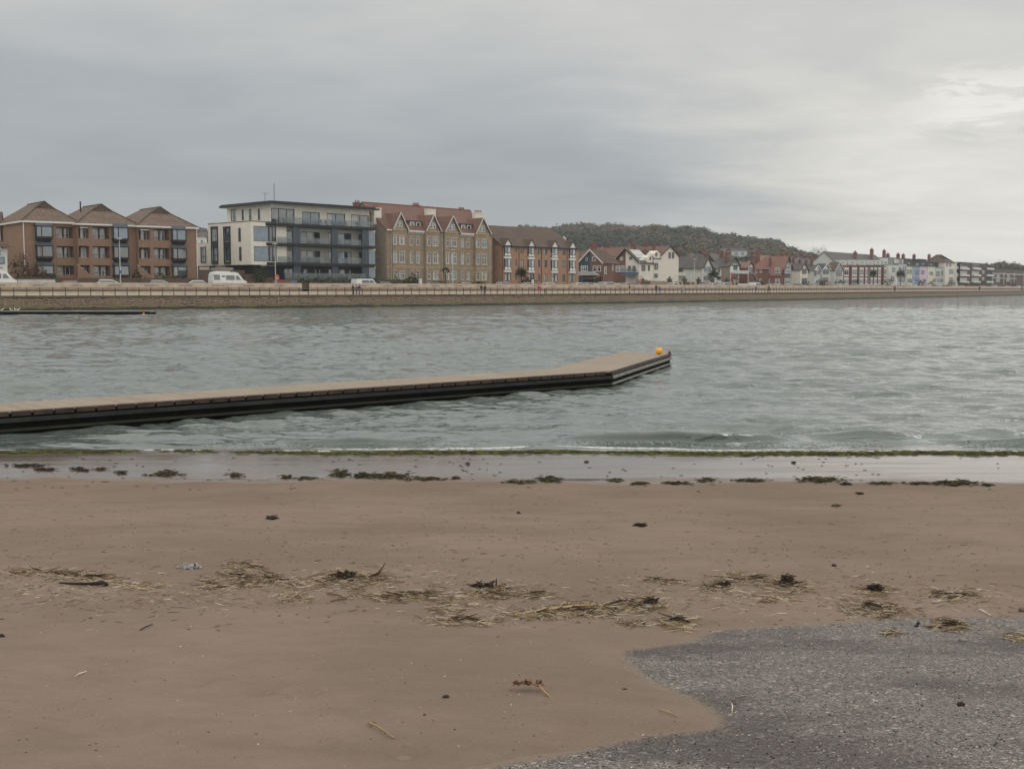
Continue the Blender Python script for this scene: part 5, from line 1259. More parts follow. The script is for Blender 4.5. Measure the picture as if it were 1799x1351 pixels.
for i, ((p0, p1, pa, ya), pr) in enumerate(zip(gab, pairs)):
    d = -.55; u0, u1 = b.U(p0, d)+.15, b.U(p1, d)-.15; holes = []
    for p, q in pr:
        for h0, h1 in Rr: holes.append((b.U(p, d), b.U(q, d), h0, h1))
    mb = MB(); wall(mb, fmap('front', d), u0, u1, -.6, ze-.0, holes); wall(mb, fmap('left', u0), d, 0, -.6, ze); wall(mb, fmap('right', u1), d, 0, -.6, ze)
    ob = b.part(mb, 'bay', 'sandstone')
    for p, q in pr:
        for h0, h1 in Rr:
            o = win(b, fmap('front', d), b.U(p, d), b.U(q, d), h0, h1, fr='frame_cream', nv=1 if q-p < 8 else 2, nh=.68, fw=.11 if q-p < 8 else .14, back=.08); 
    mb = MB()
    for p, q in pr:
        for h0, h1 in Rr: fbox(mb, fmap('front', d), b.U(p, d)-.15, b.U(q, d)+.15, .0, .06, h1, h1+.25); fbox(mb, fmap('front', d), b.U(p, d)-.15, b.U(q, d)+.15, .0, .08, h0-.18, h0)
    for q in zz: fbox(mb, fmap('front', d), u0-.03, u1+.03, .0, .05, q, q+.16)
    fbox(mb, fmap('front', d), u0-.1, u1+.1, 0, .12, ze-.2, ze+.1)
    b.part(mb, 'bay_dressings', 'pale_stone', ob)
    ua = b.U(pa, d); za = b.H(ya, pa, d); w0, w1 = u0-.05, u1+.05; sl = (za-ze-.1)/((w1-w0)/2); yb = yr*(za-ze)/(zr-ze)
    mb = MB(); mb.prism([(w0, d, ze+.1), (w1, d, ze+.1), (ua, d, za-.2)], (0, .25, 0)); og = b.part(mb, 'gable', 'sandstone')
    mb = MB(); o_ = .35
    roof_panel(mb, [(w0-.1, d-.4, ze-.05), (ua, d-.4, za), (ua, yb, za), (w0-.1, .2, ze-.05)], .1); roof_panel(mb, [(w1+.1, d-.4, ze-.05), (ua, d-.4, za), (ua, yb, za), (w1+.1, .2, ze-.05)], .1); b.part(mb, 'gable_roof', 'tile_red', og)
    mb = MB(); y = d-.43; mb.bar((w0-.12, y, ze-.1), (ua, y, za-.02), .22, .08, up=(0, 1, 0)); mb.bar((w1+.12, y, ze-.1), (ua, y, za-.02), .22, .08, up=(0, 1, 0)); b.part(mb, 'bargeboard', 'grey_white', og)
    for p, q in ((694.5-703, 699-703), (700-703, 704.5-703)):
        uu0, uu1 = b.U(pa+p+2.5, d), b.U(pa+q+2.7, d); win(b, fmap('front', d), uu0, uu1, b.H(ya+25, pa, d), b.H(ya+14.5, pa, d), nv=1, nh=.6, fw=.1, back=-.05, curtain=False)
mb = MB(); roof_panel(mb, [(-.35, -.35, ze-.1), (W+.35, -.35, ze-.1), (W+.35, yr, zr), (-.35, yr, zr)]); roof_panel(mb, [(-.35, 2*yr+.3, ze-.1), (W+.35, 2*yr+.3, ze-.1), (W+.35, yr, zr), (-.35, yr, zr)]); rf = b.part(mb, 'roof', 'tile_red')
mb = MB(); mb.bar((-.35, yr, zr+.05), (W+.35, yr, zr+.05), .3, .15); b.part(mb, 'ridge_tiles', 'terracotta', rf)
mb = MB(); mb.prism([(W-.14, 0, ze), (W-.14, 2*yr, ze), (W-.14, yr, zr-.2)], (.12, 0, 0)); b.part(mb, 'end_gable', 'sandstone')
for p0, p1, q0, q1 in ((718.5, 741, 388.5, 399.5), (808, 829.5, 394, 404)):
    d = 1.2; u0, u1 = b.U(p0, d), b.U(p1, d); h0, h1 = b.H(q1, p0, d), b.H(q0, p0, d)
    mb = MB(); mb.box(u0, u1, d+.02, 5, h0-.3, h1); od = b.part(mb, 'dormer', 'tile_red'); mb = MB(); mb.box(u0-.2, u1+.2, d-.35, 5.5, h1+.003, h1+.16); b.part(mb, 'dormer_roof', 'lead', od)
    w_ = (u1-u0)
    for a, c_ in ((.08, .42), (.56, .9)): win(b, fmap('front', d), u0+w_*a, u0+w_*c_, h0+.05, h1-.12, nv=1, fw=.2, back=-.06, curtain=False)
for q0_, q1_ in ((b.U(716.5), b.U(747.5)), (b.U(808), b.U(834.5)), (-.3, b.U(689))):
    mb = MB(); mb.box(q0_, q1_, -.45, -.36, ze-.35, ze-.08); b.part(mb, 'gutter', 'white_paint')
mb = MB()
for pa, pb in ((716.5, 747), (808, 834)):
    for q in np.linspace(b.U(pa), b.U(pb), 9): mb.box(q-.06, q+.06, -.34, -.0, ze-.75, ze-.36)
o = b.part(mb, 'eaves_brackets', 'white_paint'); o['kind'] = 'stuff'
for p in (688, 777, 860.5):
    mb = MB(); x = b.U(p, -.1); mb.tube([(x, -.1, ze-.3), (x, -.1, 0)], .07, 6); b.part(mb, 'drainpipe', 'white_paint')
for p0, p1, top, y, m_, n in ((655, 669, 361, 3.2, 'cream_render', 3), (748.5, 764, 363, 3.8, 'cream_render', 3), (832, 848, 369.5, 3.8, 'cream_render', 4), (725, 738, 356.5, 9.5, 'chimney_brick', 4), (805, 817, 364.5, 9.5, 'chimney_brick', 4)):
    u0, u1 = b.U(p0, y), b.U(p1, y); chimney(b, (u0+u1)/2, y, ze+1, b.H(top+3, p0, y), u1-u0-.15, .9, m_, n)
# red chimney and roof of a house behind the cream flats
b = Bd('house', 'red brick chimney and roof peak rising behind the cream flats', 'house', 610, 62); Z0 = b.H(372, 620)
body_box(b, 0, b.U(642), 0, 8, Z0-2, 'brick_red'); rf = gable_roof_x(b, 0, b.U(642), 0, 8, Z0-2, Z0+.3, 'tile_red', .3, 'brick_red'); chimney(b, b.U(629, 3), 3, Z0-2, b.H(355.5, 629, 3), 1.9, 1.0, 'chimney_brick', 3, rf)

# ---- orange brick flats with white-topped bays
b = Bd('apartment_building', 'orange brick flats with four white-panelled bay stacks under small white gablets', 'apartments', 882.7, 28, 0, ang=47); b4 = b
W = b.U(1016.5); ze = b.H(431, 883); dep = 14.5; yr = 7.0
zr = b.H(402.8, 976, yr); col4 = [(886.5, 897.8), (928.3, 938.8), (969.2, 980), (1000.8, 1011)]
rw = [(433, 444.6, 445, 450, 451, 454.6), (455, 468.8, 469, 474.8, 475.2, 478.6)]
small = [(905, 907.8, 0), (914.7, 919.8, 1), (943.7, 949, 1), (956, 961.3, 1), (987.3, 992.8, 1)]
SR = [(b.H(445, 900), b.H(433, 900)), (b.H(468.5, 900), b.H(455.8, 900)), (b.H(494.5, 900), b.H(480.8, 900))]
holes = [(b.U(p), b.U(q), h0+(.3 if not k_ else 0), h1) for p, q, k_ in small for h0, h1 in SR]
gh = (b.H(494.5, 900), b.H(480.5, 900))
holes += [(b.U(p)+.1, b.U(q)-.1, gh[0], gh[1]) for p, q in col4]
body_box(b, 0, W, 0, dep, ze, 'brick_orange', holes)
f = fmap('front')
for h_ in holes: win(b, f, *h_, fr='charcoal', gl=None, nv=2 if h_[1]-h_[0] > .8 else 1, nh=0, fw=.1)
for i, (p, q) in enumerate(col4):
    u0, u1 = b.U(p, -.25), b.U(q, -.25)
    for k, r_ in enumerate(rw):
        z1, z0, p1, p0, c1, c0 = [b.H(v, 890) for v in r_]
        mb = MB(); mb.box(u0, u1, -.25, 0, z0-.0, z1); ob = b.part(mb, 'bay_window', 'charcoal')
        m_ = (u0+u1)/2; mb = MB(); mb.box(u0+.12, m_-.08, -.27, -.26, z0+.05, z1-.1); mb.box(m_+.08, u1-.12, -.27, -.26, z0+.05, z1-.1); b.part(mb, 'pane', 'glass_dark' if (i+k) % 2 else 'glass_grey', ob)
        mb = MB(); mb.box(m_+.1, m_+.1+(u1-m_)*.6, -.275, -.272, z0+.06, z1-.12); b.part(mb, 'curtain', 'curtain', ob)
        mb = MB(); mb.box(u0, u1, -.24, 0, p0-.02, z0-.003); b.part(mb, 'bay_base', 'charcoal', ob)
        mb = MB(); mb.box(u0+.1, m_-.08, -.27, -.241, p0+.06, p1-.04); mb.box(m_+.08, u1-.1, -.27, -.241, p0+.06, p1-.04); mb.box(u0-.05, u1+.05, -.32, 0, c0, c1); b.part(mb, 'white_panels', 'white_paint', ob)
    ua = (u0+u1)/2; d = -.35; zg = ze+b.H(418.7, 897)-b.H(430.8, 897); w0, w1 = u0-.25, u1+.25
    mb = MB(); mb.prism([(w0+.12, d+.06, ze), (w1-.12, d+.06, ze), (ua, d+.06, zg-.2)], (0, .1, 0)); og = b.part(mb, 'gablet', 'white_paint')
    yb = yr*(zg-ze)/(zr-ze)+.3; mb = MB(); roof_panel(mb, [(w0-.15, d-.1, ze-.15), (ua, d-.1, zg+.1), (ua, yb, zg+.1), (w0-.15, .1, ze-.15)], .16); roof_panel(mb, [(w1+.15, d-.1, ze-.15), (ua, d-.1, zg+.1), (ua, yb, zg+.1), (w1+.15, .1, ze-.15)], .16); b.part(mb, 'gablet_roof', 'tile_dark', og)
rf = gable_roof_x(b, 0, W, 0, dep, ze, zr, 'tile_dark', .3, 'brick_tan', None, hip_r=3.2, yr=yr)
mb = MB(); mb.box(-.3, W+.3, -.42, -.31, ze-.35, ze-.12); b.part(mb, 'gutter', 'black_paint')
for p in (882.9, 911.8, 951.5, 996.5):
    mb = MB(); x = b.U(p, -.08); mb.tube([(x, -.08, ze-.3), (x, -.08, 0)], .06, 6); b.part(mb, 'drainpipe', 'black_paint')
mb = MB(); x, y = W-.8, 4.5; mb.prism([(x-1.4, y-.6, b.H(421.5, 996, y)), (x+1.2, y-.6, b.H(421.5, 996, y)), (x-.1, y-.6, b.H(413.5, 996, y))], (0, .15, 0)); og = b.part(mb, 'gablet', 'white_paint')
mb = MB(); q = b.H(412.5, 996, y); e_ = b.H(422, 996, y); roof_panel(mb, [(x-1.6, y-.75, e_), (x-.1, y-.75, q), (x-.1, y+2, q), (x-1.6, y+1, e_)]); roof_panel(mb, [(x+1.4, y-.75, e_), (x-.1, y-.75, q), (x-.1, y+2, q), (x+1.4, y+1, e_)]); b.part(mb, 'gablet_roof', 'tile_dark', og)
# ------------------------------------------------------------ houses to the right: corner pixel, left extent of the side wall, right extent of the front
def pxwin(b, face, rects, fr='white_paint', d=0, sill=False, gl=None):
    for r_ in rects:
        p0, y0, p1, y1 = r_[:4]; nv = r_[4] if len(r_) > 4 else 2; m_ = (p0+p1)/2
        if face == 'left': a0, a1, h0, h1 = b.S(p1, d), b.S(p0, d), b.HS(y1, m_, d), b.HS(y0, m_, d)
        else: a0, a1, h0, h1 = b.U(p0, d), b.U(p1, d), b.H(y1, m_, d), b.H(y0, m_, d)
        win(b, fmap(face, d), a0, a1, h0, h1, fr=fr, nv=nv, nh=.65 if (y1-y0) > 9 else 0, fw=min(.14, (a1-a0)*.16), back=-.06, sill=sill, gl=gl, curtain=False)
_chim = chimney
def chimney(b, x, y, z0, z1, w_=.9, d_=.7, m='chimney_brick', pots=2, parent=None): return _chim(b, x, y, z0, z1, w_*.62, d_*.62, m, pots, parent)
# long red-roofed terrace running inland, cream gable to the front
b = Bd('house', 'tall cream house with dark-edged gable and the longest red roof behind it', 'house', 1160, 30); W = b.U(1192); ze = b.H(449.5, 1192); zr = b.H(432, 1176); L = min(b.S(1018), 60)
body_box(b, 0, W, 0, L, ze, 'cream_render'); rf = gable_roof_y(b, 0, W, 0, L, ze, zr, 'tile_red', .35, 'cream_render', 'black_paint')
pxwin(b, 'front', [(1174, 443.5, 1177.5, 454, 1), (1180, 443.5, 1183.5, 454, 1)], 'charcoal')
chimney(b, W*.15, 3, zr-3, zr+.4, 1.4, .9, parent=rf); chimney(b, W*.9, 5, zr-3, zr+.3, 1.6, .9, parent=rf)
for q in (.28, .45, .75, .93): chimney(b, W*.5, L*q, zr-1, zr+1.2, 1.1, 1.4, parent=rf)
mb = MB(); roof_panel(mb, [(-.3, 8, ze+.9), (-.3, 10.8, ze+.9), (1.9, 10.8, ze+.9+2.2*(zr-ze)/(W/2)), (1.9, 8, ze+.9+2.2*(zr-ze)/(W/2))], .1)
for p in mb.v: pass
b.part(mb, 'rooflight', 'solar', rf)
# cream part in front of it with arched dormer
b = Bd('house', 'cream rendered house with one rounded dormer, tucked below the tall cream gable', 'house', 1148.5, 30); W = b.U(1160); ze = b.H(453, 1150)
body_box(b, 0, W, 0, 7, ze, 'cream_render'); gable_roof_x(b, 0, W, 0, 7, ze, ze+2.6, 'tile_dark', .25, 'cream_render', hip_l=1.5)
mb = MB(); x0, x1 = b.U(1149), b.U(1159); zd = b.H(442.5, 1152); mb.prism([(x0, -.1, ze-.1), (x1, -.1, ze-.1), (x1, -.1, zd-.5), ((x0+x1)/2, -.1, zd+.3), (x0, -.1, zd-.5)], (0, 2.4, 0)); b.part(mb, 'dormer', 'cream_render')
pxwin(b, 'front', [(1151, 444, 1154, 450, 1), (1150.5, 462, 1155.5, 473, 1), (1150, 481, 1155, 487.5, 1)], 'charcoal', d=-.12)
pxwin(b, 'left', [(1145.5, 467, 1147.5, 476, 1)], 'charcoal')
# white half and brick half of the gabled pair
b = Bd('house', 'white and brick gabled house with pale solar panels on its roof', 'house', 1122, 30); S0 = b.S(1077.5); zeL = b.HS(460.8, 1122); W = b.U(1148); zr = b.HS(437.5, 1099, 0); mid = b.S(1099)
mb = MB(); wall(mb, fmap('left', 0), 0, mid, -.6, zeL); wall(mb, fmap('front', 0), 0, W, -.6, zeL); mb.prism([(0, 0, zeL), (0, mid, zeL), (0, mid, zr-.15)], (.2, 0, 0)); mb.box(.3, W, .3, S0, -.5, zeL-.05); b.part(mb, 'wall', 'cream_render')
mb = MB(); wall(mb, fmap('left', 0), mid, S0, -.6, zeL); mb.prism([(0, mid+.002, zeL), (0, S0, zeL), (0, mid+.002, zr-.15)], (.2, 0, 0)); b.part(mb, 'brick_wall', 'brick_red')
rf = gable_roof_x(b, 0, W, 0, S0, zeL, zr, 'tile_dark', .4, None, 'black_paint', hip_r=2.5, yr=mid)
mb = MB(); sl = (zr-zeL)/mid; n_ = Vector((0, -sl, 1)).normalized()*.05
for i in range(4):
    for j in range(2):
        x = 1.2+i*1.25; y0 = mid*(.12+.42*j); y1 = y0+mid*.40; mb.prism([tuple(Vector((x, y0, zeL+y0*sl))+n_), tuple(Vector((x+1.18, y0, zeL+y0*sl))+n_), tuple(Vector((x+1.18, y1, zeL+y1*sl))+n_), tuple(Vector((x, y1, zeL+y1*sl))+n_)], tuple(n_))
b.part(mb, 'solar_panels', 'solar_white', rf)
mb = MB(); x0, x1 = b.U(1137), b.U(1146); zd = b.H(450, 1141); mb.prism([(x0, .0, zeL-.1), (x1, .0, zeL-.1), (x1, .0, zd-.4), ((x0+x1)/2, .0, zd+.3), (x0, .0, zd-.4)], (0, 3, 0)); b.part(mb, 'dormer', 'cream_render'); pxwin(b, 'front', [(1141, 452, 1143.2, 457, 1)], 'charcoal', d=-.02)
pxwin(b, 'left', [(1105.5, 451.5, 1110, 456.5, 1), (1103.5, 467.5, 1108.3, 477, 1), (1111.5, 467.5, 1116.5, 477, 1)], 'charcoal')
pxwin(b, 'left', [(1089.5, 452, 1094.5, 457.5, 2), (1082, 467, 1089.3, 478, 1), (1090.5, 467, 1097.2, 478, 1)])
pxwin(b, 'front', [(1127, 466, 1133, 476, 1), (1138, 466.5, 1141, 476, 1)], 'charcoal')
mb = MB(); a0, a1 = b.S(1122), b.S(1098); z0, z1 = b.HS(485, 1110), b.HS(479, 1110); mb.prism([(0, a0, z1), (0, a1, z1), (-2.2, a1, z0), (-2.2, a0, z0)], (0, 0, .08)); b.part(mb, 'awning', 'navy')
mb = MB(); mb.box(-.95, -.9, b.S(1122), b.S(1100), b.HS(477, 1110), b.HS(472, 1110)); b.part(mb, 'glass_balustrade', 'balcony_glass')
chimney(b, W*.6, mid, zr-.5, zr+1.3, 1.2, .8, parent=rf)
# blue and brick gabled house
b = Bd('house', 'gabled house, left half painted blue and right half red brick, with white edges', 'house', 1058.8, 30); S0 = b.S(1016.5); zeL = b.HS(461, 1058); W = b.U(1077.5); mid = b.S(1037.3); zr = b.HS(439, 1037)
mb = MB(); wall(mb, fmap('left', 0), 0, mid, -.6, zeL); wall(mb, fmap('front', 0), 0, W, -.6, zeL); mb.prism([(0, 0, zeL), (0, mid, zeL), (0, mid, zr-.15)], (.2, 0, 0)); mb.box(.3, W, .3, S0, -.5, zeL-.05); b.part(mb, 'brick_wall', 'brick_red')
mb = MB(); wall(mb, fmap('left', 0), mid, S0, -.6, zeL); mb.prism([(0, mid+.002, zeL), (0, S0, zeL), (0, mid+.002, zr-.15)], (.2, 0, 0)); b.part(mb, 'blue_wall', 'navy')
rf = gable_roof_x(b, 0, W+2.5, 0, S0, zeL, zr, 'tile_dark', .35, None, 'white_paint', hip_r=1, yr=mid)
pxwin(b, 'left', [(1029, 453, 1032.5, 458.5, 1), (1021, 467, 1032.8, 477, 3), (1040.5, 451, 1047.5, 458.5, 2), (1042, 467, 1048, 477.5, 1), (1050, 467, 1056, 477.5, 1)], 'white_paint')
pxwin(b, 'front', [(1061, 468.5, 1065, 482, 1), (1075, 464, 1077, 476, 1)], 'white_paint')
chimney(b, W*.4, mid+.5, zr-.5, zr+1.6, 2.2, .9, parent=rf); chimney(b, W*.9, mid+1.5, zr-.8, zr+1.3, 1.0, .7, parent=rf)
mb = MB(); mb.box(-1.6, -.02, 1, S0-1, b.HS(484, 1037), b.HS(481, 1037)); mb.box(-1.65, -1.6, 1, S0-1, b.HS(481, 1037), b.HS(477.5, 1037)); b.part(mb, 'balcony', 'grey_white')
mb = MB(); mb.box(-3.5, 2, .5, S0-4, -.5, b.HS(486, 1045)); b.part(mb, 'lower_extension', 'dark_brown'); mb = MB(); roof_panel(mb, [(-4, 0, b.HS(490, 1045)), (-4, S0-4, b.HS(490, 1045)), (-.2, S0-4, b.HS(484, 1045)), (-.2, 0, b.HS(484, 1045))]); b.part(mb, 'lower_roof', 'tile_red')
# white grey-roofed pair
b = Bd('house', 'white semi-detached house with grey hipped roof behind the brick piers', 'house', 1233.5, 26); S0 = b.S(1157.5); ze = b.HS(469.5, 1230); W = b.U(1267); zr = b.HS(452, 1200); dep = S0
body_box(b, 0, W, 0, dep, ze, 'white_render'); rf = gable_roof_x(b, 0, W, 0, dep*.5, ze, zr, 'slate', .4, None, None, hip_r=3, hip_l=3)
mb = MB(); roof_panel(mb, [(-.4, dep*.2, ze-.2), (-.4, dep+.4, ze-.2), (W*.45, dep-4, zr+.4), (W*.45, dep*.25, zr+.4)]); roof_panel(mb, [(-.4, dep+.4, ze-.2), (W, dep+.4, ze-.2), (W*.45, dep-4, zr+.4)]); roof_panel(mb, [(W+.4, dep*.2, ze-.2), (W+.4, dep+.4, ze-.2), (W*.45, dep-4, zr+.4), (W*.45, dep*.25, zr+.4)]); b.part(mb, 'rear_roof', 'slate', rf)
mb = MB(); u0, u1 = b.U(1235, -.5), b.U(1251, -.5); mb.box(u0, u1, -.5, -.002, -.6, ze); b.part(mb, 'bay', 'white_render'); zg = b.H(452.5, 1244, -.5)
gable_roof_y(b, u0, u1, -.5, 5, ze, zg, 'slate', .3, 'white_render', 'black_paint', name='bay_roof')
pxwin(b, 'front', [(1236.5, 468.5, 1240, 477.5, 1), (1241.3, 468.5, 1248.5, 477.5, 1), (1236, 485.5, 1249, 492, 4)], 'lamp_grey', d=-.5); pxwin(b, 'front', [(1253.5, 470, 1257, 477, 1), (1261.5, 469, 1264.7, 478, 1), (1260, 485, 1266, 492, 2)], 'charcoal')
pxwin(b, 'left', [(1162.5, 472, 1168.7, 477.5, 2), (1179, 473, 1184, 476.8, 1), (1192.5, 470.5, 1200, 477, 3)], 'charcoal', sill=True)
mb = MB(); fbox(mb, fmap('left', 0), b.S(1204), b.S(1189), 0, .9, b.HS(485, 1196), b.HS(483, 1196)); b.part(mb, 'porch_canopy', 'white_paint'); mb = MB()
for p in (1185.3, 1232.8): a_ = b.S(p); fbox(mb, fmap('left', 0), a_-.15, a_+.15, .0, .05, -.5, ze-.02)
b.part(mb, 'dark_pilaster', 'charcoal')
chimney(b, W*.30, dep*.72, zr-1, zr+2.0, 2.2, 1.2, parent=rf); chimney(b, W*.45, dep*.45, zr-1, zr+1.4, 2.0, 1.2, 'grey_render', parent=rf)
# half timbered house with brown side
b = Bd('house', 'black and white half-timbered house with a balcony and long grey roof', 'house', 1280.5, 27); S0 = min(b.S(1240), 24); ze = b.HS(467, 1278); W = b.U(1299); zr = b.H(451.5, 1292)
body_box(b, 0, W, 0, S0, ze, 'grey_render'); rf = gable_roof_y(b, 0, W, 0, S0, ze, zr, 'slate', .35, 'white_render', 'black_paint', hip_b=3)
mb = MB(); fbox(mb, fmap('front'), 0.1, W-.1, .01, .06, -.5, ze-.1); b.part(mb, 'front_panel', 'white_render')
mb = MB(); xm = W/2; hg = zr-ze
for p, q in (((.3, ze+.1), (W-.3, ze+.1)), ((W*.25, ze+hg*.4), (W*.75, ze+hg*.4)), ((xm, ze), (xm, zr-.4)), ((W*.3, ze), (W*.42, ze+hg*.7)), ((W*.7, ze), (W*.58, ze+hg*.7)), ((.1, 0), (.1, ze)), ((W-.1, 0), (W-.1, ze)), ((W*.72, ze*.5), (W*.72, ze))): mb.bar((p[0], -.09, p[1]), (q[0], -.09, q[1]), .2, .06, up=(0, 1, 0))
b.part(mb, 'timber_framing', 'black_paint')
pxwin(b, 'front', [(1288.5, 467.5, 1295, 474, 3), (1288, 483, 1296, 490, 3)], 'charcoal', d=-.1)
mb = MB(); mb.box(W*.1, W+3.5, -1.3, 0, b.H(481, 1290), b.H(479.5, 1290)); mb.box(W*.1, W+3.5, -1.3, -1.25, b.H(479.5, 1290), b.H(475.5, 1290)); b.part(mb, 'balcony', 'grey_white')
chimney(b, W*.5, S0*.55, zr-1, zr+1.8, 1.6, 1.4, parent=rf); chimney(b, W*.2, S0*.2, zr-2, zr+1.5, 1.7, 1.3, parent=rf)
mb = MB(); x, z0 = b.U(1287, -1.4), b.H(486, 1287, -1.4); z1 = b.H(474.5, 1287, -1.4); mb.prism([(x-.3, -1.4, z0), (x+.35, -1.4, z0), (x+.2, -1.4, z0+1.3), (x+.75, -1.4, z1-.3), (x+.5, -1.4, z1), (x-.3, -1.4, z1-.15)], (0, .08, 0)); mat('red_cloth', (196, 44, 40), .8, .15)
fx, fy, fa, _ = at(1287, 24.5); fe = empty('banner', (fx, fy, 3.1), fa, 'red hanging cloth in front of the half-timbered house', 'banner')
mb = MB(); zz0, zz1 = 1.9, 4.3; n8 = 8
for i in range(n8):
    t0, t1 = i/n8, (i+1)/n8; w0, w1 = .42+.25*t0**2, .42+.25*t1**2; y0, y1 = .12*math.sin(t0*7), .12*math.sin(t1*7); za, zb_ = zz0+(zz1-zz0)*t0, zz0+(zz1-zz0)*t1
    mb.hexa([(-w0, y0, za), (w0*1.1, y0+.1, za), (w0*1.1, y0+.14, za), (-w0, y0+.04, za), (-w1, y1, zb_), (w1*1.1, y1+.1, zb_), (w1*1.1, y1+.14, zb_), (-w1, y1+.04, zb_)])
mb.build('cloth', 'red_cloth', fe); mb = MB(); mb.tube([(-.5, .1, 0), (-.5, .1, 4.6)], .05, 6); mb.build('pole', 'black_paint', fe)
# small slate-blue gabled house between
b = Bd('house', 'narrow grey-roofed house with white balcony, left of the red-brick house', 'house', 1301, 29); W = b.U(1318); ze = b.H(470, 1305); S0 = 9
body_box(b, 0, W, 0, S0, ze, 'grey_white'); gable_roof_x(b, 0, W, 0, S0, ze, b.H(457, 1305, 4), 'slate_blue', .3, 'grey_white'); pxwin(b, 'front', [(1302.5, 468.5, 1306, 476.5, 2), (1308, 468, 1311.5, 476.5, 1), (1302, 482, 1310, 495, 3)], 'white_paint')
# big red brick house with red roof
b = Bd('house', 'large red brick house with sweeping red tiled roof', 'house', 1377, 26); S0 = min(b.S(1318), 26); ze = b.HS(470.5, 1350); W = b.U(1390.5); zr = b.HS(450.5, 1362, W/2 if W > 2 else 2); 
body_box(b, 0, W, 0, S0, ze, 'brick_red'); rf = gable_roof_y(b, 0, W, 0, S0, ze, zr, 'tile_orange', .45, 'white_render', 'black_paint', hip_b=4)
mb = MB(); a0, a1 = b.S(1376), b.S(1356); zc = b.HS(485, 1366, -1.2); roof_panel(mb, [(-1.4, a0, zc), (-1.4, a1, zc), (-.2, a1, ze), (-.2, a0, ze)]); b.part(mb, 'catslide_roof', 'tile_orange', rf); mb = MB(); fbox(mb, fmap('left'), a0, a1, 0, 1.1, -.5, zc); b.part(mb, 'side_bay', 'brick_red')
pxwin(b, 'left', [(1361.5, 471, 1370.5, 480.5, 3), (1362, 490, 1370.5, 499.5, 3)], 'white_paint', d=-1.15); pxwin(b, 'left', [(1334.5, 472, 1338.3, 479.5, 1), (1351.5, 472, 1355, 479.5, 1), (1327, 472.5, 1330.5, 481, 1), (1327, 490, 1330.5, 497.5, 1), (1334.5, 490, 1338, 497, 1), (1351.5, 490, 1355, 498, 1)], 'white_paint')
pxwin(b, 'front', [(1378.5, 471, 1388.5, 480.5, 4), (1378.5, 489, 1388.5, 499, 4)], 'white_paint')
mb = MB(); fbox(mb, fmap('front'), .2, W-.2, .02, .05, b.H(488, 1383), b.H(481, 1383)); b.part(mb, 'hung_slates', 'slate'); mb = MB(); hg = zr-ze
for p, q in (((.3, ze+.1), (W-.3, ze+.1)), ((W*.22, ze+hg*.45), (W*.78, ze+hg*.45)), ((W/2, ze), (W/2, zr-.4)), ((W*.25, ze), (W*.42, ze+hg*.75)), ((W*.75, ze), (W*.58, ze+hg*.75))): mb.bar((p[0], -.05, p[1]), (q[0], -.05, q[1]), .2, .06, up=(0, 1, 0))
b.part(mb, 'timber_framing', 'black_paint')
chimney(b, W*.5, S0*.9, zr-4, b.HS(441, 1310, W*.5), 2.4, 1.6, parent=rf); chimney(b, W*.05, S0*.42, zr-3.4, zr-.6, 1.1, 1.0, parent=rf)
for q in (.12, .3): chimney(b, W*.9, S0*q, zr-3, zr+1.0, 1.0, .9, parent=rf)
# small gable at the left end of the red house
b = Bd('house', 'small half-timbered wing with a gable and an outside stair, left of the red brick house', 'house', 1312, 26.5); W = b.U(1324.5); ze = b.H(470, 1318); body_box(b, 0, W, 0, 7, ze, 'brick_red'); gable_roof_y(b, 0, W, 0, 7, ze, b.H(460.5, 1318), 'tile_orange', .3, 'white_render', 'black_paint')
pxwin(b, 'front', [(1314.5, 472, 1321, 479.5, 2)], 'lamp_grey'); mb = MB(); mb.bar((W*.3, -1.2, b.H(481, 1316)), (W*1.0, -1.2, b.H(497, 1323)), .8, .2); mb.bar((W*.3, -1.6, b.H(478, 1316)), (W*1.0, -1.6, b.H(494, 1323)), .06); b.part(mb, 'outside_stair', 'galv')
# cream gables
def small_gable(lb, pc, pl, pr, ye, ya, wm, rm, wins, lw=(), bm='black_paint', D=26, depth=None, frame='charcoal', ch=(), gm=None):
    b = Bd('house', lb, 'house', pc, D); S0 = depth or min(max(b.S(pl), 5), 24); W = b.U(pr); ze = b.H(ye, pc); zr = b.H(ya, (pc+pr)/2)
    body_box(b, 0, W, 0, S0, ze, wm); rf = gable_roof_y(b, 0, W, 0, S0, ze, zr, rm, .35, gm or wm, bm, hip_b=2); pxwin(b, 'front', wins, frame); pxwin(b, 'left', lw, frame)
    for q, h_ in ch: chimney(b, W*.5, S0*q, zr-1.5, zr+h_, 1.3, 1.1, parent=rf)
    return b, W, ze, zr, rf, S0
small_gable('cream house with slate roof and dark corner posts, right of the red brick house', 1405.5, 1391, 1419, 473.5, 462, 'yellow_render', 'slate', [(1409, 472.5, 1416.5, 481, 3), (1409, 489, 1417.5, 498.5, 3)], ch=((.3, 1.0), (.75, 1.6)))
small_gable('white house with the small white triangle gable, rooflights and a balcony', 1430, 1419.5, 1441, 474, 466.5, 'grey_white', 'slate', [(1430.5, 476, 1434, 485, 2), (1435.5, 476, 1440, 482, 1)], ((1420.5, 474, 1422, 481, 1),), 'white_paint', ch=((.4, 2.2), (.8, 1.8)), gm='white_paint')
small_gable('white gabled house with slate roof and white edges, left of the glass gable', 1444, 1435, 1458, 473.5, 463, 'grey_white', 'slate_blue', [(1446, 474, 1455.5, 481.5, 4), (1446, 488, 1455, 495, 3)], (), 'white_paint')
b, W, ze, zr, rf, S0 = small_gable('grey rendered house with a tall glazed triangular gable and brown roof', 1466, 1457, 1481.5, 474.5, 460.5, 'grey_white', 'tile_dark', [(1468, 474.5, 1478.5, 486, 4)], (), 'grey_white', frame='lamp_grey')
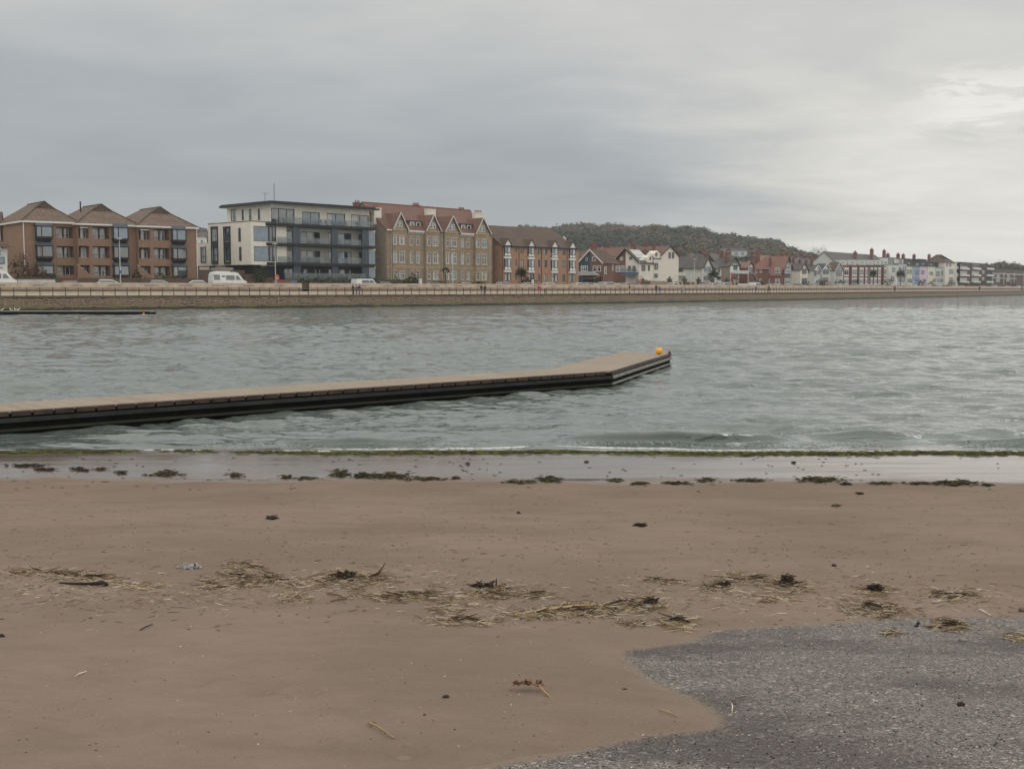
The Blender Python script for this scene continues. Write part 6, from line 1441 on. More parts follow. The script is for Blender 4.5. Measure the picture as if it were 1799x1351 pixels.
mb = MB(); mb.prism([(W*.22, -.06, ze+.1), (W*.78, -.06, ze+.1), (W*.5, -.06, zr-1.1)], (0, .05, 0)); b.part(mb, 'gable_glazing', 'glass_dark'); mb = MB()
for q in (.36, .5, .64): mb.bar((W*q, -.09, ze), (W*q, -.09, zr-1.2-abs(q-.5)*6), .12, .05, up=(0, 1, 0))
b.part(mb, 'glazing_bars', 'white_paint')
# red brick terrace with slate mansard dormers
b = Bd('terrace', 'red brick terrace with five white box dormers and tall chimneys', 'terrace', 1472, 30); W = b.U(1560.5); ze = b.H(465.5, 1480); dep = 11; zr = b.H(445.5, 1500, 5.5)
body_box(b, 0, W, 0, dep, ze, 'brick_red'); rf = gable_roof_x(b, 0, W, 0, dep, ze, zr, 'slate', .3, 'grey_white')
for i, (p0, p1) in enumerate([(1474, 1487), (1490, 1504), (1507, 1521), (1523, 1534), (1536, 1548), (1550, 1560)]):
    d = -.1; u0, u1 = b.U(p0, d), b.U(p1, d); h0, h1 = b.H(465.5, p0, d), b.H(457, p0, d); mb = MB(); mb.box(u0, u1, d, 4.5, h0, h1); o = b.part(mb, 'dormer', 'grey_white'); m_ = (p0+p1)/2
    win(b, fmap('front', d), (u0+u1)/2-1.4, (u0+u1)/2+1.4, h0+.35, h1-.3, nv=2, back=-.05, fw=.2, parent=o, curtain=False)
for p0, p1, pr_ in [(1482, 1492, .5), (1495.5, 1506.5, .9), (1508.5, 1518, .5), (1519.5, 1524, .3), (1529, 1534, .3), (1535, 1541, .5), (1542, 1548, .5), (1552, 1559.5, .7)]:
    u0, u1 = b.U(p0, -pr_), b.U(p1, -pr_); mb = MB(); mb.box(u0, u1, -pr_, -.01, -.6, ze-.1); ob = b.part(mb, 'bay', 'brick_red'); m_ = (u0+u1)/2; k_ = (u1-u0)*.36
    for y0, y1 in ((484, 472.5), (499, 490)):
        h0, h1 = b.H(y0, p0), b.H(y1, p0); win(b, fmap('front', -pr_), m_-k_, m_+k_, h0, h1, nv=2, back=-.05, fw=.22, parent=ob, curtain=False)
        mb = MB(); mb.box(m_-k_-.2, m_+k_+.2, -pr_-.08, -pr_, h1+.02, h1+.45); mb.box(m_-k_-.2, m_+k_+.2, -pr_-.1, -pr_, h0-.35, h0-.02); b.part(mb, 'white_lintels', 'white_paint', ob)
for p, top, w_ in ((1493.5, 441, 2.6), (1522.5, 436, 2.8), (1544.5, 438, 2.4)): x = b.U(p, 5); chimney(b, x, 3.2, zr-3.5, b.H(top+1, p, 3.2), w_, 1.5, parent=rf, pots=4)
# white gable behind left of the terrace
b = Bd('house', 'dark-roofed house with a big plain white gable wall, left behind the red terrace', 'house', 1471, 36); S0 = b.S(1447); ze = b.HS(458.5, 1465); zr = b.HS(444.5, 1457)
body_box(b, 0, 9, 0, S0, ze, 'white_render'); gable_roof_x(b, 0, 9, 0, S0, ze, zr, 'tile_dark', .3, 'white_render')
# pale modern and painted houses
def flat_house(lb, p0, p1, top, m_, wins, D=28, setback=None, frame='charcoal', roof='lead', dep=10, ch=()):
    b = Bd('house', lb, 'house', p0, D); W = b.U(p1)-.05; zt = b.H(top, p0); body_box(b, 0, W, 0, dep, zt, m_)
    mb = MB(); mb.box(-.1, W+.1, -.15, dep, zt, zt+.2); b.part(mb, 'roof', roof); pxwin(b, 'front', wins, frame)
    if setback:
        q0, q1, t2, m2, w2 = setback; d = 2.0; u0, u1 = b.U(q0, d), b.U(q1, d); z2 = b.H(t2, q0, d); mb = MB(); mb.box(u0, u1, d, dep, zt+.2, z2); b.part(mb, 'top_storey', m2); mb = MB(); mb.box(u0-.2, u1+.2, d-.3, dep, z2, z2+.2); b.part(mb, 'top_roof', roof)
        pxwin(b, 'front', w2, frame, d=d)
    for px_, t_, w_ in ch: chimney(b, b.U(px_, 6), 6, zt-.5, b.H(t_, px_, 6), w_, 1.4, pots=3)
    return b
flat_house('white house with a set-back glassy top floor, right of the red terrace', 1561, 1577, 465, 'white_render', [(1567, 470, 1571.5, 478, 1), (1566, 486, 1571, 495, 1)], setback=(1559, 1575, 453, 'white_render', [(1560, 455, 1565, 463, 2), (1566.5, 455, 1569.5, 463, 1)]), ch=((1559, 446, 3),))
flat_house('pale grey three-storey house with a glass balcony, second of the painted row', 1577.3, 1592.5, 463.5, 'grey_white', [(1586, 469, 1591, 476, 1), (1579.5, 470, 1582.5, 476, 1), (1579, 486, 1590, 495, 2)], setback=(1574.5, 1587, 454.5, 'grey_white', [(1579.5, 456.5, 1583, 462, 1)]), ch=((1577, 446, 3.4), (1586, 447, 3)))
flat_house('narrow pale yellow house left of the blue one', 1593, 1603, 468, 'yellow_render', [(1593.5, 474, 1597.5, 481, 1), (1599, 474, 1601.5, 481, 1), (1595, 490, 1602, 496, 2)], setback=(1588, 1602, 455, 'slate', [(1594, 461, 1599, 465, 1)]))
flat_house('light blue painted house in the row of pastel houses', 1603.3, 1615, 468.5, 'blue_render', [(1608, 475, 1614, 482, 2), (1606, 488, 1614, 493, 2)], setback=(1601, 1614, 461, 'slate', [(1608, 462, 1614, 468, 2)]), ch=((1605, 447.5, 3),))
flat_house('pink painted house in the row of pastel houses', 1615.3, 1629, 468.5, 'pink_render', [(1618, 475, 1623.5, 481.5, 2), (1623, 491, 1627, 495, 1)], setback=(1615, 1627, 456, 'slate_blue', [(1618, 462, 1624, 466, 2)]))
flat_house('pale yellow painted house right of the pink one', 1629.3, 1643, 468.5, 'yellow_render', [(1633, 478, 1639, 483, 2), (1639, 490, 1644, 495, 2)], setback=(1628, 1641, 461, 'slate', [(1634, 463, 1640, 467.5, 2)]), ch=((1631.5, 447.5, 3.2),))
flat_house('grey-white house with balconies right of the pale yellow one', 1643.3, 1659.5, 470, 'grey_white', [(1645, 477, 1650.5, 485, 2), (1654, 476, 1659, 484, 2), (1646, 490, 1656, 495, 3)], setback=(1642, 1653, 461, 'charcoal', [(1645, 463, 1652, 469, 2)]))
b = Bd('hotel', 'large cream building with brown hipped roof, tallest of the far houses', 'building', 1660, 27); W = b.U(1676.5); S0 = min(b.S(1625), 30); ze = b.H(461, 1665); zr = b.H(449.5, 1650, 10)
body_box(b, 0, W, 0, S0, ze, 'cream_render'); pxwin(b, 'front', [(1661.5, 462.5, 1664.5, 468, 1), (1667.5, 462.5, 1670.5, 468, 1), (1667.5, 473.5, 1674.5, 481, 2), (1667.5, 487.5, 1674.5, 494, 2)], 'charcoal')
mb = MB(); ov = .5; x1 = W+ov+4; mb = MB(); roof_panel(mb, [(-ov, -ov, ze), (-ov, S0+ov, ze), (W*.5, S0-5, zr), (W*.5, 6, zr)]); roof_panel(mb, [(W+ov, -ov, ze), (W+ov, S0+ov, ze), (W*.5, S0-5, zr), (W*.5, 6, zr)]); roof_panel(mb, [(-ov, -ov, ze), (W+ov, -ov, ze), (W*.5, 6, zr)]); roof_panel(mb, [(-ov, S0+ov, ze), (W+ov, S0+ov, ze), (W*.5, S0-5, zr)]); b.part(mb, 'roof', 'tile_dark')
flat_house('tall narrow white house beside the far brick flats', 1679, 1687.5, 461, 'white_render', [(1680.5, 462, 1684.5, 468, 2), (1680.5, 473, 1685, 480, 2), (1681, 486, 1684.5, 494, 1)])
# far brick flats with white balconies
b = Bd('apartment_building', 'distant brown brick flats with stacks of white balconies', 'apartments', 1687.6, 27); W = b.U(1734); zt = b.H(462, 1690); body_box(b, 0, W, 0, 12, zt, 'brick_brown')
mb = MB(); mb.box(-.3, W+.3, -.4, 12, zt, zt+.35); b.part(mb, 'roof', 'charcoal'); mb = MB(); mb.hexa([(-.2, -.25, b.H(468, 1690)), (W+.2, -.25, b.H(468, 1690)), (W+.2, .2, b.H(468, 1690)), (-.2, .2, b.H(468, 1690)), (-.2, -.05, zt), (W+.2, -.05, zt), (W+.2, .2, zt), (-.2, .2, zt)]); b.part(mb, 'mansard', 'slate')
for p0, p1 in ((1690.5, 1703), (1711, 1723.5)):
    for y0, y1 in ((474, 470.5), (485.5, 482.5), (497, 494.2)):
        u0, u1 = b.U(p0, -1), b.U(p1, -1); mb = MB(); mb.box(u0, u1, -1.2, 0, b.H(y0, p0), b.H(y1, p0)); b.part(mb, 'balcony', 'white_render'); win(b, fmap('front'), u0+.3, u1-.3, b.H(y1, p0)+.1, b.H(y1-6, p0), nv=4, back=-.06, fw=.25, curtain=False, gl='glass_grey')
    pxwin(b, 'front', [(p0+1, 463, p0+4, 467.5, 1), (p0+6, 463, p0+10, 467.5, 1)])
pxwin(b, 'front', [(1725.5, 475.5, 1729, 481, 1), (1725.5, 487.5, 1729, 493, 1), (1726, 463.5, 1730, 467.5, 1)])
b = Bd('apartment_building', 'low grey flats with white balconies just right of the distant brick flats', 'apartments', 1734.5, 29); W = b.U(1743); zt = b.H(474, 1735); body_box(b, 0, W, 0, 9, zt, 'slate_blue')
for y0, y1 in ((474, 470.7), (485.5, 482.5), (497, 494.2)):
    mb = MB(); mb.box(b.U(1730), W, -1.1, 0, b.H(y0, 1735), b.H(y1, 1735)); b.part(mb, 'balcony', 'white_render')
b = Bd('building', 'long low brown brick building with pale roof edge at the far right', 'building', 1743, 29); W = b.U(1830); zt = b.H(481.5, 1750); body_box(b, 0, W, 0, 10, zt, 'brick_brown')
mb = MB(); mb.box(-.3, W+.3, -.4, 10, zt, zt+.45); mb.box(-.1, W*.45, -.25, 0, b.H(489.5, 1750), b.H(488, 1750))
for q in np.linspace(0, W, 6): mb.box(q-.2, q+.2, -.42, -.05, zt-5.5, zt+.9)
b.part(mb, 'white_trim', 'grey_white'); mb = MB(); mb.box(0, W, 3, 9, zt+.45, zt+3.0); b.part(mb, 'upper_roof', 'tile_dark')
pxwin(b, 'front', [(1745, 482.5, 1748, 485, 1), (1750.5, 482, 1757, 487.5, 3), (1761, 482.5, 1766, 485, 1), (1769, 482, 1774, 487.5, 3), (1750, 490, 1757, 496, 2), (1768, 490, 1774, 495, 2), (1779, 482.5, 1784, 485, 1)], 'lamp_grey')
mb = MB(); mb.box(W*.3, W+2, -4, -.3, -.5, b.H(498, 1770)); b.part(mb, 'front_block', 'brick_brown')
# backs and roofs seen between and behind, each a house
def back_house(lb, p0, p1, ye, yr_, D, wm, rm, ch=(), dep=8):
    b = Bd('house', lb, 'house', p0, D); W = b.U(p1); ze = b.H(ye, p0); body_box(b, 0, W, 0, dep, ze, wm); rf = gable_roof_x(b, 0, W, 0, dep, ze, b.H(yr_, (p0+p1)/2, dep/2), rm, .3, wm)
    for q, t_, w_ in ch: chimney(b, b.U(q, dep/2), dep/2, ze, b.H(t_, q, dep/2), w_, 1.1, parent=rf)
back_house('grey-roofed house with tall chimney behind the white semi-detached pair', 1224, 1250, 466, 447, 60, 'grey_render', 'slate_blue', ((1234, 441, 2.2), (1243, 446, 2.4)))
back_house('slate-roofed house behind the half-timbered one', 1262, 1300, 466, 447, 60, 'brick_brown', 'slate', ((1262, 441.5, 3), (1281, 443, 2.6)))
back_house('red-roofed house with chimneys behind the red brick house', 1340, 1394, 462, 450.5, 62, 'brick_red', 'tile_orange', ((1354, 446.5, 2), (1364, 447, 1.6), (1376, 446.5, 2)))
back_house('slate-roofed house with two chimneys behind the cream gable', 1392, 1425, 466, 453, 50, 'grey_render', 'slate', ((1397, 450, 2), (1408, 446.5, 3)))
back_house('dark-roofed house behind the white triangle gable', 1420, 1452, 468, 455, 50, 'brick_brown', 'slate', ((1424, 451, 3), (1431, 452, 2)))
# small houses up on the hill
def hill_house(px, py, w_, h_, Y, lb, m_='white_render', roof='slate', rise=2.2):
    X = az(px, py)*Y; z_ = EYE+(HZ-py)/F*Y*1.0; e = empty('house', (X, Y, z_-h_), .2, lb, 'house', 'small pale houses on the wooded hill')
    mb = MB(); mb.box(-w_/2, w_/2, 0, 7, -4, h_); mb.build('wall', m_, e); mb = MB(); mb.prism([(-w_/2-.4, -.5, h_), (-w_/2-.4, 7.5, h_), (-w_/2-.4, 3.5, h_+rise)], (w_+.8, 0, 0)); mb.build('roof', roof, e)
    mb = MB(); mb.box(-w_*.3, -w_*.12, -.06, -.01, h_*.3, h_*.75); mb.box(w_*.12, w_*.3, -.06, -.01, h_*.3, h_*.75); mb.build('window', 'glass_dark', e)
    mb = MB(); mb.box(-w_*.1, w_*.06, 3, 4, h_, h_+rise+1.2); mb.build('chimney', 'chimney_brick', e)
hill_house(349.5, 417, 5.5, 5.5, 480, 'white house with a gable between the brick flats and cream flats')
hill_house(1103, 403, 5, 2.4, 1060, 'left of two pale houses near the top of the hill'); hill_house(1115, 403, 5, 2.2, 1060, 'right of two pale houses near the top of the hill')
hill_house(1231, 416, 5, 4.5, 1050, 'white house high on the hill above the white semi-detached pair'); hill_house(1317, 419, 14, 4, 1120, 'long dark-roofed house on the skyline of the hill', 'grey_render', 'tile_dark', 1.6)
hill_house(1287, 441, 14, 4, 700, 'long grey-roofed house at the foot of the hill, left one', 'grey_white', 'slate_blue', 1.4); hill_house(1299, 441, 10, 4, 690, 'long grey-roofed house at the foot of the hill, right one', 'grey_white', 'slate_blue', 1.4)
# ------------------------------------------------------------ garden walls, hedges, planting along the road
def run_wall(name, p0, p1, D, h_, m, lb, cat='garden wall', th=.25, cope=None, z=3.05):
    s0, s1 = at(p0, D)[3], at(p1, D)[3]; ss = np.concatenate([[s0], SS[(SS > s0) & (SS < s1)], [s1]]); V = []
    for d, zz in ((D, z-.3), (D, z+h_), (D+th, z+h_), (D+th, z-.3)):
        X, Y = off(d); V.append(np.stack([np.interp(ss, SS, X), np.interp(ss, SS, Y), np.full_like(ss, zz)], 1))
    o = np_mesh(name, np.concatenate(V), grid_q(4, len(ss)), m, smooth=False); tag(o, lb, cat)
    if cope:
        V = []
        for d, zz in ((D-.05, z+h_+.003), (D-.05, z+h_+.09), (D+th+.05, z+h_+.09), (D+th+.05, z+h_+.003)):
            X, Y = off(d); V.append(np.stack([np.interp(ss, SS, X), np.interp(ss, SS, Y), np.full_like(ss, zz)], 1))
        c = np_mesh('coping', np.concatenate(V), grid_q(4, len(ss)), cope, smooth=False); c.parent = o
    return o
run_wall('garden_wall', 30, 372, 21, 1.75, 'brick_brown', 'long rusty brown brick garden wall in front of the three brick blocks')
run_wall('garden_wall', 31, 97, 19.5, 1.45, 'grey_white', 'low pale grey wall near the left edge, before the brown brick wall')
run_wall('garden_wall', 349, 430, 23.5, 3.3, 'brick_brown', 'tall dark brick wall behind the white campervan')
run_wall('garden_wall', 430, 462, 23, 2.6, 'brick_brown', 'dark brick wall stepping down right of the white campervan')
run_wall('garden_wall', 462, 480, 22.5, 2.0, 'brick_brown', 'last low step of the dark brick wall before the cream flats')
run_wall('garden_wall', 480, 523, 21.2, 1.6, 'brick_red', 'reddish garden wall beside the life ring left of centre')
run_wall('garden_wall', 523, 660, 21.2, 1.1, 'brick_brown', 'low brown garden wall below the hedge of the cream flats')
run_wall('garden_wall', 738, 884, 21.3, .9, 'sandstone', 'low stone garden wall before the sandstone terrace')
run_wall('garden_wall', 884, 1020, 21.3, .95, 'brick_brown', 'low brown wall before the orange brick flats')
run_wall('garden_wall', 1020, 1108, 21.3, 1.25, 'grey_white', 'low whitish garden wall before the blue and brick house', cope='white_paint')
run_wall('garden_wall', 1122, 1143, 21.3, 2.0, 'brick_brown', 'dark brown gate wall left of the grey shed doors')
run_wall('garden_wall', 1143, 1176, 21.3, 1.95, 'grey_render', 'grey boarded wall left of the row of brick piers')
run_wall('garden_wall', 1176, 1297, 21.3, 1.75, 'brick_brown', 'brown brick wall with pale panels between taller piers')
run_wall('garden_wall', 1297, 1331, 20.8, 1.4, 'white_render', 'white wall below the red hanging cloth')
run_wall('garden_wall', 1331, 1480, 21.3, 1.0, 'brick_brown', 'low dark wall before the gabled houses')
run_wall('garden_wall', 1480, 1640, 21.3, 1.2, 'brick_brown', 'low dark wall before the red terrace and pastel houses')
run_wall('garden_wall', 1640, 1830, 21.3, 1.5, 'brick_brown', 'low dark wall at the far right end of the road')
mat('pier_pale', (170, 150, 128), .85, .1)
for i, p in enumerate([1183, 1192, 1199, 1214, 1223, 1240, 1249, 1262, 1280, 1285, 1291]):
    x, y, a, s = at(p, 21.05); e = None; mb = MB(); mb.box(-.28, .28, -.05, .45, 0, 1.85); o = mb.build('wall_panel', 'pier_pale', None, False, (x, y, 3.05)); o.rotation_euler = (0, 0, a); tag(o, 'pale concrete strip of the brown brick wall, %s from the left' % 'first second third fourth fifth sixth seventh eighth ninth tenth eleventh'.split()[i], 'wall strip', 'pale strips in the brown brick wall')
for i, p in enumerate([1178, 1204.5, 1229, 1253, 1278.5]):
    x, y, a, s = at(p, 21.0); mb = MB(); mb.box(-.55, .55, -.1, .7, 0, 2.35); mb.box(-.7, .7, -.25, .85, 2.35, 2.55); e = empty('brick_pier', (x, y, 3.05), a, 'dark brick pier with ball top, %s from the left' % 'first second third fourth fifth'.split()[i], 'pier', 'brick piers of the garden wall'); mb.build('pier_body', 'brick_brown', e)
    mb = MB(); mb.lathe([(.01, 0), (.18, .05), (.28, .25), (.28, .4), (.15, .58), (.01, .62)], 10, (0, .3, 2.55)); mb.build('ball', 'brick_brown', e, True)
GR = 'bushes and hedges in the front gardens'
def sh(px, w_, h_, rgb, lb, D=22.5, n=420, rgb2=None, z=3.1): 
    sh.i += 1; return shrub(px, D, w_, h_, rgb, lb, n, rgb2, 'shrub', z, GR, sh.i)
sh.i = 10
sh(64, 3.5, 3.6, (86, 58, 46), 'reddish ivy mound at the foot of the leftmost brick block', 23, 700, (96, 76, 54))
sh(30, 6.5, 5.2, (88, 60, 46), 'large reddish creeper against the side wall of the leftmost brick block', 26, 900, (70, 66, 44))
sh(93, 3, 2.3, (74, 80, 56), 'grey-green bush before the oriel bay of the leftmost block', 23)
sh(241, 2.6, 2.8, (40, 48, 32), 'round dark bush at the left end of the rightmost brick block', 22.3)
sh(284, 3.6, 2.4, (62, 74, 44), 'green hedge bush before the rightmost brick block', 22.3)
sh(308, 2.4, 2.2, (104, 100, 56), 'yellowish bush under the oriel bay of the rightmost block', 22.3)
sh(456, 2.5, 2.4, (64, 74, 40), 'small green bush against the dark brick wall', 22, z=4.2)
for i, (p, w_) in enumerate([(532, 4), (556, 5), (580, 5), (606, 5), (632, 5), (652, 3)]): sh(p, w_, 2.0, (80, 84, 50), 'clipped hedge piece below the cream flats, %s from the left' % 'first second third fourth fifth sixth'.split()[i], 22, 520, (60, 66, 42))
sh(690, 5, 1.9, (66, 72, 40), 'hedge left of centre before the sandstone terrace', 22, 600); sh(715, 5, 2.0, (52, 60, 38), 'dark hedge beside the white gatepost', 22, 600); sh(725, 2.4, 2.8, (44, 52, 34), 'round dark bush behind the dark hedge at the sandstone terrace', 24)
sh(927, 4.6, 2.3, (34, 42, 30), 'dark rounded bush beside the white gatepost of the orange brick flats', 22, 700)
sh(1128, 2.6, 2.6, (44, 50, 34), 'dark clipped bush before the cream house', 22.4)
sh(1290, 5, 3.4, (122, 62, 50), 'russet bush below the half-timbered house', 23, 600, (96, 60, 44))
sh(1336, 3, 2.2, (80, 84, 52), 'small green bush beside the white wall', 22); sh(1416, 5, 2.2, (58, 66, 48), 'low bush before the cream slate-roofed house', 22.5)
sh(1440, 6, 3.0, (42, 50, 36), 'dark bush before the white gabled houses', 22.5); sh(1449, 6, 3.4, (128, 110, 88), 'pale dried pampas bush before the white gabled house', 25, 600); sh(1475, 9, 3.0, (74, 62, 56), 'reddish hedge before the glass-gabled house', 22.5, 700); sh(1504, 7, 3.2, (64, 66, 52), 'bush before the left end of the red terrace', 23)
sh(1562, 7, 3.8, (54, 62, 46), 'bush at the right end of the red terrace', 23); sh(1618, 12, 3.4, (66, 56, 46), 'long reddish hedge before the pastel houses', 23, 800); sh(1636, 8, 3.0, (50, 56, 40), 'green hedge right of the long reddish hedge', 22.5); sh(1672, 12, 3.2, (44, 48, 38), 'dark hedge before the large cream building', 22.5, 800); sh(1728, 5, 3.8, (46, 54, 42), 'round bush before the far brick flats', 23)
cabbage_palm(915.5, 22.5, 4.2, 'cabbage palm before the orange brick flats', 1.9, 1); cabbage_palm(783, 24, 4.6, 'thin cabbage palm before the sandstone terrace', .9, 2); cabbage_palm(1254, 23, 4.6, 'cabbage palm above the row of brick piers', 2.4, 3); cabbage_palm(1534, 24, 6.2, 'cabbage palm before the red terrace', 2.2, 4); cabbage_palm(1582, 24, 6.5, 'cabbage palm before the pale grey house', 2.8, 5)
def pampas(px, lb, n=60, seed=1):
    x, y, a, s = at(px, 23); e = empty('pampas_grass', (x, y, 3.1), a, lb, 'pampas grass', 'pampas grass before the sandstone terrace'); r = random.Random(seed); mb = MB(); m2 = MB()
    for i in range(240):
        t_ = r.uniform(0, 6.28); rr0 = r.uniform(0, .4); L = r.uniform(1.0, 2.0); o_ = r.uniform(.5, 1.3); c = lin((132, 118, 78)); k = r.uniform(.6, 1.2); p = Vector((math.cos(t_)*rr0, math.sin(t_)*rr0, 0)); q = p+Vector((math.cos(t_)*o_*.5, math.sin(t_)*o_*.5, L*.8)); w_ = p+Vector((math.cos(t_)*o_*1.3, math.sin(t_)*o_*1.3, L*.75)); sd = Vector((-math.sin(t_), math.cos(t_), 0))*.03
        mb.add([p-sd, p+sd, q+sd, w_, q-sd], [(0, 1, 2, 3, 4)], tuple(v*k for v in c[:3]))
    for i in range(n):
        X = r.gauss(0, 2.0); h_ = r.uniform(2.6, 3.9); c = tuple(v*r.uniform(.8, 1.1) for v in lin((178, 160, 132))[:3]); m2.bar((X*.3, 0, 0), (X*.8, 0, h_-.5), .02, col=c); m2.bar((X*.8, 0, h_-.6), (X*.95, 0, h_), .13, col=c)
    mb.build('leaves', 'leaf', e); m2.build('plumes', 'leaf', e)
pampas(768, 'left clump of feathery pampas grass before the sandstone terrace', 12, 1); pampas(840, 'right clump of feathery pampas grass before the sandstone terrace', 16, 2)
for p, lb in ((738.5, 'white gatepost before the sandstone terrace'), (935.5, 'white gatepost before the orange brick flats')):
    x, y, a, s = at(p, 20.9); mb = MB(); mb.box(-.2, .2, -.2, .2, 0, 1.9); mb.box(-.25, .25, -.25, .25, 1.9, 2.0); o = mb.build('gatepost', 'white_paint', None, False, (x, y, 3.05)); o.rotation_euler = (0, 0, a); tag(o, lb, 'gatepost')
x, y, a, s = at(1438, 75); e = empty('tree', (x, y, 3.1), 0, 'round bare tree standing behind the gabled houses', 'tree'); Yt_ = y; zt = EYE+(HZ-437)/F*y-3.1
mb = MB(); mb.tube([(0, 0, 0), (.2, 0, zt*.45), (0, 0, zt*.7)], [.35, .28, .15], 8)
rr = random.Random(2)
for i in range(26):
    a_ = rr.uniform(0, 6.28); h_ = rr.uniform(.4, .7)*zt; L = rr.uniform(1.5, 3.8); mb.tube([(0, 0, h_), (math.cos(a_)*L*.5, math.sin(a_)*L*.5, h_+L*.4), (math.cos(a_)*L, math.sin(a_)*L, min(zt, h_+L*.9))], [.1, .06, .02], 4)
mb.build('trunk', 'dark_brown', e); leaf_blob('crown', (0, 0, zt-3.2), 4.2, 4.2, 3.6, 2600, (104, 94, 82), e, .13, 5, (78, 70, 62))

# ------------------------------------------------------------ street lamps, life rings, signs
_, _, _, _ = at(211, 9.4)
def lamp(px, top, lb, D=9.3, sign=False, old=None):
    x, y, a, s = at(px, D); H_ = EYE+(HZ-top)/F*y-3.06
    e = empty('street_lamp', (x, y, 3.06), a, lb, 'street lamp', 'street lamps along the promenade')
    mb = MB(); mb.tube([(0, 0, 0), (0, 0, 1.3), (0, 0, 1.35), (0, 0, H_-.35)], [.11, .11, .075, .06], 8); mb.build('pole', 'lamp_grey', e, True)
    mb = MB(); mb.lathe([(.06, -.45), (.12, -.32), (.50, -.18), (.52, -.12), (.30, -.04), (.05, .0), (.005, .01)], 16, (0, 0, H_)); mb.build('lamp_head', 'lamp_grey', e, True)
    if sign:
        mb = MB(); mb.lathe([(.005, -.02), (.24, -.02), (.24, .02), (.005, .02)], 14); 
        mb.v = [(v[0], v[2]-.12, v[1]+2.6) for v in mb.v]; mb.build('round_sign', 'blue_plastic', e)
for px, tp_, lb, sg in [(211.5, 419, 'street lamp before the middle brick block', True), (484, 428, 'street lamp before the cream flats, beside a life ring', False), (795.5, 439, 'street lamp before the sandstone terrace', False), (971, 446.5, 'street lamp before the orange brick flats', True), (1122.5, 452.5, 'street lamp before the white and brick gabled house', False), (1220, 455.5, 'street lamp before the white semi-detached house', False), (1314.5, 459.5, 'street lamp left of the large red brick house', True), (1389, 463, 'street lamp at the right edge of the red brick house', False), (1457, 467, 'street lamp before the white gabled houses', False), (1526.5, 471, 'street lamp before the red terrace', True), (1573, 471.5, 'street lamp before the white house right of the terrace', False), (1604.5, 485, 'short street lamp before the blue house', False), (1653, 484, 'street lamp before the grey-white balconied house', False), (1743, 487, 'street lamp before the low grey flats', False), (1776, 481, 'street lamp before the long low building', False), (1797.5, 481, 'street lamp at the right edge of the photo', False)]:
    lamp(px, tp_, lb, sign=sg)
def ring(px, lb):
    x, y, a, s = at(px, 8.4); e = empty('life_ring', (x, y, 3.05), a, lb, 'life ring', 'orange life rings on posts'); n, k = 20, 8; V = []; Q = []
    for i in range(n):
        t_ = 2*math.pi*i/n
        for j in range(k): u_ = 2*math.pi*j/k; R_ = .36+.085*math.cos(u_); V.append((R_*math.cos(t_), -.12+.07*math.sin(u_), 1.85+R_*math.sin(t_)*1.1))
    for i in range(n):
        for j in range(k): Q.append((i*k+j, ((i+1) % n)*k+j, ((i+1) % n)*k+(j+1) % k, i*k+(j+1) % k))
    mb = MB(); mb.add(V, Q); mb.build('ring', 'orange_ring', e, True); mb = MB(); mb.tube([(0, 0, 0), (0, 0, 2.3)], .05, 6); mb.box(-.3, .3, -.05, -.02, 1.5, 2.2); mb.build('post', 'lamp_grey', e)
ring(486, 'orange life ring before the cream flats'); ring(1124.5, 'orange life ring before the white and brick gabled house'); ring(1457.5, 'orange life ring before the gabled houses on the right')
x, y, a, s = at(515.5, 9.2); e = empty('litter_bin', (x, y, 3.05), a, 'blue-topped bin behind the flood wall left of the gap', 'bin'); mb = MB(); mb.box(-.5, .5, -.35, .35, 0, 1.0); mb.build('bin_body', 'charcoal', e); mb = MB(); mb.hexa([(-.52, -.37, 1.0), (.52, -.37, 1.0), (.52, .37, 1.0), (-.52, .37, 1.0), (-.3, -.2, 1.3), (.3, -.2, 1.3), (.3, .2, 1.3), (-.3, .2, 1.3)]); mb.build('lid', 'blue_plastic', e)

# ------------------------------------------------------------ vehicles
def car_paint(name, rgb):
    m, t, b = base_mat(name); co = t.new('ShaderNodeTexCoord').outputs['Object']; n = t.noise(co, 2, 3)
    t.link(t.mix(n, tuple(v*.92 for v in lin(rgb)[:3]), lin(rgb)[:3]), b.inputs['Base Color']); b.inputs['Roughness'].default_value = .3; b.inputs['Coat Weight'].default_value = .5
for n_, c_ in (('white', (214, 216, 216)), ('silver', (158, 162, 166)), ('grey', (84, 88, 94)), ('black', (24, 26, 30)), ('navy', (36, 50, 74)), ('red', (140, 46, 44)), ('paleblue', (150, 168, 178))): car_paint('car_'+n_, c_)
def section(mb, prof_, hw):
    """sweep a side outline (x, z, half-width) list into a closed shell"""
    n = len(prof_); V = [(x, -w_*hw, z) for x, z, w_ in prof_]+[(x, w_*hw, z) for x, z, w_ in prof_]
    mb.add(V, [tuple(range(n))[::-1], tuple(range(n, 2*n))]+[(i, (i+1) % n, n+(i+1) % n, n+i) for i in range(n)])
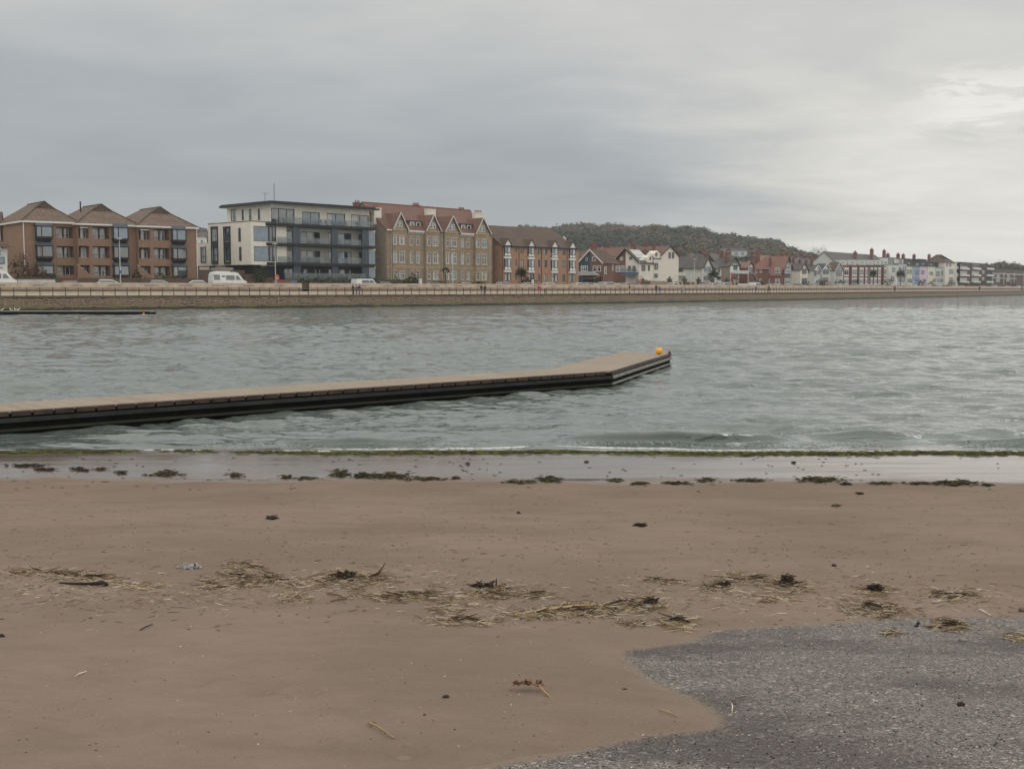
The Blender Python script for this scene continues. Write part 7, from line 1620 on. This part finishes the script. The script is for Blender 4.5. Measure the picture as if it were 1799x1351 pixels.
def make_vehicle(kind, paint, label, cat, group):
    e = empty({'car': 'parked_car', 'hatch': 'parked_car', 'van': 'parked_van', 'camper': 'campervan'}[kind], (0, 0, 0), 0, label, cat, group)
    mb = MB(); g = MB(); side = MB()
    if kind in ('car', 'hatch'):
        L, hw, H_ = (4.3, .9, 1.46) if kind == 'hatch' else (4.6, .9, 1.44); k = L/4.3; r0, r1 = (-1.75, -1.35)
        section(mb, [(-2.12*k, .35, .95), (-2.15*k, .75, .97), (-2.05*k, .92, .97), (1.15*k, .92, .98), (1.85*k, .82, .95), (2.13*k, .62, .9), (2.15*k, .35, .93), (1.8*k, .22, .95), (-1.9*k, .22, .95)], hw)
        section(mb, [(-1.95*k, .92, .93), (-1.45*k, H_-.03, .76), (-.6*k, H_, .78), (.30*k, H_-.06, .76), (1.22*k, .92, .92)], hw)
        section(g, [(-1.80*k, .97, .945), (-1.47*k, H_-.13, .80), (.20*k, H_-.15, .80), (.92*k, .97, .945)], hw); pass
        g.add([(.36*k, -.66*.9, H_-.08), (.36*k, .66*.9, H_-.08), (1.18*k, .78*.92, .965), (1.18*k, -.78*.92, .965)], [(0, 1, 2, 3)]); g.v[-4:] = [(v[0]+.02, v[1], v[2]+.02) for v in g.v[-4:]]
        k4 = len(g.v); g.add([(-1.50*k, -.6, H_-.10), (-1.50*k, .6, H_-.10), (-1.88*k, .72, 1.0), (-1.88*k, -.72, 1.0)], [(0, 1, 2, 3)]); g.v[k4:] = [(v[0]-.03, v[1], v[2]+.01) for v in g.v[k4:]]
        wx = 1.35*k; wr_ = .32
    elif kind == 'van':
        L, hw, H_ = 4.8, .95, 1.85
        section(mb, [(-2.4, .3, .97), (-2.42, 1.0, .98), (-2.35, 1.78, .86), (-2.1, H_, .84), (.9, H_, .84), (1.25, 1.78, .84), (1.75, 1.15, .93), (2.35, .95, .92), (2.42, .5, .93), (2.3, .25, .95)], hw)
        section(g, [(.45, 1.15, 1.0), (.45, 1.62, .925), (1.1, 1.62, .915), (1.5, 1.15, .99)], hw); section(g, [(-1.2, 1.15, 1.0), (-1.2, 1.62, .925), (.3, 1.62, .925), (.3, 1.15, 1.0)], hw)
        g.add([(1.28, -.74, 1.76), (1.28, .74, 1.76), (1.78, .84, 1.17), (1.78, -.84, 1.17)], [(0, 1, 2, 3)]); g.v[-4:] = [(v[0]+.02, v[1], v[2]+.02) for v in g.v[-4:]]; wx = 1.5; wr_ = .33
    else:
        L, hw, H_ = 6.0, 1.02, 2.72
        section(mb, [(-2.95, .35, .97), (-3.0, 1.3, .98), (-2.9, 2.4, .92), (-2.55, H_, .84), (.9, H_-.02, .84), (1.5, 2.55, .82), (2.15, 1.75, .90), (2.35, 1.45, .93), (2.95, 1.15, .92), (3.0, .6, .95), (2.9, .3, .95)], hw)
        section(g, [(1.05, 1.42, .975), (1.05, 2.05, .945), (1.45, 2.1, .92), (1.95, 1.42, .95)], hw); section(g, [(-.65, 1.4, .985), (-.65, 2.15, .95), (.8, 2.15, .95), (.8, 1.4, .985)], hw); section(g, [(-2.8, 1.35, .985), (-2.8, 2.25, .95), (-1.75, 2.25, .95), (-1.75, 1.35, .985)], hw); section(g, [(-1.4, 1.85, .97), (-1.4, 2.12, .958), (-.85, 2.12, .958), (-.85, 1.85, .97)], hw)
        g.add([(1.55, -.78, 2.5), (1.55, .78, 2.5), (2.2, .9, 1.72), (2.2, -.9, 1.72)], [(0, 1, 2, 3)]); g.v[-4:] = [(v[0]+.03, v[1], v[2]+.03) for v in g.v[-4:]]
        side.box(-2.3, .2, -.55, .55, H_+.003, H_+.12); wx = 1.9; wr_ = .36
    mb.build('body', 'car_'+paint, e); g.build('window_glass', 'glass_black', e)
    if side.v: side.build('roof_rack', 'car_'+paint, e)
    for sx_ in (-1, 1):
        for sy_ in (-1, 1):
            w_ = MB(); w_.tube([(sx_*wx, sy_*(hw-.2), wr_), (sx_*wx, sy_*(hw+.01), wr_)], wr_, 14); o = w_.build('wheel', 'tyre', e); w2 = MB(); w2.tube([(sx_*wx, sy_*(hw+.0), wr_), (sx_*wx, sy_*(hw+.02), wr_)], wr_*.6, 10); w2.build('rim', 'galv', o)
    return e
protos = {}
def vehicle(px, kind, paint, lb, D=12.0, flip=False, cat='car', z=2.97):
    grp = 'vehicles parked along the road'; key = (kind, paint)
    if key not in protos: e = protos[key] = make_vehicle(kind, paint, lb, cat, grp)
    else: e = copy_tree(protos[key]); e['label'] = lb
    x, y, a, s = at(px, D); e.location = (x, y, z); e.rotation_euler = (0, 0, a+(math.pi if flip else 0)); return e
vehicle(400, 'camper', 'white', 'white high-roof campervan before the tall dark brick wall', 12.2, cat='van', z=3.12)
vehicle(641, 'van', 'white', 'small white van before the right end of the cream flats', 12, cat='van')
for px, kd, pt, lb, fl_, dz in [
 (192, 'hatch', 'white', 'white car beside the lamp at the middle brick block', 0, .12), (115, 'hatch', 'red', 'dark red car roof before the leftmost brick block', 1, -.05), (282, 'hatch', 'silver', 'silver car before the left part of the rightmost brick block', 0, .05), (339, 'hatch', 'white', 'white car just left of the campervan', 1, .02),
 (677, 'hatch', 'grey', 'dark grey car before the left end of the sandstone terrace', 0, 0), (765, 'car', 'navy', 'dark blue car before the second gable of the sandstone terrace', 0, .0), (812, 'hatch', 'silver', 'pale car roof before the third gable of the sandstone terrace', 1, -.1), (886, 'hatch', 'silver', 'silver car at the left corner of the orange brick flats', 0, -.02), (922, 'hatch', 'paleblue', 'pale blue car before the dark rounded bush', 1, -.1), (966, 'hatch', 'white', 'white car beside the lamp at the orange brick flats', 0, -.05), (1012, 'hatch', 'white', 'white car at the right end of the orange brick flats', 1, -.05),
 (1035.5, 'hatch', 'silver', 'silver car before the blue gable', 0, 0), (1067, 'van', 'silver', 'taller silver car right of the blue and brick gable', 0, -.25), (1098, 'hatch', 'silver', 'silver car left of the life ring at the awning house', 1, 0), (1117, 'hatch', 'red', 'dark red car beside the life ring at the awning house', 0, 0), (1185.5, 'car', 'white', 'white car before the left brick piers', 0, .1), (1232, 'hatch', 'silver', 'pale car roof before the third brick pier', 1, -.15),
 (1253, 'hatch', 'white', 'white car below the cabbage palm and brick piers', 0, .1), (1273, 'van', 'silver', 'silver people carrier before the last brick piers', 0, -.1), (1327, 'van', 'white', 'white vehicle behind the white wall at the red brick house', 0, -.1), (1352, 'hatch', 'silver', 'silver car before the middle of the red brick house', 1, 0), (1367, 'hatch', 'white', 'white car before the right part of the red brick house', 0, 0), (1386, 'hatch', 'silver', 'silver car before the right corner of the red brick house', 0, -.05), (1402, 'car', 'black', 'black car before the cream slate-roofed house', 0, .1),
 (1466, 'hatch', 'silver', 'silver car right of the right-hand life ring', 0, .05), (1476, 'hatch', 'white', 'white car before the glass-gabled house', 0, .15), (1487, 'hatch', 'paleblue', 'pale blue car before the left end of the red terrace', 0, .0), (1500, 'hatch', 'black', 'black car before the red terrace', 0, .05), (1512, 'hatch', 'silver', 'silver car before the red terrace, left of the lamp', 0, 0), (1524, 'hatch', 'white', 'white car at the lamp before the red terrace', 0, .05), (1538, 'hatch', 'silver', 'silver car below the cabbage palm of the red terrace', 1, 0), (1552, 'hatch', 'black', 'black car before the right end of the red terrace', 0, 0),
 (1608, 'hatch', 'white', 'white car before the blue house', 0, .1), (1620, 'hatch', 'black', 'black car before the pink house', 0, 0), (1633, 'hatch', 'white', 'white car before the pale yellow house', 0, .1), (1651, 'hatch', 'silver', 'silver car before the grey-white balconied house', 0, 0), (1679, 'hatch', 'white', 'white car before the tall narrow white house', 0, .05), (1690, 'hatch', 'silver', 'silver car at the left edge of the far brick flats', 0, 0), (1726, 'hatch', 'black', 'black car before the far brick flats', 0, .1), (1749, 'hatch', 'white', 'white car before the long low building', 0, .05), (1770, 'hatch', 'silver', 'silver car before the middle of the long low building', 0, 0), (1790, 'hatch', 'white', 'white car nearest the right edge of the photo', 0, 0)]:
    vehicle(px, kd, pt, lb, 12.2, bool(fl_), z=2.97+dz)
vehicle(-8, 'camper', 'white', 'cream motorhome partly cut off by the left edge of the photo', 12.2, cat='van', z=3.2)

# ------------------------------------------------------------ people on the promenade
mat('skin', (196, 150, 124), .6, .05); mat('hair_dark', (40, 32, 28), .8, .2)
for n_, c_ in (('dark', (34, 36, 42)), ('blue', (44, 78, 140)), ('red', (178, 48, 52)), ('cream', (196, 186, 172)), ('green', (46, 56, 44)), ('jean', (54, 66, 92)), ('black', (22, 22, 24)), ('grey', (92, 94, 96))): mat('cloth_'+n_, c_, .85, .12, 8)
def skin_obj(name, J, E, R, m_, parent, root=0):
    me = bpy.data.meshes.new(name); me.from_pydata(J, E, []); me.update(); me.materials.append(MATS[m_]); o = bpy.data.objects.new(name, me); COL.objects.link(o)
    md = o.modifiers.new('skin', 'SKIN'); md.use_smooth_shade = True
    sv = me.skin_vertices[0].data if me.skin_vertices else None
    if sv is None:
        import bmesh; bm = bmesh.new(); bm.from_mesh(me); bm.verts.layers.skin.verify(); bm.to_mesh(me); bm.free(); sv = me.skin_vertices[0].data
    for i, r_ in enumerate(R): sv[i].radius = (r_, r_); sv[i].use_root = (i == root)
    s2 = o.modifiers.new('sub', 'SUBSURF'); s2.levels = 1; s2.render_levels = 1
    if parent: o.parent = parent
    return o
def person(px, D, h_, facing, top, legs, lb, stride=.3, armswing=.25, hair='hair_dark', lean=.03, long=False, bend=0.0):
    x, y, a, s = at(px, D); e = empty('person', (x, y, 2.12), a+facing, lb, 'person', 'people walking on the promenade'); k = h_/1.75; S_ = lambda *p: tuple(v*k for v in p)
    f1, f2 = stride/2, -stride/2; L = lean
    J = [S_(0, 0, .93), S_(L*.5, 0, 1.12), S_(L, 0, 1.36), S_(L+.01, 0, 1.50), S_(L+.03, 0, 1.60), S_(L+.03, 0, 1.69),
         S_(L, .17, 1.40), S_(L-armswing*.3, .22, 1.12), S_(L+armswing*.4, .21, .88), S_(L+armswing*.55, .21, .79),
         S_(L, -.17, 1.40), S_(L+armswing*.3, -.22, 1.12), S_(L+armswing*.9, -.21, .90), S_(L+armswing*1.1, -.21, .81),
         S_(0, .09, .86), S_(f1*.7+.03, .095, .48), S_(f1*.9, .09, .08), S_(f1+.14, .09, .035),
         S_(0, -.09, .86), S_(f2*.45+.06, -.095, .48), S_(f2, -.09, .09), S_(f2+.13, -.09, .035)]
    E_ = [(0, 1), (1, 2), (2, 3), (3, 4), (4, 5), (2, 6), (6, 7), (7, 8), (8, 9), (2, 10), (10, 11), (11, 12), (12, 13), (0, 14), (14, 15), (15, 16), (16, 17), (0, 18), (18, 19), (19, 20), (20, 21)]
    R = [.13, .12, .13, .055, .09, .085, .06, .045, .035, .03, .06, .045, .035, .03, .085, .055, .038, .035, .085, .055, .038, .035]
    skin_obj('body', J, E_, [r_*k for r_ in R], 'skin', e)
    idx = [0, 1, 2, 6, 7, 8, 10, 11, 12]; rm = {v: i for i, v in enumerate(idx)}; je = [(rm[p], rm[q]) for p, q in E_ if p in rm and q in rm]
    JJ = [J[i] for i in idx]; 
    if long: JJ[0] = S_(0, 0, .80)
    skin_obj('jacket', JJ, je, [(R[i]+.035)*k for i in idx], top, e)
    idx = [0, 14, 15, 16, 18, 19, 20]; rm = {v: i for i, v in enumerate(idx)}; je = [(rm[p], rm[q]) for p, q in E_ if p in rm and q in rm]
    skin_obj('trousers', [J[i] for i in idx], je, [(R[i]+.02)*k for i in idx], legs, e)
    for i, j in ((16, 17), (20, 21)):
        mb = MB(); mb.tube([Vector(J[i])+Vector((-.05, 0, -.03)), Vector(J[i])+Vector((.05, 0, -.035)), Vector(J[j])+Vector((.03, 0, 0))], [.05, .05, .035], 8); mb.build('shoe', 'cloth_black', e, True)
    hd = Vector(J[5]); mb = MB(); mb.lathe([(.001, .10*k), (.07*k, .085*k), (.105*k, .03*k), (.108*k, -.03*k), (.09*k, -.06*k)], 12, (hd.x-.015, hd.y, hd.z-.02)); mb.build('hair', hair, e, True)
    mb = MB(); c = Vector(J[4]); mb.tube([c+Vector((.085*k, 0, .03*k)), c+Vector((.115*k, 0, 0))], [.012, .018], 6); mb.build('nose', 'skin', e, True)
    return e
PI = math.pi
person(619.5, 3.2, 1.72, 0, 'cloth_black', 'cloth_black', 'person in black, left of three people walking before the cream flats')
person(626, 3.6, 1.65, 0, 'cloth_blue', 'cloth_jean', 'person in blue jacket, middle of three people before the cream flats')
person(631, 3.0, 1.70, 0, 'cloth_dark', 'cloth_jean', 'person in dark jacket and jeans, right of three people before the cream flats')
person(845.5, 3.0, 1.76, 0, 'cloth_black', 'cloth_grey', 'person in black jacket and grey trousers, left of a pair below the sandstone terrace', long=True)
person(851.8, 3.0, 1.76, 0, 'cloth_dark', 'cloth_dark', 'person in dark clothes, right of a pair below the sandstone terrace', long=True, stride=.5)
person(946.8, 3.5, 1.78, PI, 'cloth_red', 'cloth_red', 'person in a red coat before the orange brick flats', long=True)
person(957.5, 3.5, 1.74, PI, 'cloth_cream', 'cloth_black', 'person in cream top and black trousers walking beside the red-coated person', stride=.6)
person(1106, 3.0, 1.78, -PI/2, 'cloth_black', 'cloth_cream', 'person in black top and pale trousers before the awning house')
person(1153, 2.6, 1.90, PI, 'cloth_green', 'cloth_dark', 'tall person in a bulky dark green coat beside a small blue figure', long=True, stride=.45)
person(1158.8, 2.6, 1.45, PI, 'cloth_blue', 'cloth_blue', 'child in blue beside the tall person in dark green', stride=.4)
person(1328.5, 2.4, 1.62, PI, 'cloth_blue', 'cloth_blue', 'person in blue before the red brick house')
person(1351.5, 2.6, 2.0, PI/2, 'cloth_black', 'cloth_dark', 'person in black with dark trousers before the red brick house', hair='cloth_red')
person(1572.5, 3, 1.9, PI, 'cloth_black', 'cloth_dark', 'person in dark clothes before the pale grey house', hair='cloth_red')
person(1721.5, 3, 2.0, 0, 'cloth_dark', 'cloth_black', 'dark figure before the far brick flats')
person(1796, 3, 2.0, PI, 'cloth_dark', 'cloth_black', 'dark figure at the right edge of the photo')
x, y, a, s = at(1200, 2.0); e = empty('litter_bin', (x, y, 2.12), a, 'pale blue-grey bin by the railing below the left brick piers', 'bin'); mb = MB(); mb.lathe([(.30, 0), (.33, .9), (.36, .95), (.36, 1.05), (.2, 1.25), (.01, 1.3)], 12); mb.build('bin_body', 'galv', e, True)
# ------------------------------------------------------------ sea air
m = bpy.data.materials.new('sea_air'); m.use_nodes = True; t = NT(m.node_tree); t.n.remove(t.n['Principled BSDF'])
pv = t.new('ShaderNodeVolumePrincipled'); pv.inputs['Color'].default_value = (.86, .90, .94, 1); pv.inputs['Density'].default_value = .00019; t.link(pv.outputs[0], t.n['Material Output'].inputs['Volume'])
MATS['sea_air'] = m
MB().box(-1400, 1500, -60, 1900, -3.5, 130).build('haze', 'sea_air')['kind'] = 'stuff'
